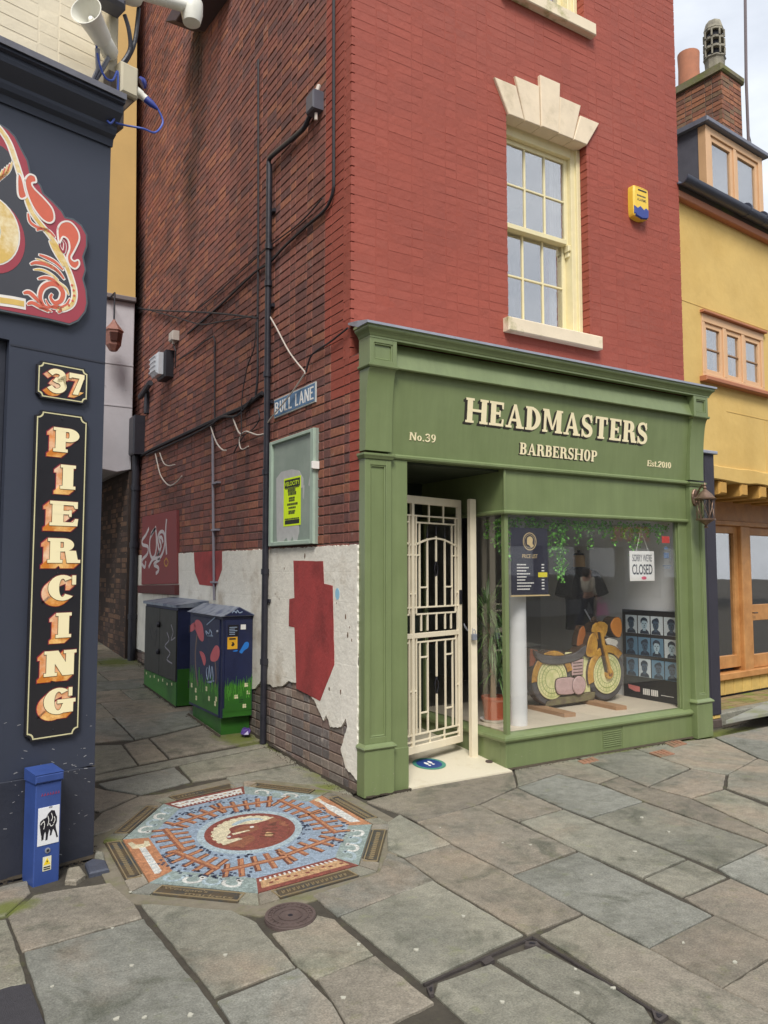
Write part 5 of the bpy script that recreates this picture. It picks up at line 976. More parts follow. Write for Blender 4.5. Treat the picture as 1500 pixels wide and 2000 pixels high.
# farther, flat lid
c1 = thing('utility_cabinet', (-.17, 3.95, .18), 'farther dark street cabinet with flat lid and two knobs behind the gabled one', 'cabinet', 'painted street cabinets')
X0, X1, Y0, Y1, Zb, Zt = -.335, -.02, 3.33, 4.60, .17, 1.19
m = MB(); m.box(X0, X1, Y0, Y1, Zb, Zt, .006); m.build('body', CABN, c1)
m = MB(); m.add([(X0-.03, Y0-.03, Zt), (X1+.01, Y0-.03, Zt), (X1+.01, Y1+.03, Zt), (X0-.03, Y1+.03, Zt), (X0-.03, Y0-.03, Zt+.03), (X1+.01, Y0-.03, Zt+.07), (X1+.01, Y1+.03, Zt+.07), (X0-.03, Y1+.03, Zt+.03)], [[0, 3, 2, 1], [4, 5, 6, 7], [0, 1, 5, 4], [1, 2, 6, 5], [2, 3, 7, 6], [3, 0, 4, 7]], 0, True); m.build('lid', CABT, c1)
DF = SF.at(0, 0, -X0); ym = (Y0+Y1)/2
for y0, y1 in ((Y0+.01, ym-.004), (ym+.004, Y1-.02)): m = MB(DF); m.box(-y1, -y0, .42, Zt-.03, 0, .014, .004); m.build('door', CABK, c1)
for z in (.98, .68): m = MB(); m.lathe([(.03, 0), (.034, .02), (.02, .035)], (X0-.014, ym, z), (-1, 0, 0), 12); m.build('knob', BLACK, c1, sm=True)
m = MB(DF); m.box(-Y1, -Y0, Zb, .415, 0, .008, .003); m.build('base_panel', CABG, c1)
m = MB(DF)
for k in range(7): flower(m, -Y1+.1+.17*k, .38-.02*(k % 2), .014, .008)
m.build('mural_flowers', FLOW, c1)
EF = FF.at(0, 0, -Y0); m = MB(EF); m.box(X0+.003, X1, Zb, .55, 0, .004); m.build('mural_grass', CABG, c1)
m = MB(EF); m.poly(smooth([(-.06+.0, .78), (-.10, .82), (-.16, .80), (-.19, .72), (-.17, .66), (-.11, .66), (-.06, .70)], 3, True), .0, .003); m.poly(smooth([(-.10, 1.08), (-.14, 1.10), (-.17, 1.04), (-.14, 1.02), (-.10, 1.05)], 3, True), 0, .003); m.build('mural_flower', PINK, c1)
for pts in ([(-3.674,0.912),(-3.592,0.835),(-3.741,0.757),(-3.545,0.703),(-3.653,0.622),(-3.462,0.598)], [(-3.527,1.003),(-3.448,0.927),(-3.516,0.841),(-3.371,0.879)]): m = MB(DF); m.ribbon(smooth(pts, 4), .014, .014, .0155); m.build('spray_tag', GREYC, c1)
for pts in ([(-4.295,0.957),(-4.200,0.847),(-4.077,0.913),(-4.127,0.737)], [(-4.381,0.922),(-4.260,0.784)]): m = MB(DF); m.ribbon(smooth(pts, 4), .014, .014, .0155); m.build('spray_tag', BLACK, c1)
# crumpled litter under the nearer cabinet
m = MB(); rg = random.Random(2); ico = [(math.cos(t)*math.cos(p), math.sin(t)*math.cos(p), math.sin(p)) for p in (-.9, -.3, .3, .9) for t in [2*math.pi*i/8 for i in range(8)]]
m.add([(-.10+x*.05*rg.uniform(.6, 1.2), 1.97+y*.05*rg.uniform(.6, 1.2), .12+z*.045*rg.uniform(.7, 1.2)) for x, y, z in ico], [[l*8+k, l*8+(k+1) % 8, (l+1)*8+(k+1) % 8, (l+1)*8+k] for l in range(3) for k in range(8)]+[list(range(7, -1, -1)), list(range(24, 32))], 0, True)
m.build('crumpled_wrapper', mat('purple wrapper', S(88, 64, 136), .35, .2, 30), None, label='crumpled purple wrapper lying under the gabled cabinet', cat='litter')
# ================================================================ rendered house over the lane
rh = thing('rendered_house', (-.6, 9, .3), 'ochre and lilac rendered house bridging the far end of the lane', 'building')
TAN = mat('ochre render', S(198, 164, 104), .85, .08, 1.5, .1, 20); LIL = mat('flaking lilac render', S(188, 184, 188), .85, .1, 3, .2, 20, col2=S(120, 112, 118), thr=(.62, .7), scale2=2.5)
RF = FF.at(0, 0, -6.42); TB = 5.43; LBZ = 2.98
m = MB(RF); m.poly([(-4, TB+.07), (-.11, TB+.07), (-.22, 12), (-4, 12)], -5, 0); m.build('upper_wall', TAN, rh)
m = MB(RF); m.box(-4.0, -.105, TB, TB+.07, -.2, .05, .01); m.build('string_course', mat('grey band', S(120, 112, 112), .8), rh)
m = MB(RF); m.poly([(-4.0, LBZ-.02), (-.9, LBZ+.02), (-.5, LBZ+.01), (-.3, LBZ-.02), (-.105, LBZ+.03), (-.11, TB), (-4.0, TB)], -5, -.02, bev=.01); m.build('lower_wall', LIL, rh)
for z in (3.9, 4.5): m = MB(RF); m.box(-4, -.115, z, z+.02, -.02, -.012); m.build('render_line', LIL, rh)
m = MB(); m.box(-.13, -.02, 6.46, 14, .1, 3.0); m.box(-4, .4, 14, 14.3, .2, 12); pw = m.build('passage_wall', mat('dark mortar', S(66, 54, 48), .95, .3, 5), rh)
PF = Fr((-.13, 0, 0), (0, -1, 0), (0, 0, 1), (-1, 0, 0)); joined(lay(PF, courses(-13.5, -6.47, .34, 2.95), lambda r: brick_mat('dark passage brick', [S(110, 84, 66), S(94, 72, 60), S(122, 92, 72), S(84, 66, 58)]), pw, 'brick', .02, 60, 190), 'brickwork', pw)
hl = thing('hanging_lantern', (-.55, 6.1, 4.2), 'copper coloured hexagonal lantern hanging at the lane corner', 'lantern'); COP = mat('weathered copper', S(140, 96, 84), .6, .25, 20)
hp_ = [(-0.468,4.814)][0]; hc = V((hp_[0], 6.1, hp_[1])); m = MB(); m.lathe([(.05, -.22), (.10, -.14), (.12, .04), (.135, .06), (.045, .17), (.015, .22)], hc, seg=6); m.build('body', COP, hl); m = MB(); m.lathe([(.075, -.10), (.095, .015)], hc+V((0, -.045, 0)), seg=6); m.build('pane', mat('dark amber pane', S(70, 40, 34), .3), hl); m = MB(); m.tube([tuple(hc+V((0, 0, .2))), tuple(hc+V((0, 0, .6)))], .012, 6); m.tube([tuple(hc+V((0, 0, .6))), tuple(hc+V((0, .38, .62)))], .014, 6); m.build('chain', PIPE, hl)

# ================================================================ number 37, the piercing studio
NV = mat('navy wall paint', S(54, 59, 73), .55, .05, 2, .12, 12); NVD = mat('darker navy plinth paint', S(46, 49, 60), .6, .08, 4, .3, 18)
st37 = thing('piercing_studio', (-3.6, .6, 0), 'navy painted shop with cream upper wall at the left edge', 'building')
m = MB(LF); m.box(-.535, 0, .502, 4.14, -3, 0); m.box(-4.2, -1.75, .502, 4.14, -3, 0); m.box(-1.75, -.535, 2.82, 4.14, -3, 0); m.build('wall', NV, st37)
m = MB(LF); m.poly([(-.535, -.05), (.006, -.05), (.004, .49), (-.1, .502), (-.3, .497), (-.535, .503)], -3, .008, bev=.004); m.box(-4.2, -1.75, -.05, .5, -3, .008); m.build('plinth', NVD, st37)
m = MB(LF); m.box(-1.75, -.535, .15, 2.82, -1.0, -.5); m.build('recess_door', BLACK, st37); m = MB(LF); m.box(-.60, -.535, .15, 2.82, -.3, -.04, .004); m.build('door_frame', NVD, st37)
m = MB(LF); m.box(-.53, 0, 2.79, 2.80, 0, .003); m.build('board_joint', NVD, st37)
p = lambda a, c: (LF.pt(a, 0, c).x, LF.pt(a, 0, c).y)
m = MB(); m.sweep([p(-4.2, 0), p(.005, 0)], [(0, 4.10), (.012, 4.10), (.02, 4.14), (.05, 4.155), (.06, 4.18), (.06, 4.20), (.10, 4.23), (.13, 4.255), (.135, 4.275), (.135, 4.30), (.16, 4.305), (.16, 4.33), (0, 4.36)]); m.build('cornice', NV, st37)
m = MB(); m.sweep([p(-4.2, 0), p(.005, 0)], [(-.03, 4.43), (.0, 4.395), (.10, 4.37), (.165, 4.345), (.17, 4.32), (.176, 4.32), (.176, 4.355), (.10, 4.39), (.0, 4.42), (-.03, 4.46)]); m.build('lead_flashing', mat('dark lead', S(104, 104, 112), .55, .2, 9, .3, 20), st37)
CRW = mat('cream painted brick', S(226, 214, 188), .8, .06, 3, .2, 25, isl=.03); m = MB(LF); m.box(-4.2, -.005, 4.38, 8.5, -3, -.0272); cw = m.build('upper_wall', CRW, st37)
LU = LF.at(0, 0, -.026); joined(lay(LU, courses(-2.0, -.004, 4.40, 6.2, bond='flemish'), lambda r: CRW, cw, 'painted_brick', .03, 120, -50), 'painted_brickwork', cw)
SCF = mat('pale scuff', S(150, 150, 152), .8); m = MB(LF); rg = random.Random(41)
for k in range(60):
    a, z = rg.uniform(-.53, -.01), (rg.gauss(.50, .03) if rg.random() < .6 else rg.uniform(.02, .8)); L_ = rg.uniform(.003, .02); t = rg.uniform(-.5, .5); c = .0085 if z < .5 else .0005
    m.ribbon([(a, z), (a+L_*math.cos(t), z+L_*math.sin(t))], rg.uniform(.001, .0035), c-.002, c+.0006)
m.build('paint_scuffs', SCF, st37, kind='stuff')
# door number and vertical sign, gilded block letters
SB = mat('black signboard', S(34, 33, 38), .35, .06, 6, coat=.3); GOLDL = mat('pale gold line', S(214, 206, 160), .5); LCREAM = mat('letter cream', S(250, 236, 190), .45, .03); LOUT = mat('letter outline', S(72, 54, 34), .5); LRED = mat('letter crimson edge', S(140, 34, 58), .5)
LSIDE = mat('letter block shade light', S(244, 206, 170), .45, .12, 20, col2=S(226, 140, 70), thr=(.35, .65), scale2=14); LBOT = mat('letter block shade amber', S(214, 128, 44), .45, .1, 20, col2=S(246, 196, 120), thr=(.45, .65), scale2=10)
def corner_notch(a0, a1, z0, z1, k):
    q = []
    for cx, cz, ts in ((a0, z0, (90, 0)), (a1, z0, (180, 90)), (a1, z1, (270, 180)), (a0, z1, (360, 270))):
        q += [(cx+k*math.cos(R(ts[0]+(ts[1]-ts[0])*i/5)), cz+k*math.sin(R(ts[0]+(ts[1]-ts[0])*i/5))) for i in range(6)]
    return q
def board(name, lab, a0, a1, z0, z1, k):
    t = thing(name, tuple(LF.pt((a0+a1)/2, z0, .02)), lab, 'sign'); m = MB(LF); m.poly(corner_notch(a0, a1, z0, z1, k), 0, .022); m.build('panel', SB, t)
    o_ = corner_notch(a0+.008, a1-.008, z0+.008, z1-.008, k); i_ = corner_notch(a0+.014, a1-.014, z0+.014, z1-.014, k); m = MB(LF); m.ring(ccw(o_), ccw(i_), .022, .0232); m.build('border_line', GOLDL, t); return t
def block_letter(tp, ch, ac, zb, bw, bh, dx, dy, **kw):
    q, gw = glyph(ch, **kw); sx = bw/gw; q = [[(ac-bw/2+x*sx, zb+y*bh) for x, y in p] for p in q]
    def grow(e): return [inset(ccw(p), -e) for p in q]
    m = MB(LF); N_ = 10
    for k in range(N_+1): f = k/N_; lay_polys(m, grow(.004), .022, .0226+.00005*k, dx=-dx*f, dy=-dy*f)
    m.build('letter_edge', LRED, tp); m = MB(LF)
    for k in range(N_+1): f = k/N_; lay_polys(m, q, .022, .0240+.00005*(N_-k), dx=-dx*f, dy=-dy*f, m=(0 if abs(k-N_*.5) > -1 else 1))
    m.build('letter_side', LSIDE, tp); m = MB(LF)
    for k in range(N_+1): f = k/N_; lay_polys(m, [[(x, min(z, zb+bh*.16)) for x, z in p] for p in q if min(z for x, z in p) < zb+bh*.1], .022, .0252+.00005*(N_-k), dx=-dx*f, dy=-dy*f)
    m.build('letter_underside', LBOT, tp)
    m = MB(LF); lay_polys(m, grow(.0022), .022, .0268); m.build('letter_outline', LOUT, tp); m = MB(LF); lay_polys(m, q, .022, .0285); m.build('letter', LCREAM, tp)
n37 = board('number_plate', 'black house number plate with gilded 37 above the vertical sign', -.395, -.107, 2.53, 2.735, .022)
block_letter(n37, '3', -.285, 2.575, .095, .12, .022, .018, t=.26, h=.14); block_letter(n37, '7', -.175, 2.575, .095, .12, .022, .018, t=.26, h=.14)
vsn = board('vertical_sign', 'tall black sign spelling PIERCING downwards in gilded block letters', -.395, -.103, .69, 2.463, .03)
for i, ch in enumerate('PIERCING'):
    w = {'I': .085, 'P': .15, 'R': .175, 'N': .175, 'E': .165, 'C': .165, 'G': .175}[ch]; block_letter(vsn, ch, -.222+(.012 if ch == 'I' else 0), 2.243-i*.2035, w, .135, .034, .030, t=.27, h=.15, s=.06)
for z in (2.43, 1.575, .735): m = MB(LF); m.lathe([(.006, 0), (.005, .004), (.001, .005)], LF.pt(-.25, z, .022), LF.n, 8); m.build('screw', BLACK, vsn)
# scrolled fascia sign (only its right end is in view)
osn = thing('scroll_sign', tuple(LF.pt(-1.0, 2.96, .02)), 'dark shaped signboard with salmon scrollwork and crimson shading', 'sign'); AXI = -1.15
out = [(-0.623,3.968),(-0.586,3.957),(-0.550,3.932),(-0.514,3.874),(-0.479,3.821),(-0.464,3.763),(-0.438,3.737),(-0.406,3.708),(-0.391,3.672),(-0.339,3.643),(-0.286,3.605),(-0.268,3.578),(-0.221,3.582),(-0.173,3.561),(-0.138,3.511),(-0.136,3.442),(-0.156,3.376),(-0.138,3.305),(-0.152,3.248),(-0.132,3.187),(-0.124,3.113),(-0.134,3.060),(-0.174,2.997),(-0.226,2.961),(-0.347,2.963),(-0.588,2.954)]
half = out; full = half+[(2*AXI-a, z) for a, z in reversed(half)]
EDG = mat('signboard grey edge', S(84, 92, 98), .5, .05); CRIM = mat('crimson sign paint', S(164, 66, 78), .5, .06); FACE = mat('signboard charcoal', S(66, 66, 72), .4, .05, coat=.2); SAL = mat('salmon sign paint', S(214, 106, 82), .5, .08, 16); WLN = mat('white sign lining', S(236, 230, 222), .5); GLD = mat('gold sign paint', S(224, 188, 104), .5, .1, 20, col2=S(240, 226, 190))
m = MB(LF); m.poly(full, 0, .028, bev=.003); m.build('board', EDG, osn); m = MB(LF); m.poly(inset(ccw(full), .012), .028, .0292); m.build('crimson_field', CRIM, osn)
inner = [(-0.721,3.820),(-0.619,3.847),(-0.587,3.831),(-0.550,3.759),(-0.512,3.672),(-0.477,3.598),(-0.420,3.516),(-0.348,3.466),(-0.288,3.382),(-0.248,3.304),(-0.210,3.211),(-0.199,3.139),(-0.218,3.075),(-0.264,3.047),(-0.432,3.029),(-0.692,3.008)]; inf = inner[1:-1]+[(2*AXI-a, z) for a, z in reversed(inner[1:-1])]
m = MB(LF); m.poly(inf, .028, .0302); m.build('charcoal_field', FACE, osn)
def stroke(pts, w, core=SAL, k=.58, c=.0302, n=5, tip=True):
    w *= 1.35; p = smooth(pts, n); N_ = len(p); f = [.35+.65*math.sin(math.pi*min(1, max(0, (i+.5)/N_))) if tip else 1 for i in range(N_)]
    m = MB(LF); m.ribbon(p, [w*x for x in f], .028, c+.001); m.build('scroll_lining', WLN, osn); m = MB(LF); m.ribbon(p[1:-1], [w*k*x for x in f][1:-1], .028, c+.002); m.build('scroll', core, osn)
def leafs(pts, core=SAL, c=.0312):
    p = smooth(pts, 5, True); m = MB(LF); m.poly(p, .028, c+.0014); m.build('scroll', core, osn); m = MB(LF); m.ribbon(p+p[:2], .0095, .028, c+.0022); m.build('scroll_lining', WLN, osn)
    q = [((a-cx_)*.45+cx_, (b-cz_)*.45+cz_) for cx_, cz_ in [(sum(x[0] for x in p)/len(p), sum(x[1] for x in p)/len(p))] for a, b in p]
stroke([(-0.675,3.966),(-0.622,3.925),(-0.583,3.875),(-0.549,3.794),(-0.519,3.713),(-0.489,3.623),(-0.459,3.547),(-0.414,3.495),(-0.356,3.443),(-0.303,3.377),(-0.260,3.301),(-0.226,3.228),(-0.206,3.153),(-0.218,3.087),(-0.264,3.047),(-0.309,3.038)], .028, GLD, .55, tip=False)
leafs([(-0.497,3.698),(-0.477,3.743),(-0.446,3.746),(-0.437,3.717),(-0.459,3.701),(-0.447,3.676),(-0.390,3.637),(-0.344,3.594),(-0.333,3.539),(-0.358,3.510),(-0.398,3.518),(-0.443,3.561),(-0.478,3.624)])
leafs([(-0.312,3.487),(-0.290,3.535),(-0.244,3.553),(-0.202,3.522),(-0.188,3.472),(-0.210,3.405),(-0.232,3.351),(-0.214,3.335),(-0.191,3.348),(-0.184,3.323),(-0.207,3.292),(-0.240,3.304),(-0.255,3.347),(-0.242,3.401),(-0.253,3.446),(-0.282,3.455),(-0.301,3.413)])
leafs([(-0.535,3.722),(-0.514,3.715),(-0.495,3.650),(-0.486,3.615),(-0.515,3.594),(-0.532,3.622)])
stroke([(-0.332,3.036),(-0.371,3.038),(-0.395,3.078),(-0.385,3.132),(-0.347,3.168),(-0.302,3.172),(-0.272,3.138),(-0.282,3.089),(-0.316,3.069),(-0.339,3.092),(-0.329,3.118)], .034)
stroke([(-0.455,3.246),(-0.423,3.266),(-0.362,3.272),(-0.305,3.253),(-0.263,3.212)], .026); stroke([(-0.413,3.315),(-0.369,3.311),(-0.317,3.297),(-0.270,3.263)], .022); stroke([(-0.414,3.176),(-0.371,3.197),(-0.326,3.195),(-0.290,3.169)], .022); stroke([(-0.355,3.414),(-0.331,3.380),(-0.301,3.336),(-0.265,3.282)], .028, GLD)
stroke([(-0.475,3.533),(-0.463,3.485),(-0.429,3.467),(-0.390,3.468)], .02); stroke([(-0.429,3.444),(-0.401,3.464),(-0.356,3.461),(-0.322,3.436)], .02); stroke([(-0.487,3.077),(-0.455,3.091),(-0.416,3.067),(-0.371,3.032)], .028); stroke([(-0.464,3.021),(-0.437,3.039),(-0.393,3.027),(-0.342,3.010)], .026); stroke([(-0.338,3.034),(-0.310,3.053),(-0.281,3.037),(-0.297,3.015)], .022)
stroke([(-0.667,3.007),(-0.616,3.011),(-0.538,3.019),(-0.469,3.022)], .045, GLD, .5, tip=False)
stroke([(-0.452,3.674),(-0.419,3.651),(-0.384,3.610),(-0.388,3.579),(-0.422,3.591),(-0.451,3.628)], .016); stroke([(-0.287,3.441),(-0.269,3.417),(-0.274,3.368),(-0.297,3.391),(-0.298,3.426)], .016, CRIM)
stroke([(-0.438,3.222),(-0.394,3.234),(-0.343,3.225),(-0.297,3.202)], .016, GLD); stroke([(-0.429,3.288),(-0.379,3.285),(-0.328,3.264),(-0.281,3.230)], .012, GLD); stroke([(-0.326,3.209),(-0.291,3.186),(-0.256,3.166),(-0.237,3.130)], .016, GLD); stroke([(-0.367,3.079),(-0.343,3.045),(-0.298,3.044),(-0.253,3.073),(-0.231,3.119)], .018, SAL); stroke([(-0.404,3.018),(-0.365,3.022),(-0.326,3.014)], .014)
for x_, y_ in [(-0.222,3.193),(-0.212,3.166),(-0.208,3.137),(-0.216,3.105),(-0.236,3.074)]: m = MB(LF); m.poly(circ(x_, y_, .007, 8), .028, .0335); m.build('bead', SAL, osn)
for k in range(5): stroke([(-0.689,3.645),(-0.613,3.684),(-0.578,3.731),(-0.564,3.788),(-0.566,3.839)][:4+k % 2] if k == 0 else [(a-.012*k, z-.016*k) for a, z in [(-0.689,3.645),(-0.613,3.684),(-0.578,3.731),(-0.564,3.788)]], .014, SAL if k % 2 else GLD)
m = MB(LF); cc = [(-0.669,3.373)][0]
m.poly(circ(cc[0]+.02, cc[1]-.025, .165, 36, .20), .028, .0318); m.build('big_letter_shade', CRIM, osn)
m = MB(LF); m.poly(circ(cc[0], cc[1], .158, 36, .19), .028, .0330); m.build('big_letter_lining', WLN, osn); m = MB(LF); m.ring(circ(cc[0], cc[1], .150, 36, .182), circ(cc[0], cc[1], .06, 36, .08), .028, .0342); m.build('big_letter', GLD, osn); m = MB(LF); m.poly(circ(cc[0], cc[1], .055, 30, .075), .028, .0346); m.build('big_letter_counter', FACE, osn)
# blue feeder pillar
BLU = mat('blue pillar paint', S(52, 76, 138), .5, .15, 7, col2=S(120, 124, 130), thr=(.66, .8), scale2=12); BP = Fr(LF.pt(-.385, 0, .02), LF.u*.83, LF.v*1.0, LF.n*.8)
fb = thing('feeder_pillar', tuple(BP.pt(.08, 0, .09)), 'short blue metal service pillar with a white bull stencil panel', 'bollard')
m = MB(BP); m.poly([(0, -.03), (.160, -.03), (.160, .50), (0, .50)], 0, .175, bev=.006); m.build('casing', BLU, fb)
m = MB(BP); m.box(-.008, .168, .50, .545, 0, .19, .008); m.add([(-.008, .545, 0), (.168, .545, 0), (.168, .56, 0), (-.008, .56, 0), (-.008, .545, .19), (.168, .545, .19)], [[0, 1, 5, 4], [3, 4, 5, 2], [0, 4, 3], [1, 2, 5], [0, 3, 2, 1]]); m.build('cap', BLU, fb)
m = MB(BP); m.box(.018, .150, .185, .375, .175, .178, .001); pn = m.build('white_panel', mat('white stencil panel', S(226, 226, 228), .5, .05), fb)
bl = [(.030, .285), (.033, .302), (.050, .312), (.070, .318), (.080, .335), (.100, .350), (.120, .345), (.128, .325), (.136, .310), (.136, .285), (.128, .270), (.132, .250), (.140, .225), (.146, .208), (.136, .206), (.128, .232), (.114, .255), (.108, .240), (.104, .225), (.094, .222), (.096, .245), (.090, .258), (.084, .235), (.080, .205), (.068, .203), (.070, .230), (.066, .250), (.058, .235), (.056, .212), (.044, .206), (.042, .228), (.036, .250)]
BPb = BP.at(-.002, .005, 0)
m = MB(BPb); m.poly(bl, .178, .1795); m.build('bull_stencil', LABELK, pn); m = MB(BPb)
for s_ in ([(.052, .305), (.06, .285), (.055, .262)], [(.078, .325), (.085, .30), (.078, .275)], [(.100, .335), (.108, .312), (.100, .295)], [(.118, .315), (.124, .298), (.115, .28)], [(.036, .286), (.046, .296), (.06, .30)], [(.09, .285), (.10, .27), (.115, .275)]): m.ribbon(smooth(s_, 4), .0035, .1795, .1803)
m.build('stencil_highlights', WHITE, pn); m = MB(BPb); m.ring(circ(.095, .366, .011, 12, .004), circ(.095, .366, .008, 12, .0025), .178, .1795); m.build('halo', LABELK, pn)
m = MB(BP); m.box(.055, .107, .055, .125, .175, .177); ws = m.build('warning_sticker', mat('white sticker', S(226, 222, 190), .5), fb); m = MB(BP); m.poly([(.059, .084), (.103, .084), (.081, .120)], .177, .1776); m.build('warning_triangle', mat('warning yellow', S(240, 206, 40), .5), fb); m = MB(BP); m.poly([(.083, .110), (.076, .100), (.082, .099), (.078, .090), (.087, .102), (.081, .103)], .1776, .1782); m.box(.06, .102, .060, .066, .177, .1778); m.box(.06, .102, .070, .076, .177, .1778); m.build('warning_print', LABELK, fb)
m = MB(BP); m.lathe([(.014, 0), (.014, .004), (.009, .005)], BP.pt(.082, .155, .175), BP.n, 14); m.build('lock_ring', PALEMET, fb, sm=True); m = MB(BP); m.lathe([(.008, 0), (.007, .002)], BP.pt(.082, .155, .180), BP.n, 10); m.build('lock_hole', BLACK, fb)
m = MB(BP)
for k in range(7): x = .035+.017*k; m.ribbon([(x, .432), (x+.006, .446), (x+.010, .434), (x+.004, .438)], .003, .175, .1765)
m.build('red_scrawl', mat('red marker', S(150, 50, 84), .6), fb)
# cobbles at the foot of the pillar
for i, (pts, mt, lab) in enumerate((([(-2.056,-0.482),(-2.013,-0.310),(-1.941,-0.313),(-1.937,-0.454),(-2.000,-0.524)], FLAG[3], 'mossy buff cobble beside the blue pillar'), ([(-1.922,-0.282),(-1.869,-0.236),(-1.806,-0.301),(-1.817,-0.447),(-1.932,-0.457)], mat('blue engineering brick', S(70, 74, 86), .6, .2, 10, .3, 60), 'blue engineering brick at the corner of the navy wall'), ([(-1.832,-0.104),(-1.789,-0.168),(-1.809,-0.300),(-1.862,-0.232)], FLAG[0], 'grey cobble at the corner beside the mosaic'))):
    m = MB(); m.poly(inset(ccw(pts), .006), -.03, .016, bev=.008); m.build('cobble', mt, None, label=lab, cat='cobble', group='cobbles at the corner')
# public address horn, lamp arm, isolator box and cables on the corner
LC = LF.at(-.045, .025, 0)
OFFW = mat('off white plastic', S(224, 222, 210), .45, .06, 10); horn = thing('horn_loudspeaker', tuple(LC.pt(0, 4.5, .25)), 'off-white horn loudspeaker bracketed to the cream wall corner', 'loudspeaker')
h0, h1 = LC.pt(-.235, 4.66, .24), LC.pt(.02, 4.62, .03); ax = (h0-h1).normalized(); Lh = (h0-h1).length
m = MB(); m.lathe([(.035, .0), (.05, .02), (.05, .10), (.045, .12), (.055, .13), (.060, Lh*.62), (.068, Lh*.86), (.088, Lh), (.083, Lh), (.06, Lh*.84), (.03, Lh*.7)], h1, ax, 28); m.build('horn', OFFW, horn, sm=True); m = MB(); m.lathe([(.001, 0), (.024, 0), (.03, .015), (.012, .06), (.001, .062)], h1+ax*Lh*.66, ax, 16); m.build('centre_cone', WHITE, horn, sm=True)
m = MB(LC); m.tube([(-.10, 4.57, .10), (-.06, 4.50, .03), (-.06, 4.46, -.03)], .014, 8); m.tube([(-.02, 4.57, .08), (-.04, 4.50, .03), (-.05, 4.46, -.03)], .014, 8); m.build('bracket', PALEMET, horn)
ib = thing('isolator_box', tuple(LC.pt(.08, 4.35, .03)), 'beige isolator box with a blue plug at the wall corner', 'electrical box'); BEI = mat('beige enclosure', S(196, 186, 160), .5, .08)
m = MB(LC); m.box(.0, .10, 4.20, 4.52, -.1, .05, .008); m.build('back_box', mat('grey brown metal', S(104, 92, 84), .5), ib); m = MB(LC); m.box(.045, .155, 4.38, 4.57, .0, .11, .012); m.build('enclosure', BEI, ib); m = MB(LC); m.poly([(.05, 4.375), (.15, 4.375), (.06, 4.25), (.04, 4.25)], .0, .08, bev=.006); m.build('cable_shroud', mat('brown shroud', S(92, 76, 60), .6), ib)
bx = LC.pt(.155, 4.46, .06); d = V((.75, -.3, -.65)).normalized(); m = MB(); m.lathe([(.026, 0), (.026, .05), (.022, .055), (.022, .09)], bx, d, 14); m.build('socket', OFFW, ib, sm=True); m = MB(); m.lathe([(.023, .09), (.021, .13), (.012, .165), (.006, .18)], bx, d, 14); m.build('plug', mat('blue plug', S(48, 62, 138), .4), ib, sm=True); m = MB(); m.lathe([(.032, 0), (.036, .012), (.02, .03)], bx+V((.035, -.01, .045)), V((.8, -.2, .5)), 14); m.build('socket_lid', mat('blue plug', S(48, 62, 138), .4), ib, sm=True)
BLC = mat('blue cable', S(58, 84, 170), .45); ed_ = bx+d*.18
m = MB(); o1 = LC.pt(.03, 4.19, .08); m.tube(smooth([tuple(ed_), tuple(ed_+V((.03, 0, -.07))), tuple(ed_+V((-.02, -.02, -.16))), tuple(ed_+V((-.10, -.04, -.17))), tuple(o1+V((.05, 0, .0))), tuple(o1)], 6), .006, 8); m.build('blue_cable', BLC, None, sm=True, label='blue cable looping from the plug back to the box', cat='cable', group='blue cables at the corner')
m = MB(LC); m.tube(smooth([(-.10, 5.3, .08), (-.105, 4.85, .09), (-.10, 4.58, .09), (-.055, 4.44, .09), (.0, 4.43, .09), (.03, 4.50, .09), (.035, 4.40, .09), (.03, 4.25, .09), (.0, 4.17, .09), (-.02, 4.18, .08)], 6), .0065, 8); m.build('blue_cable', BLC, None, sm=True, label='blue cable hanging down over the horn and round the box', cat='cable', group='blue cables at the corner')
la = thing('lamp_arm', tuple(LC.pt(.1, 4.9, .1)), 'white cylindrical camera or lamp arm reaching over the lane', 'lamp'); qa, qb = LC.pt(.10, 5.02, .12), LC.pt(.50, 5.13, .12)
m = MB(); m.lathe([(.04, -.10), (.075, -.08), (.08, .0), (.075, .03), (.036, .05), (.036, (qb-qa).length)], qa, (qb-qa), 18); m.build('arm', OFFW, la, sm=True); m = MB(); m.lathe([(.02, -.11), (.055, -.10), (.068, -.04), (.068, .03), (.05, .07), (.01, .08)], qb+V((0, 0, -.0)), (0, 0, 1), 18); m.build('head', OFFW, la, sm=True)
m = MB(LC); m.box(-.12, .045, 4.86, 4.92, .04, .16, .02); m.build('driver_box', mat('dark grey driver', S(78, 78, 86), .5), la)
for pts in ([(.06, 4.86, .1), (.09, 4.78, .1), (.11, 4.68, .08), (.07, 4.58, .06)], [(.15, 4.95, .1), (.14, 4.75, .08), (.11, 4.64, .06), (.07, 4.56, .05)]): m = MB(LC); m.tube(smooth(pts, 5), .013, 8); m.build('hose', PIPE, la, sm=True)
m = MB(LC); m.box(.0, .06, 4.52, 4.95, -.08, .03, .006); m.build('back_plate', BEI, la)

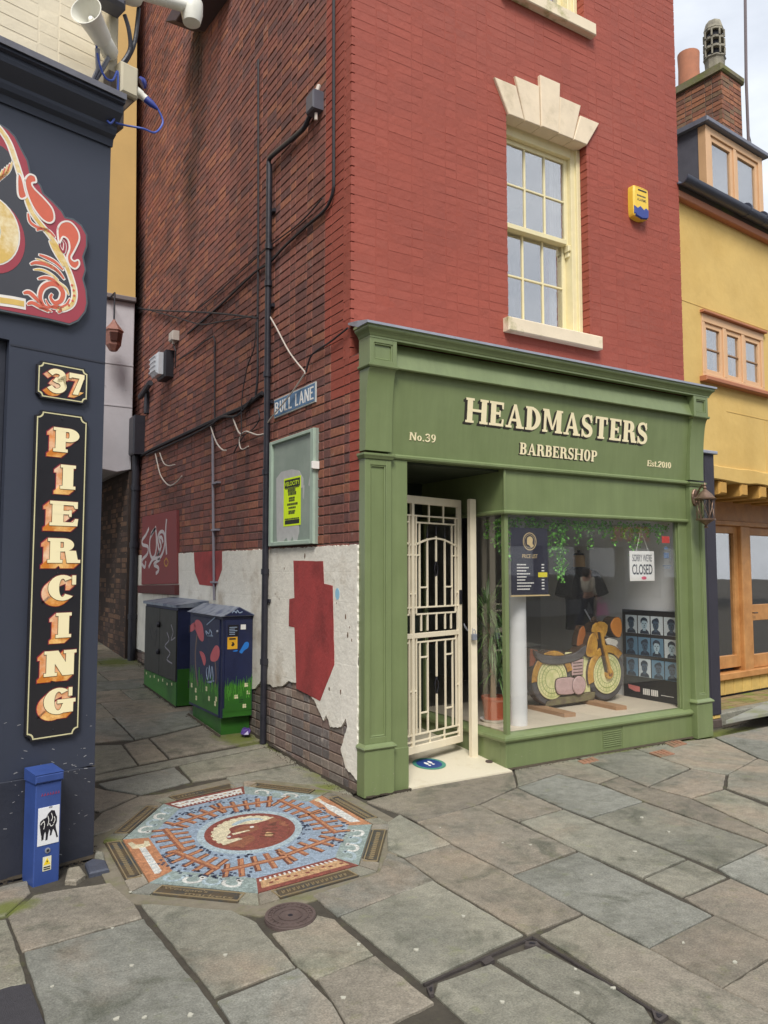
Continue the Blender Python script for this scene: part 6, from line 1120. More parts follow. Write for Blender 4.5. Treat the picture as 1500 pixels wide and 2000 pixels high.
# ================================================================ yellow jettied house next door
YEL = mat('yellow ochre limewash', S(214, 180, 108), .85, .07, 2, .3, 14, col2=S(198, 162, 90), thr=(.45, .75), scale2=1.3); YWD = mat('honey oak', S(196, 142, 86), .5, .1, 8, .1, 40, col2=S(172, 118, 66), thr=(.4, .7), scale2=5); PEACH = mat('pinkish timber paint', S(214, 172, 130), .55, .06, 6); TERRA = mat('terracotta fascia paint', S(176, 112, 78), .6, .08)
yh = thing('jettied_house', (6.5, 2.5, 0), 'yellow limewashed jettied house with honey oak shopfront at the right', 'building')
YW = (.455, 1.735, 3.64, 4.335)
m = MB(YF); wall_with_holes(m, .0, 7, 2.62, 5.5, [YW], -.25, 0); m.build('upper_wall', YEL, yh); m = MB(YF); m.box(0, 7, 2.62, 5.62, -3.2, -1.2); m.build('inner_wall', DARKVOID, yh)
m = MB(YF); top = []; bot = []; rg = random.Random(4)
for k in range(40): a = .0+7*k/39; bot.append((a, 2.545+rg.uniform(-.012, .012))); top.append((a, 2.70+rg.uniform(-.006, .006)))
m.poly(bot+top[::-1], -.25, .03, bev=.008); m.build('bressumer_beam', YEL, yh)
for k in range(8): a = .28+.42*k; m = MB(YF); m.poly([(a, 2.40), (a+.15, 2.40), (a+.15, 2.545), (a, 2.545)], -.7, .02-.006*(k % 2), bev=.02); m.build('jetty_joist', mat('ochre washed joist', S(190, 146, 74), .8, .12, 6, .3, 20), yh)
m = MB(YF); m.box(0, 7, 2.545, 2.60, -3.2, -.25); m.build('soffit', mat('brown soffit', S(110, 76, 44), .8), yh)
for (a0, a1, z0, z1) in ((.0, 7, 4.40, 4.405), (.9, 7, 3.32, 3.325), (1.72, 1.725, 2.7, 3.3)): m = MB(YF); m.box(a0, a1, z0, z1, 0, .004); m.build('render_joint', YEL, yh)
# oak casement in three lights
yw = MB(YF); a0, a1, z0, z1 = YW
yw.box(a0, a1, z0, z0+.05, -.12, .012, .004); yw.box(a0, a1, z1-.09, z1, -.12, .012, .004); yw.box(a0, a0+.055, z0+.05, z1-.09, -.12, .011, .004); yw.box(a1-.055, a1, z0+.05, z1-.09, -.12, .011, .004)
third = (a1-a0-.11)/3
for k in (1, 2): x = a0+.055+third*k; yw.box(x-.03, x+.03, z0+.05, z1-.09, -.12, .010, .004)
yw = yw.build('casement_window', PEACH, yh)
for k in range(3):
    x0, x1 = a0+.055+third*k+.03*(k > 0), a0+.055+third*(k+1)-.03*(k < 2); q0, q1 = z0+.05, z1-.09
    m = MB(YF); m.box(x0, x0+.045, q0, q1, -.05, -.004, .003); m.box(x1-.045, x1, q0, q1, -.05, -.004, .003); m.box(x0+.045, x1-.045, q0, q0+.05, -.05, -.005, .003); m.box(x0+.045, x1-.045, q1-.05, q1, -.05, -.005, .003); m.build('casement', PEACH, yw)
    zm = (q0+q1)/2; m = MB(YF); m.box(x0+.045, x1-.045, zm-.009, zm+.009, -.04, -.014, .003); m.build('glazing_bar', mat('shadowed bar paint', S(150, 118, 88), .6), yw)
    for (u0, u1) in ((q0+.05, zm-.009), (zm+.009, q1-.05)): m = MB(YF); m.box(x0+.045, x1-.045, u0, u1, -.030, -.027); m.build('pane', GLASS, yw)
m = MB(YF); m.box(a0-.06, a1+.08, z0-.055, z0-.003, -.1, .085, .01); m.build('window_sill', mat('oak sill', S(170, 108, 76), .6), yh); m = MB(YF); m.box(a0-.02, a1+.03, z1+.002, z1+.03, -.05, .05, .006); m.build('drip_board', TERRA, yh)
# eaves, gutter, roof
m = MB(YF); m.box(-.05, 7, 5.46, 5.54, -.1, .07, .008); m.build('eaves_board', TERRA, yh)
GUT = mat('black gutter', S(66, 70, 84), .4, .1); m = MB(YF); gq = [(.0, .0)]
prof = [(.075*math.cos(t), .075*math.sin(t)) for t in [math.pi+math.pi*i/10 for i in range(11)]]
pr = [(x, z) for x, z in prof]+[(x*.9, z*.9+.002) for x, z in reversed(prof)]
vs_ = []
for a in (-.05, 7): vs_ += [(a, 5.635+z, .13+x) for x, z in pr]
n_ = len(pr); m.add(vs_, [[i, (i+1) % n_, n_+(i+1) % n_, n_+i] for i in range(n_)]+[list(range(n_)), list(range(2*n_-1, n_-1, -1))]); gt = m.build('gutter', GUT, yh, sm=True)
for a in (1.2, 1.55, 2.6, 3.6): m = MB(YF); m.lathe([(.079, 0), (.079, .035)], YF.pt(a, 5.635, .13), YF.u, 18); m.build('gutter_clip', GUT, gt)
SLATE = mat('mossy roof tile', S(92, 82, 74), .9, .2, 6, .4, 30, col2=S(96, 104, 58), thr=(.5, .7), isl=.12)
rf = MB(YF); rf.add([(-.05, 5.62, .06), (7, 5.62, .06), (7, 7.92, -2.46), (-.05, 7.92, -2.46), (-.05, 5.54, .06), (7, 5.54, .06), (7, 7.84, -2.46), (-.05, 7.84, -2.46)], [[0, 1, 2, 3], [7, 6, 5, 4], [0, 4, 5, 1], [1, 5, 6, 2], [2, 6, 7, 3], [3, 7, 4, 0]]); rf = rf.build('roof', SLATE, yh)
dirr = (V((0, 2.3, -2.52))).normalized(); nr = V((0, 2.52, 2.3)).normalized()
for r_ in range(9):
    for k in range(19):
        a = 1.9+k*.27+(.13 if r_ % 2 else 0); b0 = V((a, 5.62, .06))+dirr*(.27*r_)+nr*.004; q = [b0, b0+V((.262, 0, 0)), b0+V((.262, 0, 0))+dirr*.36, b0+dirr*.36]
        m = MB(YF); m.add([tuple(x+nr*.026*(1 if i < 2 else .15)) for i, x in enumerate(q)]+[tuple(x) for x in q], [[0, 1, 2, 3], [7, 6, 5, 4], [0, 4, 5, 1], [1, 5, 6, 2], [3, 2, 6, 7], [0, 3, 7, 4]]); m.build('roof_tile', SLATE, rf)
# dormer
DC = -.30; dq = [(1.192,6.856),(2.501,6.869),(1.241,5.970),(2.446,6.082)]; d0, d1 = dq[0][0]-.01, dq[0][0]+1.28; dz0, dz1 = 5.84, dq[0][1]
dm = MB(YF); dm.box(d0, d1, dz0-.2, dz1, -2.2, DC-.06); dm = dm.build('dormer', mat('lead dormer cheek', S(92, 92, 102), .6, .15, 6, .2, 12), yh)
DO = YF.at(0, 0, DC)
m = MB(DO); m.box(d0-.005, d0+.10, dz0-.15, dz1-.02, -.10, .0, .004); m.box(d1-.09, d1+.005, dz0-.15, dz1-.02, -.10, .0, .004); m.box(d0+.10, d1-.09, dz1-.11, dz1-.02, -.10, -.002, .004); m.box(d0+.10, d1-.09, dz0-.15, dz0-.05, -.10, .03, .004); xm_ = (d0+d1)/2; m.box(xm_-.03, xm_+.03, dz0-.05, dz1-.11, -.1, -.003, .004); m.build('dormer_frame', PEACH, dm)
for x0, x1 in ((d0+.10, xm_-.03), (xm_+.03, d1-.09)):
    m = MB(DO); q0, q1 = dz0-.05, dz1-.11; m.box(x0, x0+.055, q0, q1, -.06, -.02, .003); m.box(x1-.055, x1, q0, q1, -.06, -.02, .003); m.box(x0+.055, x1-.055, q1-.06, q1, -.06, -.021, .003); m.box(x0+.055, x1-.055, q0, q0+.06, -.06, -.021, .003); m.build('dormer_casement', PEACH, dm)
    m = MB(DO); m.box(x0+.055, x1-.055, q0+.06, q1-.06, -.045, -.042); m.build('dormer_pane', GLASS, dm)
m = MB(DO); m.box(d0-.06, d1+.08, dz1-.01, dz1+.05, -2.2, .06, .01); m.build('dormer_roof', mat('dormer lead roof', S(112, 114, 126), .5, .12, 8), dm)
# chimney stack with two pots
cq = [(3.545,9.108),(4.098,8.944),(4.059,8.316),(3.504,8.399)]; ca0, ca1, cz1 = cq[0][0], cq[1][0]+.02, cq[0][1]
ck = thing('chimney_stack', tuple(YF.pt((ca0+ca1)/2, 6.5, -2)), 'old brick chimney stack with mossy cap above the dormer', 'chimney'); CB = brick_mat('chimney brick', [S(150, 98, 72), S(136, 88, 68), S(160, 106, 76), S(120, 84, 68), S(128, 100, 76)], white=.3)
CKZ = 6.2; m = MB(YF); m.box(ca0+.006, ca1-.006, CKZ, cz1, -2.9, -1.406); m.build('stack_core', MORTARG, ck)
CFF, CFS = YF.at(0, 0, -1.4), Fr(YF.pt(ca0, 0, 0), -YF.n*-1, YF.v, -YF.u)
for fr, a0_, a1_ in ((CFF, ca0, ca1), (CFS, -2.9, -1.4)):
    rest = lay(fr, courses(a0_, a1_, CKZ, cz1-.08), lambda r: CB, ck, 'brick', .05, 70); joined(rest, 'brickwork', ck)
m = MB(YF); m.box(ca0-.04, ca1+.04, cz1-.08, cz1+.03, -2.95, -1.36, .025); m.build('stack_cap', mat('mossy cement', S(124, 116, 92), .9, .2, 8, .5, 25, col2=S(104, 108, 56)), ck)
POTG = mat('grey clay pot', S(128, 122, 108), .85, .2, 9, .3, 40, col2=S(160, 154, 134)); pq = [(3.766,9.341),(3.802,9.994)]
pc = YF.pt(pq[0][0], cz1, -1.62); ph = pq[1][1]-cz1; m = MB(); m.lathe([(.19, 0), (.18, .07), (.14, .10), (.15, ph*.30), (.17, ph*.33), (.155, ph*.36)], pc, seg=8); m.build('pot_base', POTG, ck)
for lv in range(3):
    zb = ph*(.36+.165*lv); m = MB(); m.lathe([(.165-.01*lv, 0), (.165-.01*lv, .035)], pc+V((0, 0, zb+ph*.125)), seg=8); m.lathe([(.10, 0), (.10, ph*.125)], pc+V((0, 0, zb)), seg=8, m=1); m.build('pot_tier', [POTG, BLACK], ck)
    for k in range(8): t = 2*math.pi*(k+.5)/8; m = MB(); p0 = pc+V((math.cos(t), math.sin(t), 0))*.148+V((0, 0, zb)); m.tube([tuple(p0), tuple(p0+V((0, 0, ph*.13)))], .016, 5); m.build('pot_rib', POTG, ck)
m = MB(); m.lathe([(.15, 0), (.12, ph*.12), (.11, ph*.15), (.07, ph*.15)], pc+V((0, 0, ph*.855)), seg=8); m.build('pot_crown', POTG, ck)
oq = [(4.587,9.859),(4.611,10.343)]; pc2 = YF.pt(oq[0][0], cz1, -2.55); m = MB(); hh = oq[1][1]-cz1; m.lathe([(.19, 0), (.17, hh*.8), (.18, hh), (.13, hh), (.13, hh-.1)], pc2, seg=18); m.build('clay_pot', mat('terracotta pot', S(176, 116, 88), .85, .15, 8), ck, sm=True)
an = [(3.892,8.005),(3.952,10.532)]; m = MB(YF); m.tube([(an[0][0], 6.9, -1.2), (an[0][0]-.01, an[0][1]+.9, -1.2), (an[1][0], an[1][1], -1.2)], .022, 8); ao = m.build('aerial_mast', mat('grey brown mast', S(110, 98, 100), .6), None, label='thin aerial mast rising beside the chimney against the sky', cat='mast'); m = MB(YF); m.tube([(an[0][0]-.02, 7.45, -1.2), (ca1, 7.42, -1.5)], .012, 6); m.build('stay_bracket', PALEMET, ao); m = MB(YF); m.tube(smooth([(an[0][0], 8.1, -1.2), (an[0][0]+.07, 7.95, -1.2), (an[0][0]+.05, 7.8, -1.2), (an[0][0], 7.75, -1.2)], 5), .006, 6); m.build('loose_wire', CABLE, ao)
# ground floor in oak, set back under the jetty
YL = YF.at(0, 0, -.55); q1 = [(1.945,2.092),(2.051,2.096),(2.255,2.102),(1.469,0.507),(2.285,0.350)]; xa, xb, xc = q1[0][0], q1[1][0], q1[2][0]; zt, zb = [(2.041,2.120)][0][1], .42
m = MB(YL); m.box(-.0, 7, zt+.06, 2.55, -.1, 0, .003); m.build('oak_spandrel', YWD, yh); m = MB(YL); m.box(.0, 7, zt, zt+.06, -.1, .03, .006); m.build('oak_head', YWD, yh)
m = MB(YL); m.box(xb, xc, .30, zt, -.12, .04, .008); m.build('oak_post', YWD, yh); m = MB(YL); m.box(xc+1.55, xc+1.7, .30, zt, -.12, .04, .008); m.build('oak_post', YWD, yh)
def light(x0, x1, z0, z1, e, nm='oak_light', mid=None):
    m = MB(YL); m.box(x0, x0+e, z0, z1, -.07, -.01, .004); m.box(x1-e, x1, z0, z1, -.07, -.01, .004); m.box(x0+e, x1-e, z0, z0+e*1.6, -.07, -.011, .004); m.box(x0+e, x1-e, z1-e, z1, -.07, -.011, .004)
    if mid: m.box(x0+e, x1-e, mid[0], mid[1], -.07, -.0105, .004)
    o = m.build(nm, YWD, yh); segs = [(z0+e*1.6, z1-e)] if not mid else [(z0+e*1.6, mid[0]), (mid[1], z1-e)]
    for s0, s1 in segs: m = MB(YL); m.box(x0+e, x1-e, s0, s1, -.045, -.041); m.build('pane', GLASS, o)
    return o
mid = [p[1] for p in [(2.387,0.959),(2.400,1.154)]]
light(-.0, xb, zb, zt, .09); dro = light(xc, xc+1.5, .38, zt, .10, 'oak_door', mid); m = MB(YL); m.tube([(xc+.06, (mid[0]+mid[1])/2, -.01), (xc+.06, (mid[0]+mid[1])/2, .03), (xc+.14, (mid[0]+mid[1])/2, .03)], .008, 6); m.build('door_handle', BLACK, dro)
m = MB(YL); m.box(0, 7, .30, .375, -.12, .06, .006); m.build('oak_cill', YWD, yh)
for k in range(14): m = MB(YL); m.box(.02+.2*k, .21+.2*k, .12, .30, -.1, .02, .006); m.build('plinth_brick', mat('yellow plinth brick', S(204, 172, 98), .85, .12, 8, .3, 30, isl=.12), yh)
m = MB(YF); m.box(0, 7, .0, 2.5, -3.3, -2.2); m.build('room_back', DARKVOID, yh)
# dark boarded post between the two shops
bp = [(4.102,2.762),(4.371,2.793),(4.423,0.106),(4.174,0.110)]; pst = thing('boarded_post', (4.2, .35, .1), 'black painted boarded post between the green shop and the oak shop', 'post'); BF = FF.at(0, 0, -.25)
BK = mat('black weathered boarding', S(52, 50, 60), .6, .15, 4, .2, 30, col2=S(120, 116, 118), thr=(.72, .76), scale2=7)
xl, xr = 3.90, bp[1][0]; zt_, zb_ = bp[1][1], bp[2][1]+.01
for k in range(3): f0, f1 = k/3, (k+1)/3; m = MB(BF); m.box(xl+(xr-xl)*f0+.002, xl+(xr-xl)*f1-.002, zb_, zt_, -.22, -.002*(k % 2), .004); m.build('board', BK, pst)
m = MB(BF); m.box(xl-.01, xr+.03, zt_, zt_+.035, -.25, .03, .006); m.build('lead_cap', LEAD, pst)
for k in range(3): m = MB(BF); m.box(xr-.30+.1*k, xr-.205+.1*k, .075, zb_-.003, -.2, -.01, .006); m.build('base_brick', mat('yellow plinth brick', (0, 0, 0)), pst)
m = MB(BF); m.box(xl, xr+.01, -.02, .072, -.22, .0, .012); m.build('base_stone', mat('dark base stone', S(84, 72, 66), .9, .2, 9, .4, 40), pst)
# raised step with mossy bricks and a pale ramp
stp = thing('shop_step', (5.8, .75, 0), 'raised mossy brick step with stone kerb before the oak shop', 'step'); SX = lambda a, c: YF.pt(a, 0, c)
m = MB(YF); m.box(.42, 7, -.02, .115, -.04, .06, .012); m.build('kerb', FLAG[0], stp); m = MB(YF); m.box(.42, 7, -.02, .098, -.54, -.04); m.build('bed', JOINT, stp)
for i in range(28):
    for j in range(4): m = MB(YF); m.add([(.43+.22*i+.11*(j % 2), .108, -.05-.115*j), (.64+.22*i+.11*(j % 2), .108, -.05-.115*j), (.64+.22*i+.11*(j % 2), .108, -.155-.115*j), (.43+.22*i+.11*(j % 2), .108, -.155-.115*j)]+[(.43+.22*i+.11*(j % 2), .09, -.05-.115*j), (.64+.22*i+.11*(j % 2), .09, -.05-.115*j), (.64+.22*i+.11*(j % 2), .09, -.155-.115*j), (.43+.22*i+.11*(j % 2), .09, -.155-.115*j)], [[0, 1, 2, 3], [0, 4, 5, 1], [1, 5, 6, 2], [2, 6, 7, 3], [3, 7, 4, 0]]); m.build('paver', mat('mossy brick paver', S(140, 118, 84), .9, .2, 6, .4, 40, col2=S(110, 118, 50), thr=(.45, .6), scale2=3, isl=.1), stp)
rmp = [(3.961,-0.083),(5.313,0.341),(6.493,0.688),(5.142,-0.104),(4.681,-0.057)]; m = MB(); m.poly(rmp, .118, .15, bev=.004); m.build('ramp_board', mat('pale grey ramp', S(150, 150, 140), .8, .15, 8, col2=S(120, 124, 84)), None, label='pale ramp board lying on the step before the oak shop', cat='ramp')

# ================================================================ octagonal mosaic in the pavement
def tess(name, col, col2=None, sc=62):
    m = mat(name, col, .55, .12, 40, col2=col2, thr=(.45, .55), scale2=60, coat=.1); nt = m.node_tree; N = nt.nodes; bs = N['Principled BSDF']; lk = nt.links.new
    g = N.new('ShaderNodeNewGeometry'); v = N.new('ShaderNodeTexVoronoi'); v.feature = 'DISTANCE_TO_EDGE'; v.inputs['Scale'].default_value = sc; lk(g.outputs['Position'], v.inputs['Vector'])
    v2 = N.new('ShaderNodeTexVoronoi'); v2.inputs['Scale'].default_value = sc; lk(g.outputs['Position'], v2.inputs['Vector'])
    r = N.new('ShaderNodeMapRange'); r.inputs['From Max'].default_value = .09; r.inputs['To Min'].default_value = .58; lk(v.outputs['Distance'], r.inputs['Value'])
    hs = N.new('ShaderNodeSeparateColor'); lk(v2.outputs['Color'], hs.inputs['Color']); r2 = N.new('ShaderNodeMapRange'); r2.inputs['To Min'].default_value = .80; r2.inputs['To Max'].default_value = 1.2; lk(hs.outputs['Red'], r2.inputs['Value'])
    mu = N.new('ShaderNodeMath'); mu.operation = 'MULTIPLY'; lk(r.outputs['Result'], mu.inputs[0]); lk(r2.outputs['Result'], mu.inputs[1])
    old = bs.inputs['Base Color'].links[0].from_socket; sc_ = N.new('ShaderNodeVectorMath'); sc_.operation = 'SCALE'; lk(old, sc_.inputs[0]); lk(mu.outputs[0], sc_.inputs['Scale']); lk(sc_.outputs['Vector'], bs.inputs['Base Color'])
    b = N.new('ShaderNodeBump'); b.inputs['Strength'].default_value = .5; b.inputs['Distance'].default_value = .002; lk(r.outputs['Result'], b.inputs['Height']); lk(b.outputs['Normal'], bs.inputs['Normal']); return m
T_BLUE = tess('light blue tesserae', S(140, 156, 172)); T_TEAL = tess('grey teal tesserae', S(140, 154, 150)); T_OR = tess('orange tesserae', S(176, 124, 90)); T_BR = tess('rust brown tesserae', S(138, 88, 66)); T_DB = tess('navy tesserae', S(58, 66, 86)); T_RED = tess('brick red tesserae', S(128, 70, 60)); T_CR = tess('cream tesserae', S(204, 194, 164)); T_WH = tess('white tesserae', S(204, 204, 198)); T_TAN = tess('buff tesserae', S(182, 146, 108)); T_PB = tess('pale aqua tesserae', S(160, 176, 182)); T_DK = tess('dark brown tesserae', S(102, 62, 50))
OCT = [(-1.645,0.017),(-1.681,-0.705),(-1.257,-1.114),(-0.655,-1.061),(-0.248,-0.517),(-0.234,0.202),(-0.616,0.711),(-1.239,0.594)]; MC = V((-.945, -.235)); FWX, FWY = c_fw.x*1.24, c_fw.y*1.24
mo = thing('mosaic_roundel', (MC.x, MC.y, 0), 'octagonal coloured pavement mosaic with a bull head medallion and railway ties', 'mosaic')
def mz(x, y): return slope(y)+.0008
def mpoly(name, pts, lv, mt, parent=mo):
    m = MB(); p = ccw(pts); n = len(p); h = .0007*lv; m.add([(x, y, -.02) for x, y in p]+[(x, y, mz(x, y)+h) for x, y in p], [[n+i for i in range(n)]]+[[i, (i+1) % n, n+(i+1) % n, n+i] for i in range(n)]); return m.build(name, mt, parent)
def mp(a, b): return (MC.x+c_rt.x*a+FWX*b, MC.y+c_rt.y*a+FWY*b)
def octr(i, f): p = V(OCT[i % 8]); q = MC+(p-MC)*f; return (q.x, q.y)
field = mpoly('field', [octr(i, .83) for i in range(8)], 0, T_BLUE)
kinds = [T_OR, T_TEAL, T_RED, T_TEAL, T_OR, T_TEAL, T_RED, T_TEAL]
def pan(i, s, t):       # s along edge 0..1, t outward 0..1
    a, b = V(octr(i, .80+.20*t)), V(octr(i+1, .80+.20*t)); p = a+(b-a)*s; return (p.x, p.y)
for i in range(8):
    pn = mpoly('border_panel', [octr(i, .802), octr(i+1, .802), octr(i+1, 1), octr(i, 1)], .6, kinds[i])
    m = MB()
    if kinds[i] == T_TEAL:
        for k in range(4):
            c = [pan(i, .14+.2*k+.085*math.cos(t), .5+.26*math.sin(t)) for t in [3.6-4.6*j/10 for j in range(11)]]+[pan(i, .14+.2*k+.11, .32)]
            m2 = MB(); m2.ribbon(smooth(c, 2), .020, 0, .0026+slope(c[0][1])); m2.build('wave', T_WH if k % 2 else T_PB, pn)
    elif kinds[i] == T_RED:
        mpoly('stripe', [pan(i, .04, .26), pan(i, .96, .26), pan(i, .96, .78), pan(i, .04, .78)], 1.4, T_TAN if i == 2 else T_WH, pn)
        for k in range(17): mpoly('chequer', [pan(i, .03+.056*k, .14), pan(i, .055+.056*k, .14), pan(i, .055+.056*k, .30), pan(i, .03+.056*k, .30)], 1.6, T_WH, pn)
        for k in range(14): mpoly('chequer', [pan(i, .06+.065*k, .42+.1*(k % 2)), pan(i, .10+.065*k, .42+.1*(k % 2)), pan(i, .10+.065*k, .52+.1*(k % 2)), pan(i, .06+.065*k, .52+.1*(k % 2))], 2.2, T_RED if k % 3 else T_TAN, pn)
    elif i == 0:    # spanner
        mpoly('spanner_shaft', [pan(0, .22, .38), pan(0, .90, .36), pan(0, .93, .5), pan(0, .90, .66), pan(0, .22, .62)], 1.6, T_WH, pn)
        mpoly('spanner_jaw', [pan(0, .26, .36), pan(0, .24, .14), pan(0, .10, .10), pan(0, .09, .26), pan(0, .17, .34), pan(0, .17, .64), pan(0, .09, .74), pan(0, .11, .92), pan(0, .26, .86), pan(0, .27, .64)], 1.9, T_CR, pn)
        for k in range(7): mpoly('shaft_line', [pan(0, .36+.07*k, .40), pan(0, .37+.07*k, .40), pan(0, .37+.07*k, .62), pan(0, .36+.07*k, .62)], 2.4, T_PB, pn)
    else:           # bottle
        mpoly('bottle', [pan(4, .10, .30), pan(4, .62, .28), pan(4, .74, .40), pan(4, .92, .42), pan(4, .92, .62), pan(4, .74, .64), pan(4, .62, .76), pan(4, .10, .74)], 1.6, T_WH, pn)
        mpoly('bottle_cap', [pan(4, .90, .34), pan(4, .98, .34), pan(4, .98, .68), pan(4, .90, .68)], 1.9, T_CR, pn)
mrg = random.Random(21)
def mbar(a0, b0, a1, b1, w, lv, mt, nm):
    d = V((a1-a0, b1-b0)).normalized(); n_ = V((-d.y, d.x))*w/2; return mpoly(nm, [mp(a0+n_.x, b0+n_.y), mp(a1+n_.x, b1+n_.y), mp(a1-n_.x, b1-n_.y), mp(a0-n_.x, b0-n_.y)], lv, mt)
for k in range(8):
    tc_ = 2*math.pi*(k+.35)/8; tw = (.30, -.28, .12, -.2, .34, -.1, .22, -.32)[k]
    ca, sa = .445*math.cos(tc_), .445*math.sin(tc_); tx_, ty_ = -math.sin(tc_+tw), math.cos(tc_+tw); L2 = .185
    for j in range(5):
        f = (j-2)/2*.16; bx0, by0 = ca+tx_*f, sa+ty_*f; nx_, ny_ = math.cos(tc_+tw*.4+f*1.2), math.sin(tc_+tw*.4+f*1.2); l0, l1 = mrg.uniform(.075, .11), mrg.uniform(.075, .11)
        mbar(bx0-nx_*l0, by0-ny_*l0, bx0+nx_*l1, by0+ny_*l1, .034, 1.2, T_BR if j % 2 else T_DK, 'sleeper'); mbar(bx0-nx_*(l0-.006)+.004, by0-ny_*(l0-.006)+.004, bx0+nx_*(l1-.006)+.004, by0+ny_*(l1-.006)+.004, .017, 1.8, T_OR, 'sleeper_highlight')
    mbar(ca-tx_*L2, sa-ty_*L2, ca+tx_*L2, sa+ty_*L2, .038, 2.4, T_BR, 'rail'); mbar(ca-tx_*(L2-.01)+.004, sa-ty_*(L2-.01)+.004, ca+tx_*(L2-.01)+.004, sa+ty_*(L2-.01)+.004, .018, 3.0, T_OR, 'rail_highlight')
CEM = mat('pale cement bed', S(118, 111, 96), .95, .2, 14, .5, 60, col2=S(108, 108, 72), thr=(.5, .7), scale2=5)
for i in range(8): mpoly('cement_bed', [octr(i, .99), octr(i+1, .99), octr(i+1, 1.27), octr(i, 1.27)], -10, CEM)
m = MB()
for k in range(420):
    t = mrg.random()*6.283; r = mrg.choice([mrg.uniform(.31, .36), mrg.uniform(.48, .59), mrg.uniform(.52, .60)]); a, b = r*math.cos(t), r*math.sin(t); s_ = .008; x, y = mp(a, b); q = [mp(a-s_, b-s_), mp(a+s_, b-s_), mp(a+s_, b+s_), mp(a-s_, b+s_)]; zz = mz(x, y)+.0009
    if (math.sin(3*t+1) > -.2): m.add([(u, v, zz) for u, v in q]+[(u, v, 0) for u, v in q], [[0, 1, 2, 3], [0, 4, 5, 1], [1, 5, 6, 2], [2, 6, 7, 3], [3, 7, 4, 0]])
m.build('navy_tesserae', T_DB, mo, kind='stuff')
E1 = lambda r, n=40: [mp(r*math.cos(2*math.pi*i/n), r*math.sin(2*math.pi*i/n)) for i in range(n)]
mpoly('aqua_ring', E1(.315), 2.0, T_PB); md = mpoly('medallion', E1(.272), 2.8, T_RED); mpoly('medallion_disc', E1(.236), 3.6, T_BR, md); mpoly('medallion_sky', [mp(.234*math.cos(R(t)), .234*math.sin(R(t))) for t in range(62, 252, 10)]+[mp(-.02, -.12), mp(-.10, -.08), mp(-.12, .0), mp(-.05, .09), mp(.04, .12)], 4.2, T_CR, md)
for k in range(26): t = 2*math.pi*k/26; c_, s_ = math.cos(t), math.sin(t); mpoly('rim_tooth', [mp(.225*c_-.012*s_, .225*s_+.012*c_), mp(.238*c_-.012*s_, .238*s_+.012*c_), mp(.238*c_+.012*s_, .238*s_-.012*c_), mp(.225*c_+.012*s_, .225*s_-.012*c_)], 4.9, T_RED, md)
B = lambda pts, k=.245: [mp(x*k, y*k) for x, y in pts]
mpoly('bull_head', B(smooth([(-.55, .10), (-.34, .34), (0, .42), (.3, .62), (.42, .45), (.62, .62), (.66, .36), (.9, .2), (.92, -.25), (.72, -.62), (.36, -.88), (.05, -.92), (.22, -.55), (.08, -.28), (-.18, -.42), (-.42, -.52), (-.5, -.34), (-.46, -.1)], 3, True)), 4.6, T_RED, md)
mpoly('bull_face', B([(-.40, .12), (-.2, .26), (.1, .30), (.22, .1), (.05, -.12), (-.25, -.18), (-.40, -.05)]), 5.4, T_BR, md); mpoly('bull_horn', B(smooth([(-.55, .35), (-.35, .68), (0, .78), (.22, .66), (.02, .66), (-.25, .55), (-.42, .32)], 3, True)), 5.4, T_PB, md)
mpoly('bull_eye', B(circ(0.0, .2, .055, 10)), 6.2, T_WH, md); mpoly('bull_blaze', B([(-.42, -.2), (-.05, .02), (.0, -.02), (-.36, -.28)]), 6.2, T_CR, md); mpoly('bull_nostril', B(circ(-.44, -.38, .05, 10)), 6.2, T_WH, md); mpoly('bull_ear', B([(.36, .30), (.56, .52), (.60, .28)]), 6.2, T_DK, md); mpoly('bull_cheek', B(smooth([(.44, -.1), (.62, -.2), (.55, -.4), (.42, -.3)], 3, True)), 6.2, T_TAN, md)
for k in range(4): mpoly('bull_fold', B([(.30, .12-.16*k), (.66, .18-.18*k), (.66, .13-.18*k), (.30, .08-.16*k)]), 6.2, T_DK, md)
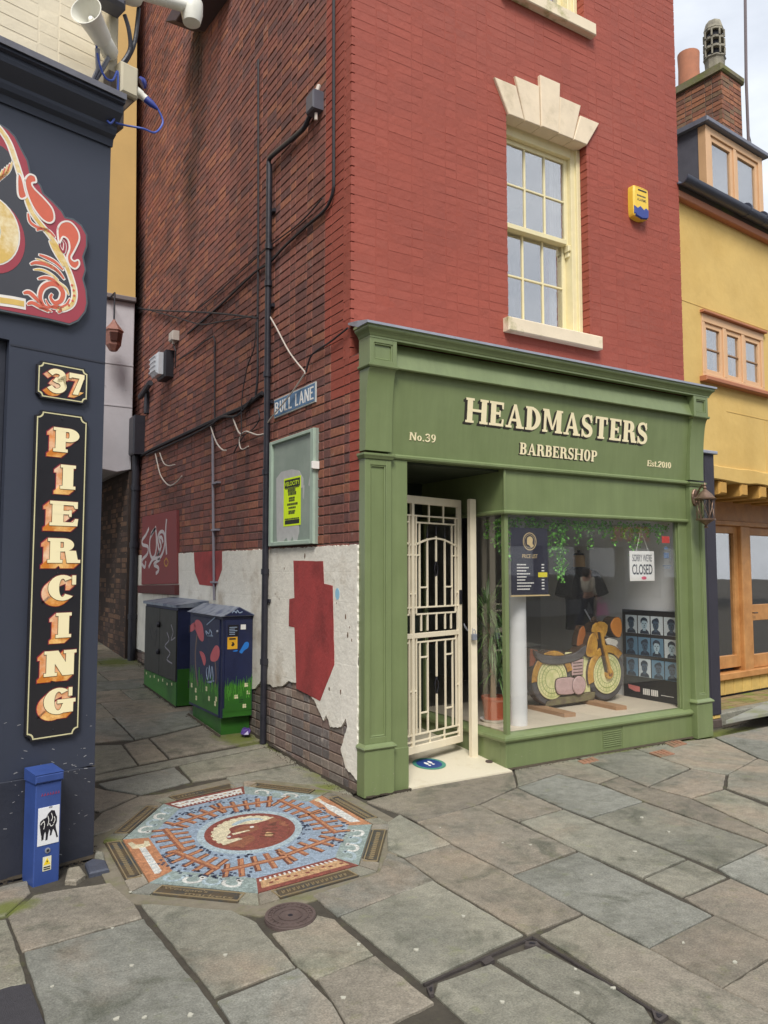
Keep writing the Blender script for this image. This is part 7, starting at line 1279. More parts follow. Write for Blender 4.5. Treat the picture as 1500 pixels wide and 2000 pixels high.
# kerb of stones and lettered bronze plaques
BRZ = mat('bronze plaque', S(96, 84, 66), .55, .2, 14, .3, 80, metal=.3, col2=S(66, 70, 72), thr=(.45, .6)); BRZL = mat('worn bronze letters', S(150, 134, 104), .5, .1, metal=.3)
def edge_pt(i, s, f): a, b = V(octr(i, f)), V(octr(i+1, f)); p = a+(b-a)*s; return (p.x, p.y)
texts = ['', "Westgate's|markets", '', '', '', '', '', '']
for i in range(8):
    s0, s1 = (.16, .84) if i not in (0,) else (.05, .80)
    for (u0, u1) in ((0.0, s0), (s1, 1.0)):
        p = inset(ccw([edge_pt(i, u0, 1.004), edge_pt(i, u1, 1.004), edge_pt(i, u1, 1.155), edge_pt(i, u0, 1.155)]), .004); m = MB(); n_ = 4; m.add([(x, y, -.03) for x, y in p]+[(x, y, slope(y)+.0005) for x, y in p], [[4, 5, 6, 7]]+[[k, (k+1) % 4, 4+(k+1) % 4, 4+k] for k in range(4)]); m.build('kerb_stone', FLAG[(i*2+int(u0 > 0)) % 5], mo)
    p = inset(ccw([edge_pt(i, s0, 1.004), edge_pt(i, s1, 1.004), edge_pt(i, s1, 1.15), edge_pt(i, s0, 1.15)]), .004); m = MB(); m.add([(x, y, -.03) for x, y in p]+[(x, y, slope(y)+.0015) for x, y in p], [[4, 5, 6, 7]]+[[k, (k+1) % 4, 4+(k+1) % 4, 4+k] for k in range(4)]); pq_ = m.build('name_plaque', BRZ, mo)
    A, Bq, D = V(edge_pt(i, s0, 1.14)), V(edge_pt(i, s1, 1.14)), V(edge_pt(i, s0, 1.02)); u = (Bq-A).normalized(); vv = V((-u.y, u.x)); hgt = (D-A).dot(vv); Lq = (Bq-A).length
    if i in (4, 5, 6, 7, 3): pass
    fr = Fr((A.x, A.y, slope((A.y+Bq.y)/2)+.0022), (u.x, u.y, 0), (vv.x, vv.y, (slope(A.y+.1*vv.y)-slope(A.y))/.1 if A.y > .6 else 0), (0, 0, 1))
    m = MB(fr); 
    for (x0, x1, y0, y1) in ((.01, Lq-.01, .004, .010), (.01, Lq-.01, hgt-.010, hgt-.004), (.004, .010, .004, hgt-.004), (Lq-.010, Lq-.004, .004, hgt-.004)): m.box(x0, x1, y0, y1, -.003, .003)
    m.build('plaque_rim', BRZL, mo)
    if texts[i]:
        w1, w2 = texts[i].split('|'); plain(fr, w1, .03, hgt*.54, hgt*.27, .002, BRZL, mo, width=Lq*.52, bold=.01); plain(fr, w2, Lq*.36, hgt*.16, hgt*.27, .002, BRZL, mo, width=Lq*.55, bold=.01)
    else:           # worn lettering, too rubbed to read
        m = MB(fr); x = .04
        while x < Lq-.05:
            wd = mrg.uniform(.012, .022); m.ribbon([(x, hgt*.35), (x+wd*.3, hgt*.65), (x+wd*.6, hgt*.38), (x+wd, hgt*.62)], .006, -.002, .002); x += wd+.012
        m.build('worn_lettering', BRZL, mo)

# ================================================================ things in the shop window
FLZ = .287
pt = [(1.569,0.501)][0]; px_, py_ = pt[0]+.02, pt[1]
pl_ = thing('potted_plant', (px_, py_, FLZ), 'spiky long-leaved plant in a terracotta pot behind the window return', 'plant'); TPOT = mat('terracotta plastic', S(186, 92, 58), .5, .08)
m = MB(); m.lathe([(.085, .02), (.105, .19), (.112, .19), (.112, .215), (.10, .215), (.098, .18), (.0, .18)], (px_, py_, FLZ), seg=24); m.build('pot', TPOT, pl_, sm=True); m = MB(); m.lathe([(.10, 0), (.125, .025), (.12, .025), (.095, .008)], (px_, py_, FLZ), seg=24); m.build('saucer', WHITE, pl_, sm=True)
LEAF = mat('dark green blade', S(88, 122, 62), .5, .25, 12, isl=.25); lm = MB(); rg = random.Random(12)
for s_ in range(4):
    bx_, by_ = px_+rg.uniform(-.05, .05), py_+rg.uniform(-.05, .05); hs = [.30, .52, .78, .62][s_]; tx, ty = bx_+rg.uniform(-.05, .05), by_+rg.uniform(-.05, .05)
    m = MB(); m.tube([(bx_, by_, FLZ+.17), ((bx_+tx)/2, (by_+ty)/2, FLZ+.17+hs*.5), (tx, ty, FLZ+.17+hs)], .012, 7); m.build('stem', mat('tan cane', S(136, 110, 76), .8), pl_)
    for k in range(80):
        t = rg.random()*6.283; L_ = rg.uniform(.30, .58); up = rg.uniform(.35, 1.2); base = V((tx, ty, FLZ+.17+hs-rg.uniform(0, .16))); d = V((math.cos(t), math.sin(t), 0)); sd_ = V((-math.sin(t), math.cos(t), 0)); pp = []
        for i in range(6):
            f = i/5; c = base+d*(L_*.44*f)+V((0, 0, L_*(up*f-.75*f*f*(1.2-up*.5)))); c.x = max(1.40, c.x); c.y = max(.13, c.y); w_ = .014*(1-f)**.7*(.5+f*1.2 if f < .4 else 1); pp.append((c-sd_*w_, c+sd_*w_))
        vs_ = [x for a in pp for x in a]; lm.add(vs_, [[2*i, 2*i+1, 2*i+3, 2*i+2] for i in range(5)], 0, True)
lm.build('leaves', LEAF, pl_, fix=False)
cp = [(1.662,0.186)][0]; m = MB(); m.lathe([(.072, 0), (.072, 1.0), (.072, 2.12)], (cp[0], cp[1]+.08, FLZ), seg=28); m.build('white_column', mat('white column paint', S(226, 226, 224), .5, .03), None, sm=True, label='slim white column standing inside the display window', cat='column')
# carved wooden motorbike cut-out
BK0 = .70; BF_ = FF.at(0, 0, -BK0); bike = thing('wooden_motorbike', (2.8, BK0, .31), 'carved and painted wooden motorbike figure on timber blocks in the window', 'motorbike figure')
OCH = mat('ochre bike paint', S(206, 156, 58), .5, .18, 16, .3, 40, col2=S(164, 110, 40), thr=(.42, .68), scale2=12); PYEL = mat('pale lemon bike paint', S(232, 226, 168), .55, .10, 12, .2, 40, col2=S(196, 202, 128), thr=(.45, .7), scale2=10); TYRE = mat('charcoal carved tyre', S(92, 88, 88), .6, .15, 12, col2=S(66, 62, 64)); PNK = mat('dusty pink bike paint', S(196, 164, 160), .55, .14, 20, .2, 40); OUTL = mat('dark brown outline', S(76, 58, 44), .6); ORG = mat('orange headlamp paint', S(232, 146, 52), .45)
def bpz(name, pts, c0, c1, mt, sm_=0, outline=True, par=None):
    p = ccw(smooth(pts, sm_, True) if sm_ else pts); par = par or bike; m = MB(BF_); m.poly(p, c0, c1, bev=.006); o = m.build(name, mt, par)
    if outline: m = MB(BF_); m.poly(inset(p, -.006), c0, c1-.008); m.build('carved_outline', OUTL, par)
    return o
def wheel(cx, cz, r):
    w_ = bpz('wheel', circ(cx, cz, r, 36), -.05, .03, TYRE); m = MB(BF_); m.poly(circ(cx, cz, r*.80, 36), .02, .036, bev=.003); m.build('wheel_outline', OUTL, w_); m = MB(BF_); m.poly(circ(cx, cz, r*.775, 36), .03, .040, bev=.004); m.build('wheel_disc', PYEL, w_)
    m = MB(BF_); m.ring(circ(cx, cz, r*.56, 30), circ(cx, cz, r*.53, 30), .03, .0415); m.ring(circ(cx, cz, r*.38, 30), circ(cx, cz, r*.36, 30), .03, .0414); m.ring(circ(cx, cz, r*.69, 30), circ(cx, cz, r*.675, 30), .03, .0414)
    for k in range(24): t = 2*math.pi*k/24+.05; m.ribbon([(cx+r*.36*math.cos(t), cz+r*.36*math.sin(t)), (cx+r*.66*math.cos(t+.1), cz+r*.66*math.sin(t+.1))], .0025, .03, .0409)
    m.build('carved_ring', mat('green carved line', S(150, 164, 96), .6), w_); return w_
wheel(2.43, .565, .245); fwh = wheel(3.165, .565, .255)
bpz('frame_panel', [(2.50, .35), (2.95, .36), (2.93, .60), (2.96, .80), (2.62, .80), (2.56, .62)], -.045, .025, PYEL)
bpz('base_rail', [(2.34, .315), (2.98, .325), (3.0, .40), (2.5, .39), (2.36, .36)], -.05, .038, mat('mottled base carving', S(130, 122, 88), .7, .3, 30, col2=S(92, 78, 70)))
bpz('rear_mudguard', [(2.43+.265*math.cos(t), .565+.265*math.sin(t)) for t in [R(15+12*i) for i in range(15)]]+[(2.43+.20*math.cos(t), .565+.20*math.sin(t)) for t in [R(183-12*i) for i in range(15)]], -.05, .052, OCH)
bpz('front_mudguard', [(3.165+.28*math.cos(t), .565+.28*math.sin(t)) for t in [R(42+12*i) for i in range(14)]]+[(3.165+.205*math.cos(t), .565+.205*math.sin(t)) for t in [R(198-12*i) for i in range(14)]], -.05, .055, OCH)
bpz('exhaust_case', [(2.46, .52), (2.50, .565), (2.72, .55), (2.72, .42), (2.52, .415), (2.47, .45)], .0, .058, PNK, 3); bpz('engine_case', circ(2.755, .485, .088, 24), .0, .066, PNK); cyl = bpz('engine_cylinder', [(2.68, .58), (2.82, .58), (2.835, .73), (2.675, .72)], .0, .05, PNK)
for k in range(4): m = MB(BF_); m.box(2.69, 2.81, .605+.03*k, .612+.03*k, .05, .053); m.build('cooling_fin', OUTL, cyl)
bpz('seat', [(2.20, .84), (2.30, .80), (2.5, .775), (2.7, .79), (2.86, .86), (2.84, .77), (2.72, .72), (2.5, .70), (2.32, .72), (2.24, .76)], -.06, .06, TYRE, 3); bpz('rear_pack', [(2.16, .70), (2.25, .70), (2.26, .84), (2.17, .86)], -.05, .03, mat('rust red bike paint', S(150, 78, 46), .6))
bpz('fuel_tank', [(2.86, .78), (2.93, .74), (3.00, .78), (3.02, .88), (2.98, .97), (2.91, .94)], -.05, .062, OCH, 3); bpz('far_handlebar', [(2.80, .86), (2.86, .84), (2.92, .95), (2.90, 1.04), (2.84, 1.0)], -.07, .0, mat('rust orange bike paint', S(176, 104, 48), .6), 2); bpz('headstock', [(2.96, .96), (3.05, .90), (3.14, .93), (3.18, 1.04), (3.08, 1.08), (2.97, 1.05)], -.05, .05, OCH, 2)
m = MB(BF_); m.ribbon([(3.175, .57), (3.13, .72), (3.085, .86), (3.06, .98)], .038, .03, .078); m.build('front_fork', OCH, bike); m = MB(BF_); m.ribbon([(3.13, .58), (3.09, .72), (3.05, .86), (3.03, .98)], .006, .03, .0775); m.build('fork_line', OUTL, bike)
m = MB(BF_); m.poly(circ(3.175, .565, .052, 20), .03, .070, bev=.006); m.build('hub', OCH, fwh); m = MB(BF_); m.poly(circ(3.175, .565, .026, 14), .06, .076, bev=.004); m.build('hub_cap', mat('brown hub', S(132, 84, 40), .6), fwh)
bpz('headlamp', [(3.20, 1.05), (3.26, 1.11), (3.34, 1.10), (3.36, 1.0), (3.33, .92), (3.27, .93), (3.22, .98)], -.05, .07, ORG, 3); bpz('number_plate', [(3.14, .90), (3.19, .915), (3.31, .89), (3.33, .86), (3.30, .83), (3.34, .80), (3.20, .80)], -.05, .045, mat('white bike paint', S(228, 224, 212), .6))
m = MB(BF_); m.tube(smooth([(3.06, 1.04, .02), (2.98, 1.12, .06), (2.90, 1.10, .10)], 4), .014, 8); m.build('handlebar', OUTL, bike); m = MB(BF_); m.tube([(3.0, 1.08, .0), (2.93, 1.2, -.02)], .008, 6); m.build('lever', PALEMET, bike)
WOOD = mat('rough pine block', S(168, 132, 98), .75, .12, 10, .3, 30)
for i, (x0, x1) in enumerate(((2.22, 2.36), (2.88, 3.02))):
    m = MB(); m.poly([(x0, .30), (x1-.02, .28), (x1, .78), (x0+.02, .80)], FLZ, FLZ+.036, bev=.004); m.build('timber_block', WOOD, None, label=['short timber block under the back wheel of the wooden motorbike', 'short timber block under the front wheel of the wooden motorbike'][i], cat='block', group='timber blocks')
# style poster leaning on the side wall
IW = Fr((3.625, 0, 0), (0, -1, 0), (0, 0, 1), (-1, 0, 0)); pst_ = thing('style_poster', (3.6, .47, FLZ), 'black framed poster of twelve haircut portraits at the right of the window', 'poster')
PA0, PA1, PZ0, PZ1 = -.845, -.118, .288, 1.18; m = MB(IW); m.box(PA0, PA1, PZ0, PZ1, 0, .022, .003); m.build('frame', mat('black poster frame', S(28, 27, 32), .35, .05), pst_)
TINT = [mat('portrait tint %d' % i, S(*c), .4, .08, 30) for i, c in enumerate(((180, 206, 220), (104, 146, 176), (34, 52, 74), (214, 226, 232), (66, 92, 116)))]; prg = random.Random(9)
cwid, chei = .148, .182
for r_ in range(3):
    for c in range(4):
        x0 = PA0+.045+c*(cwid+.012); z0 = PZ1-.055-(r_+1)*chei-r_*.035; cx, cz = x0+cwid/2+prg.uniform(-.015, .015), z0+chei*.52; fl_ = prg.choice((-1, 1))
        m = MB(IW); m.box(x0, x0+cwid, z0, z0+chei, .022, .0228); pf = m.build('portrait', TINT[3 if prg.random() < .75 else 1], pst_); dark = prg.random() < .4
        m = MB(IW); m.poly([(cx-.055, z0+.002), (cx+.06, z0+.002), (cx+.05, z0+.03), (cx+.02, z0+.05), (cx-.02, z0+.05), (cx-.05, z0+.03)], .0228, .0233); m.build('collar', TINT[2], pf)
        m = MB(IW); m.poly(circ(cx, cz, .036, 16, .050), .0228, .0236); m.poly([(cx-.018, z0+.03), (cx+.018, z0+.03), (cx+.018, cz-.03), (cx-.018, cz-.03)], .0228, .02355); m.build('face', TINT[4] if dark else TINT[0], pf)
        m = MB(IW); m.poly(smooth([(cx-.040, cz+.01), (cx-.044, cz+.045), (cx-.01*fl_, cz+.072), (cx+.035, cz+.058), (cx+.042, cz+.015), (cx+.028, cz+.034), (cx-.02, cz+.038)], 3, True), .0228, .0240); m.build('hair', TINT[2], pf)
        m = MB(IW); m.box(cx-.024, cx-.008, cz+.006, cz+.013, .0236, .0243); m.box(cx+.008, cx+.024, cz+.006, cz+.013, .0236, .0243); m.box(cx-.010, cx+.012, cz-.030, cz-.024, .0236, .0243); m.poly([(cx+.003*fl_, cz+.004), (cx+.009*fl_, cz-.016), (cx-.004*fl_, cz-.016)], .0236, .0242); m.build('features', TINT[2] if not dark else BLACK, pf)
m = MB(IW); m.poly([(PA0+.06, .415), (PA0+.21, .405), (PA0+.21, .355), (PA0+.15, .352), (PA0+.07, .375)], .022, .0232); m.build('pink_banner', mat('salmon banner', S(222, 130, 124), .5), pst_)
m = MB(IW)
for k in range(8): m.box(PA0+.25+.022*k+(.012 if k > 3 else 0), PA0+.267+.022*k+(.012 if k > 3 else 0), .335, .395, .022, .0232)
m.box(PA0+.47, PA0+.62, .352, .358, .022, .0232); m.build('caption', WHITE, pst_)
# price list and closed sign behind the glass
PF_ = FF.at(0, 0, -.105); prl = thing('price_list', (1.66, .105, 1.37), 'navy price list board hung in the window beside the corner mullion', 'sign'); NVY = mat('navy card', S(38, 38, 56), .5, .05); GLDP = mat('gold print', S(214, 190, 140), .5)
A0, A1, Z0, Z1 = 1.46, 1.868, 1.385, 1.945; m = MB(PF_); m.box(A0, A1, Z0, Z1, -.006, 0, .001); m.build('card', NVY, prl)
m = MB(PF_); m.box(A0-.01, A1+.012, Z0-.014, Z0-.003, -.006, .003); m.build('bottom_rail', GLDP, prl)
cx, cz = (A0+A1)/2, Z1-.115; m = MB(PF_); m.ring(circ(cx, cz, .075, 26), circ(cx, cz, .068, 26), 0, .001); m.ring(circ(cx, cz, .058, 26), circ(cx, cz, .055, 26), 0, .001); m.build('emblem_ring', GLDP, prl); m = MB(PF_); m.poly(smooth([(cx-.03, cz-.005), (cx-.025, cz+.03), (cx+.01, cz+.042), (cx+.035, cz+.02), (cx+.03, cz-.015), (cx+.045, cz-.04), (cx+.015, cz-.05), (cx-.01, cz-.03), (cx-.028, cz-.025)], 3, True), 0, .001); m.build('emblem_head', GLDP, prl)
plain(PF_, 'PRICE LIST', cx-.085, Z1-.255, .034, .001, GLDP, prl, width=.17, bold=.005)
for k in range(9):
    z = Z1-.315-.0255*k; m = MB(PF_); x = A0+.06; e = A0+.06+[.10, .13, .09, .14, .10, .09, .18, .15, .12][k]
    while x < e: d = random.uniform(.010, .026); m.box(x, x+d-.003, z, z+.010, 0, .001); x += d
    m.box(A1-.075, A1-.045, z, z+.010, 0, .001); m.build('price_line', WHITE, prl)
m = MB(PF_); m.box(A1-.115, A1-.012, Z0+.145, Z0+.185, .001, .002); m.build('yellow_sticker', mat('yellow sticker', S(240, 226, 60), .5), prl)
cs = thing('closed_sign', (3.05, .10, 1.485), 'white hanging sign reading SORRY WE\'RE CLOSED', 'sign'); A0, A1, Z0, Z1 = 2.885, 3.222, 1.487, 1.765; m = MB(PF_); m.box(A0, A1, Z0, Z1, -.004, .0, .0015); m.build('card', WHITE, cs)
INK = mat('charcoal print', S(44, 48, 60), .6); plain(PF_, "SORRY WE'RE", A0+.035, Z1-.095, .066, .0008, INK, cs, width=A1-A0-.07, bold=.012); plain(PF_, 'CLOSED', A0+.03, Z1-.215, .095, .0008, INK, cs, width=A1-A0-.06, bold=.02)
m = MB(PF_); m.poly(circ((A0+A1)/2+.02, Z0+.028, .035, 16, .016), 0, .001); m.build('pink_oval', mat('pink print', S(226, 92, 120), .5), cs); m = MB(PF_); m.tube([(A0+.09, Z1, 0), (A0+.17, Z1+.20, -.01), (A1-.08, Z1, 0)], .002, 5); m.build('string', WHITE, cs)
GS = FF.at(0, 0, -.0835); stks = thing('window_sticker', (3.37, .086, 1.69), 'red and blue accreditation sticker at the right of the window', 'sticker'); m = MB(GS); m.box(3.315, 3.425, 1.845, 1.91, -.0035, -.0025); m.build('red_label', mat('red vinyl', S(206, 58, 48), .5), stks)
m = MB(GS); m.poly(circ(3.37, 1.785, .032, 14, .028)[:8]+[(3.34, 1.785)], -.0035, -.0025); m.box(3.335, 3.41, 1.70, 1.755, -.0035, -.0025); m.build('blue_label', mat('slate blue vinyl', S(84, 108, 140), .5), stks)
m = MB(GS)
for k in range(9): m.box(3.428, 3.434, 1.69+.026*k, 1.702+.026*k, -.0035, -.0025)
for k in range(2): m.box(3.32+.02*k, 3.44-.02*k, 1.625-.02*k, 1.632-.02*k, -.0035, -.0025)
m.build('small_print', mat('slate blue vinyl', (0, 0, 0)), stks)
# dressed torso form
mn = thing('tailor_dummy', (3.15, .98, FLZ), 'headless torso form in a black t-shirt inside the window', 'mannequin'); TEE = mat('black cotton', S(30, 30, 36), .85, .15, 20, .3, 60); CAPM = mat('tan neck block', S(182, 150, 112), .6)
mx_, my_ = 3.15, 1.0
def loft(mb, rings, seg=20):
    vs_ = []
    for (cx, cy, cz, rx, ry) in rings: vs_ += [(cx+rx*math.cos(2*math.pi*k/seg), cy+ry*math.sin(2*math.pi*k/seg), cz) for k in range(seg)]
    n_ = len(rings); mb.add(vs_, [[i*seg+k, i*seg+(k+1) % seg, (i+1)*seg+(k+1) % seg, (i+1)*seg+k] for i in range(n_-1) for k in range(seg)]+[list(range(seg-1, -1, -1)), [(n_-1)*seg+k for k in range(seg)]], 0, True); return mb
loft(MB(), [(mx_, my_, .98, .17, .12), (mx_, my_, 1.06, .165, .115), (mx_, my_, 1.22, .16, .115), (mx_, my_, 1.36, .175, .12), (mx_, my_, 1.48, .185, .115), (mx_, my_, 1.55, .17, .10), (mx_, my_, 1.595, .12, .08), (mx_, my_, 1.62, .075, .065)]).build('t_shirt', TEE, mn, sm=True)
for s_ in (-1, 1): m = MB(); m.tube([(mx_+s_*.12, my_, 1.55), (mx_+s_*.19, my_-.01, 1.52), (mx_+s_*.245, my_-.03, 1.42), (mx_+s_*.275, my_-.04, 1.33)], [.06, .075, .075, .082], 14); m.build('sleeve', TEE, mn, sm=True)
m = MB(); m.lathe([(.066, 0), (.062, .06), (.062, .12), (.055, .13)], (mx_, my_, 1.61), seg=20); m.build('neck', CAPM, mn, sm=True); m = MB(); m.lathe([(.06, 0), (.05, .02), (.012, .03), (.018, .05), (.004, .06)], (mx_, my_, 1.74), seg=18); m.build('neck_cap', BLACK, mn, sm=True); m = MB(); m.lathe([(.16, 0), (.16, .02), (.02, .04), (.02, .75)], (mx_, my_, FLZ), seg=20); m.build('stand', PALEMET, mn, sm=True)
# trailing ivy along the window head
iv = thing('ivy_garland', (2.4, .2, 1.6), 'trailing artificial ivy garland along the head of the window', 'garland'); IVL = mat('bright ivy leaf', S(112, 182, 72), .5, .2, 12, isl=.35); im = MB(); irg = random.Random(33)
def ileaf(p):
    t, u = irg.random()*6.28, irg.uniform(-.7, .7); d = V((math.cos(t)*math.cos(u), math.sin(t)*math.cos(u)*.6, math.sin(u)-.5)).normalized(); s_ = d.cross(V((irg.random(), irg.random(), irg.random())).normalized()).normalized(); L_ = irg.uniform(.018, .034); p = V(p); im.add([p, p+d*L_*.5+s_*L_*.42, p+d*L_, p+d*L_*.5-s_*L_*.42], [[0, 1, 2, 3]], 0, True)
x = 1.42
while x < 3.5:
    for _ in range(9): ileaf((x+irg.uniform(-.03, .03), .16+irg.uniform(-.03, .05), 2.0+irg.uniform(-.05, .04)))
    x += .035
strands = [(1.55, .10), (1.75, .14), (1.95, .30), (2.03, .48), (2.07, .52), (2.10, .42), (2.28, .18), (2.42, .22), (2.60, .12), (2.72, .18), (2.86, .12), (2.98, .28), (3.06, .20), (3.2, .10), (3.34, .16)]
for (x, L_) in strands:
    n_ = int(L_/.006)
    for k in range(n_): f = k/n_; w_ = .030*(1-.5*f); ileaf((x+irg.uniform(-w_, w_), .15+irg.uniform(-.03, .03), 2.0-L_*f))
    m = MB(); m.tube([(x, .15, 2.0), (x+.004, .15, 2.0-L_*.5), (x, .15, 2.0-L_)], .002, 5); m.build('stem', MATS['dark green blade'], iv)
for (y, L_) in ((.2, .30), (.28, .24), (.4, .16), (.14, .36)):
    for k in range(int(L_/.005)): f = k*.005/L_; ileaf((1.44+irg.uniform(-.03, .03), y+irg.uniform(-.03, .03), 2.02-L_*f))
m = MB(); m.tube([(1.41, .16, 2.01), (2.4, .16, 1.995), (3.5, .16, 2.01)], .003, 5); m.build('stem', MATS['dark green blade'], iv); im.build('leaves', IVL, iv, fix=False)
# wall lantern on the right pilaster
BRZ2 = mat('antique bronze', S(132, 108, 92), .4, .25, 20, metal=.7); ln = thing('wall_lantern', (3.66, -.16, 1.98), 'antique bronze cage wall lantern on the right pilaster', 'lantern'); lx, ly = 3.655, -.15
m = MB(FF); m.poly(circ(3.70, 2.29, .05, 16, .085), 0, .018, bev=.006); m.build('back_plate', BRZ2, ln); m = MB(); m.tube(smooth([(3.70, -.02, 2.30), (3.69, -.06, 2.36), (3.675, -.11, 2.40), (lx, ly, 2.385)], 5), .009, 8); m.tube(smooth([(3.70, -.02, 2.25), (3.69, -.05, 2.23), (3.68, -.07, 2.27), (3.69, -.05, 2.29)], 5), .006, 6); m.build('arm', BRZ2, ln, sm=True)
m = MB(); m.lathe([(.095, 0), (.10, .012), (.085, .02), (.06, .055), (.028, .085), (.012, .10), (.018, .115), (.008, .13), (.012, .145), (.002, .165)], (lx, ly, 2.255), seg=18); m.build('roof', BRZ2, ln, sm=True); m = MB(); m.lathe([(.09, 0), (.09, .014), (.07, .016)], (lx, ly, 2.06), seg=18); m.lathe([(.012, -.075), (.02, -.065), (.008, -.05), (.03, -.03), (.07, 0)], (lx, ly, 2.06), seg=14); m.build('base', BRZ2, ln, sm=True)
for k in range(6):
    t = 2*math.pi*k/6; m = MB(); m.tube([(lx+.078*math.cos(t), ly+.078*math.sin(t), 2.07), (lx+.085*math.cos(t), ly+.085*math.sin(t), 2.26)], .0045, 6); m.build('cage_bar', BRZ2, ln)
    for s_ in (-1, 1): m = MB(); m.tube([(lx+.07*math.cos(t+s_*.9*i/6), ly+.07*math.sin(t+s_*.9*i/6), 2.075+.18*i/6) for i in range(7)], .003, 5); m.build('twisted_strap', BRZ2, ln)
m = MB(); m.lathe([(.058, 0), (.062, .18)], (lx, ly, 2.075), seg=18); m.build('glass', glass('lantern glass', 1.5, (.75, .75, .72)), ln)
# alarm box on the red front
al = thing('alarm_box', (3.22, .2, 5.03), 'yellow and blue alarm box high on the red front wall', 'alarm box'); m = MB(FU); m.poly(smooth([(3.115, 5.06), (3.14, 5.035), (3.22, 5.02), (3.30, 5.035), (3.325, 5.06), (3.33, 5.2), (3.325, 5.32), (3.30, 5.345), (3.14, 5.345), (3.115, 5.32), (3.11, 5.2)], 3, True), 0, .075, bev=.015); m.build('cover', mat('yellow plastic', S(236, 196, 66), .4, .04), al)
m = MB(FU); m.poly([(3.118, 5.06), (3.14, 5.036), (3.22, 5.021), (3.30, 5.036), (3.322, 5.06), (3.324, 5.13), (3.28, 5.15), (3.25, 5.125), (3.20, 5.155), (3.16, 5.125), (3.116, 5.14)], .005, .0785, bev=.01); m.build('blue_lens', mat('blue plastic', S(42, 62, 140), .35, .05), al); m = MB(FU); m.box(3.17, 3.29, 5.30, 5.312, .07, .0785); m.build('vent_slot', BLACK, al); plain(FU, 'ALARMS', 3.155, 5.195, .030, .0755, INK, al, width=.13, bold=.01)
m = MB(FU)
for k in range(6): m.box(3.155+.021*k, 3.172+.021*k, 5.24, 5.256, .0745, .0755)
m.build('small_print', INK, al)

# ================================================================ the far side of the street (seen in the window reflections)
opp = thing('opposite_row', (10, -17, 0), 'pale rendered row with a dark restaurant front across the street, seen reflected', 'building'); OF = Fr((0, -15, 0), (-1, 0, 0), (0, 0, 1), (0, 1, 0))
OPP = mat('pale street render', S(206, 200, 186), .85, .06, 1); OPD = mat('grey shopfront', S(118, 118, 120), .6, .1); ROOFO = mat('slate roof', S(90, 92, 100), .8)
wins = [(-(x+1.1), -x, z, z+1.7) for x in range(-14, 34, 3) for z in (4.4,)]
m = MB(OF); wall_with_holes(m, -36, 16, 3.6, 7.0, wins, -.3, 0); m.build('upper_wall', OPP, opp)
for w_ in wins:
    m = MB(OF); m.box(w_[0], w_[1], w_[2], w_[3], -.2, -.15); o = m.build('window', GLASS, opp); m = MB(OF); m.box(w_[0], w_[1], (w_[2]+w_[3])/2-.03, (w_[2]+w_[3])/2+.03, -.15, -.1); m.build('window_bar', WHITE, opp)
m = MB(OF); m.box(-36, 16, 0, 7, -6, -.8); m.build('inner_wall', DARKVOID, opp); m = MB(OF); m.add([(-36.2, 7, .3), (16.2, 7, .3), (16.2, 9, -3), (-36.2, 9, -3), (-36.2, 6.8, .3), (16.2, 6.8, .3)], [[0, 1, 2, 3], [0, 4, 5, 1]]); m.build('roof', ROOFO, opp)
m = MB(OF); m.box(-36, 16, 2.4, 3.6, -.3, .15); m.build('fascia', OPD, opp); m = MB(OF); m.box(-36, 16, 0, .5, -.3, .05); m.build('stallriser', OPD, opp)
for x in range(-12, 36, 2): m = MB(OF); m.box(-x-.12, -x+.12, .5, 2.4, -.3, .05); m.build('shop_post', OPD, opp)
m = MB(OF); m.box(-36, 16, .5, 2.4, -.2, -.18); m.build('shop_glass', GLASS, opp)
SRED = mat('red sign letters', S(210, 70, 56), .5); word(OF, 'SEOUL', -21.2, 2.62, .52, 2.15, .151, SRED, opp, depth=.05, t=.2, h=.16, s=0, track=.14); word(OF, 'KOREA', -18.55, 2.75, .24, .80, .151, WHITE, opp, depth=.03, t=.18, h=.15, s=0, track=.12) if False else None
plain(OF, 'KOREA', -18.55, 2.75, .24, .152, WHITE, opp, width=.80, bold=.02)
# passer-by across the street, seen only in the window
def skin_body(name, nodes, edges, mt, parent, lv=2):
    me = bpy.data.meshes.new(name); me.from_pydata([n_[0] for n_ in nodes], edges, []); o = bpy.data.objects.new(name, me); COL.objects.link(o)
    md_ = o.modifiers.new('skin', 'SKIN'); md_.use_smooth_shade = True
    if not me.skin_vertices: me.attributes.new  # layer is made with the modifier
    lay_ = me.skin_vertices[0].data if me.skin_vertices else None
    if lay_:
        for i, n_ in enumerate(nodes): lay_[i].radius = (n_[1], n_[2] if len(n_) > 2 else n_[1]); lay_[i].use_root = i == 0
    sb_ = o.modifiers.new('subd', 'SUBSURF'); sb_.levels = lv; sb_.render_levels = lv; me.materials.append(mt); attach(o, parent); return o
PX, PYY = 12.0, -9.2; per = thing('person', (PX, PYY, 0), 'person in a cream top and dark trousers walking past, seen in the window reflection', 'person')
q = lambda x, y, z: (PX+x, PYY+y, z)
SKINM = mat('skin', S(206, 160, 134), .6, .05); CTOP = mat('cream knit', S(232, 222, 200), .9, .05); DKT = mat('navy denim', S(40, 44, 62), .9, .1); HAIRM = mat('dark brown hair', S(58, 42, 36), .7, .2)
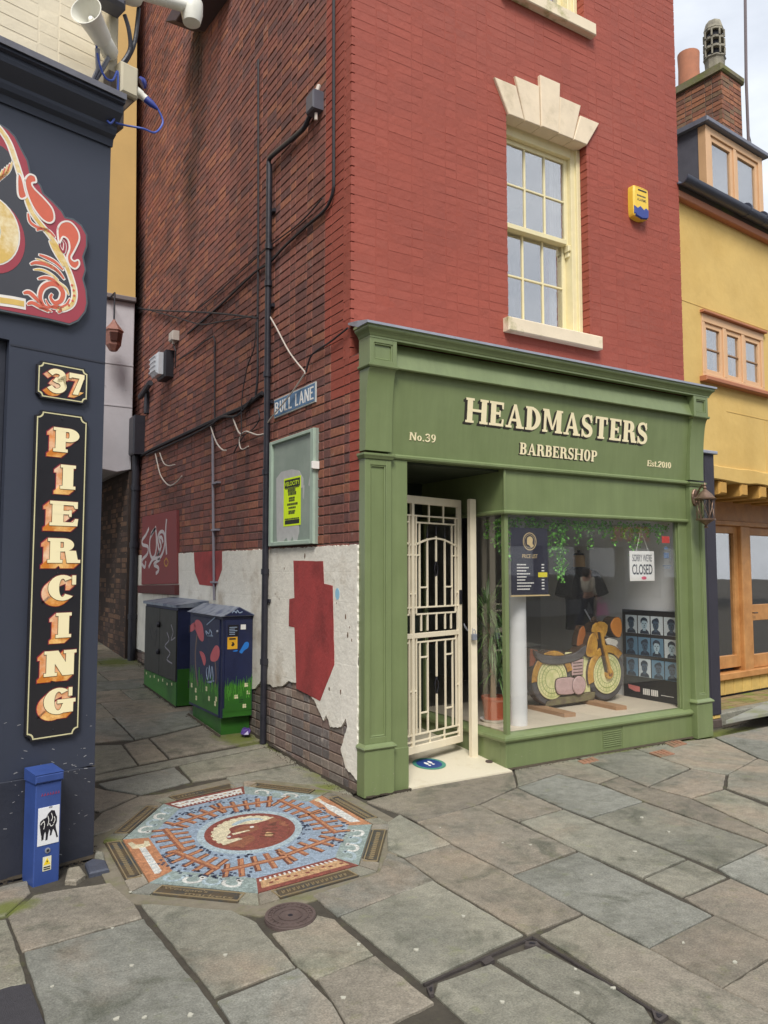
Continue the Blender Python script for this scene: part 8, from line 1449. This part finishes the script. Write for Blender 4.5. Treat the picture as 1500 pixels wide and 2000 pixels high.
skin_body('body', [(q(0, 0, .95), .10), (q(0, 0, 1.15), .10), (q(0, 0, 1.34), .11), (q(.01, 0, 1.42), .045), (q(.02, 0, 1.50), .075, .085), (q(.03, 0, 1.58), .075, .085), (q(.10, .0, 1.52), .012), (q(0, .16, 1.34), .045), (q(-.05, .2, 1.10), .036), (q(.04, .21, .88), .028), (q(.06, .21, .80), .03), (q(0, -.16, 1.34), .045), (q(.05, -.2, 1.10), .036), (q(.16, -.21, .92), .028), (q(.20, -.21, .85), .03), (q(.02, .09, .90), .075), (q(.16, .09, .50), .055), (q(.22, .09, .09), .038), (q(.34, .09, .04), .03), (q(-.02, -.09, .90), .075), (q(-.08, -.09, .50), .055), (q(-.30, -.09, .12), .038), (q(-.22, -.09, .04), .03)], [(0, 1), (1, 2), (2, 3), (3, 4), (4, 5), (4, 6), (2, 7), (7, 8), (8, 9), (9, 10), (2, 11), (11, 12), (12, 13), (13, 14), (0, 15), (15, 16), (16, 17), (17, 18), (0, 19), (19, 20), (20, 21), (21, 22)], SKINM, per)
skin_body('top', [(q(0, 0, .95), .12, .15), (q(0, 0, 1.15), .115, .14), (q(0, 0, 1.36), .12, .15), (q(0, .17, 1.35), .06), (q(-.05, .21, 1.10), .05), (q(.03, .22, .92), .045), (q(0, -.17, 1.35), .06), (q(.05, -.21, 1.10), .05), (q(.14, -.22, .95), .045)], [(0, 1), (1, 2), (2, 3), (3, 4), (4, 5), (2, 6), (6, 7), (7, 8)], CTOP, per)
skin_body('trousers', [(q(0, 0, .94), .125, .15), (q(.02, .09, .84), .095), (q(.16, .09, .50), .075), (q(.22, .09, .12), .065), (q(-.02, -.09, .84), .095), (q(-.08, -.09, .50), .075), (q(-.29, -.09, .15), .065)], [(0, 1), (1, 2), (2, 3), (0, 4), (4, 5), (5, 6)], DKT, per)
skin_body('hair', [(q(-.02, 0, 1.60), .085, .095), (q(-.055, 0, 1.50), .08, .09), (q(-.07, 0, 1.38), .06, .08)], [(0, 1), (1, 2)], HAIRM, per)
bag = thing('tote_bag', (PX+.2, PYY+.27, .45), 'bright pink tote bag carried by the reflected person', 'bag'); MAG = mat('magenta cloth', S(206, 40, 150), .8, .1)
m = MB(); m.add([(PX-.02, PYY+.24, .42), (PX+.38, PYY+.24, .42), (PX+.34, PYY+.24, .74), (PX+.02, PYY+.24, .74), (PX-.02, PYY+.34, .42), (PX+.38, PYY+.34, .42), (PX+.34, PYY+.30, .74), (PX+.02, PYY+.30, .74)], [[0, 1, 2, 3], [7, 6, 5, 4], [0, 4, 5, 1], [1, 5, 6, 2], [2, 6, 7, 3], [3, 7, 4, 0]], 0, True); m.build('sack', MAG, bag); m = MB(); m.tube(smooth([(PX+.06, PYY+.27, .74), (PX+.10, PYY+.24, .84), (PX+.2, PYY+.23, .86), (PX+.30, PYY+.27, .74)], 5), .01, 6); m.build('handle', MAG, bag)
print('objects', len(bpy.data.objects))
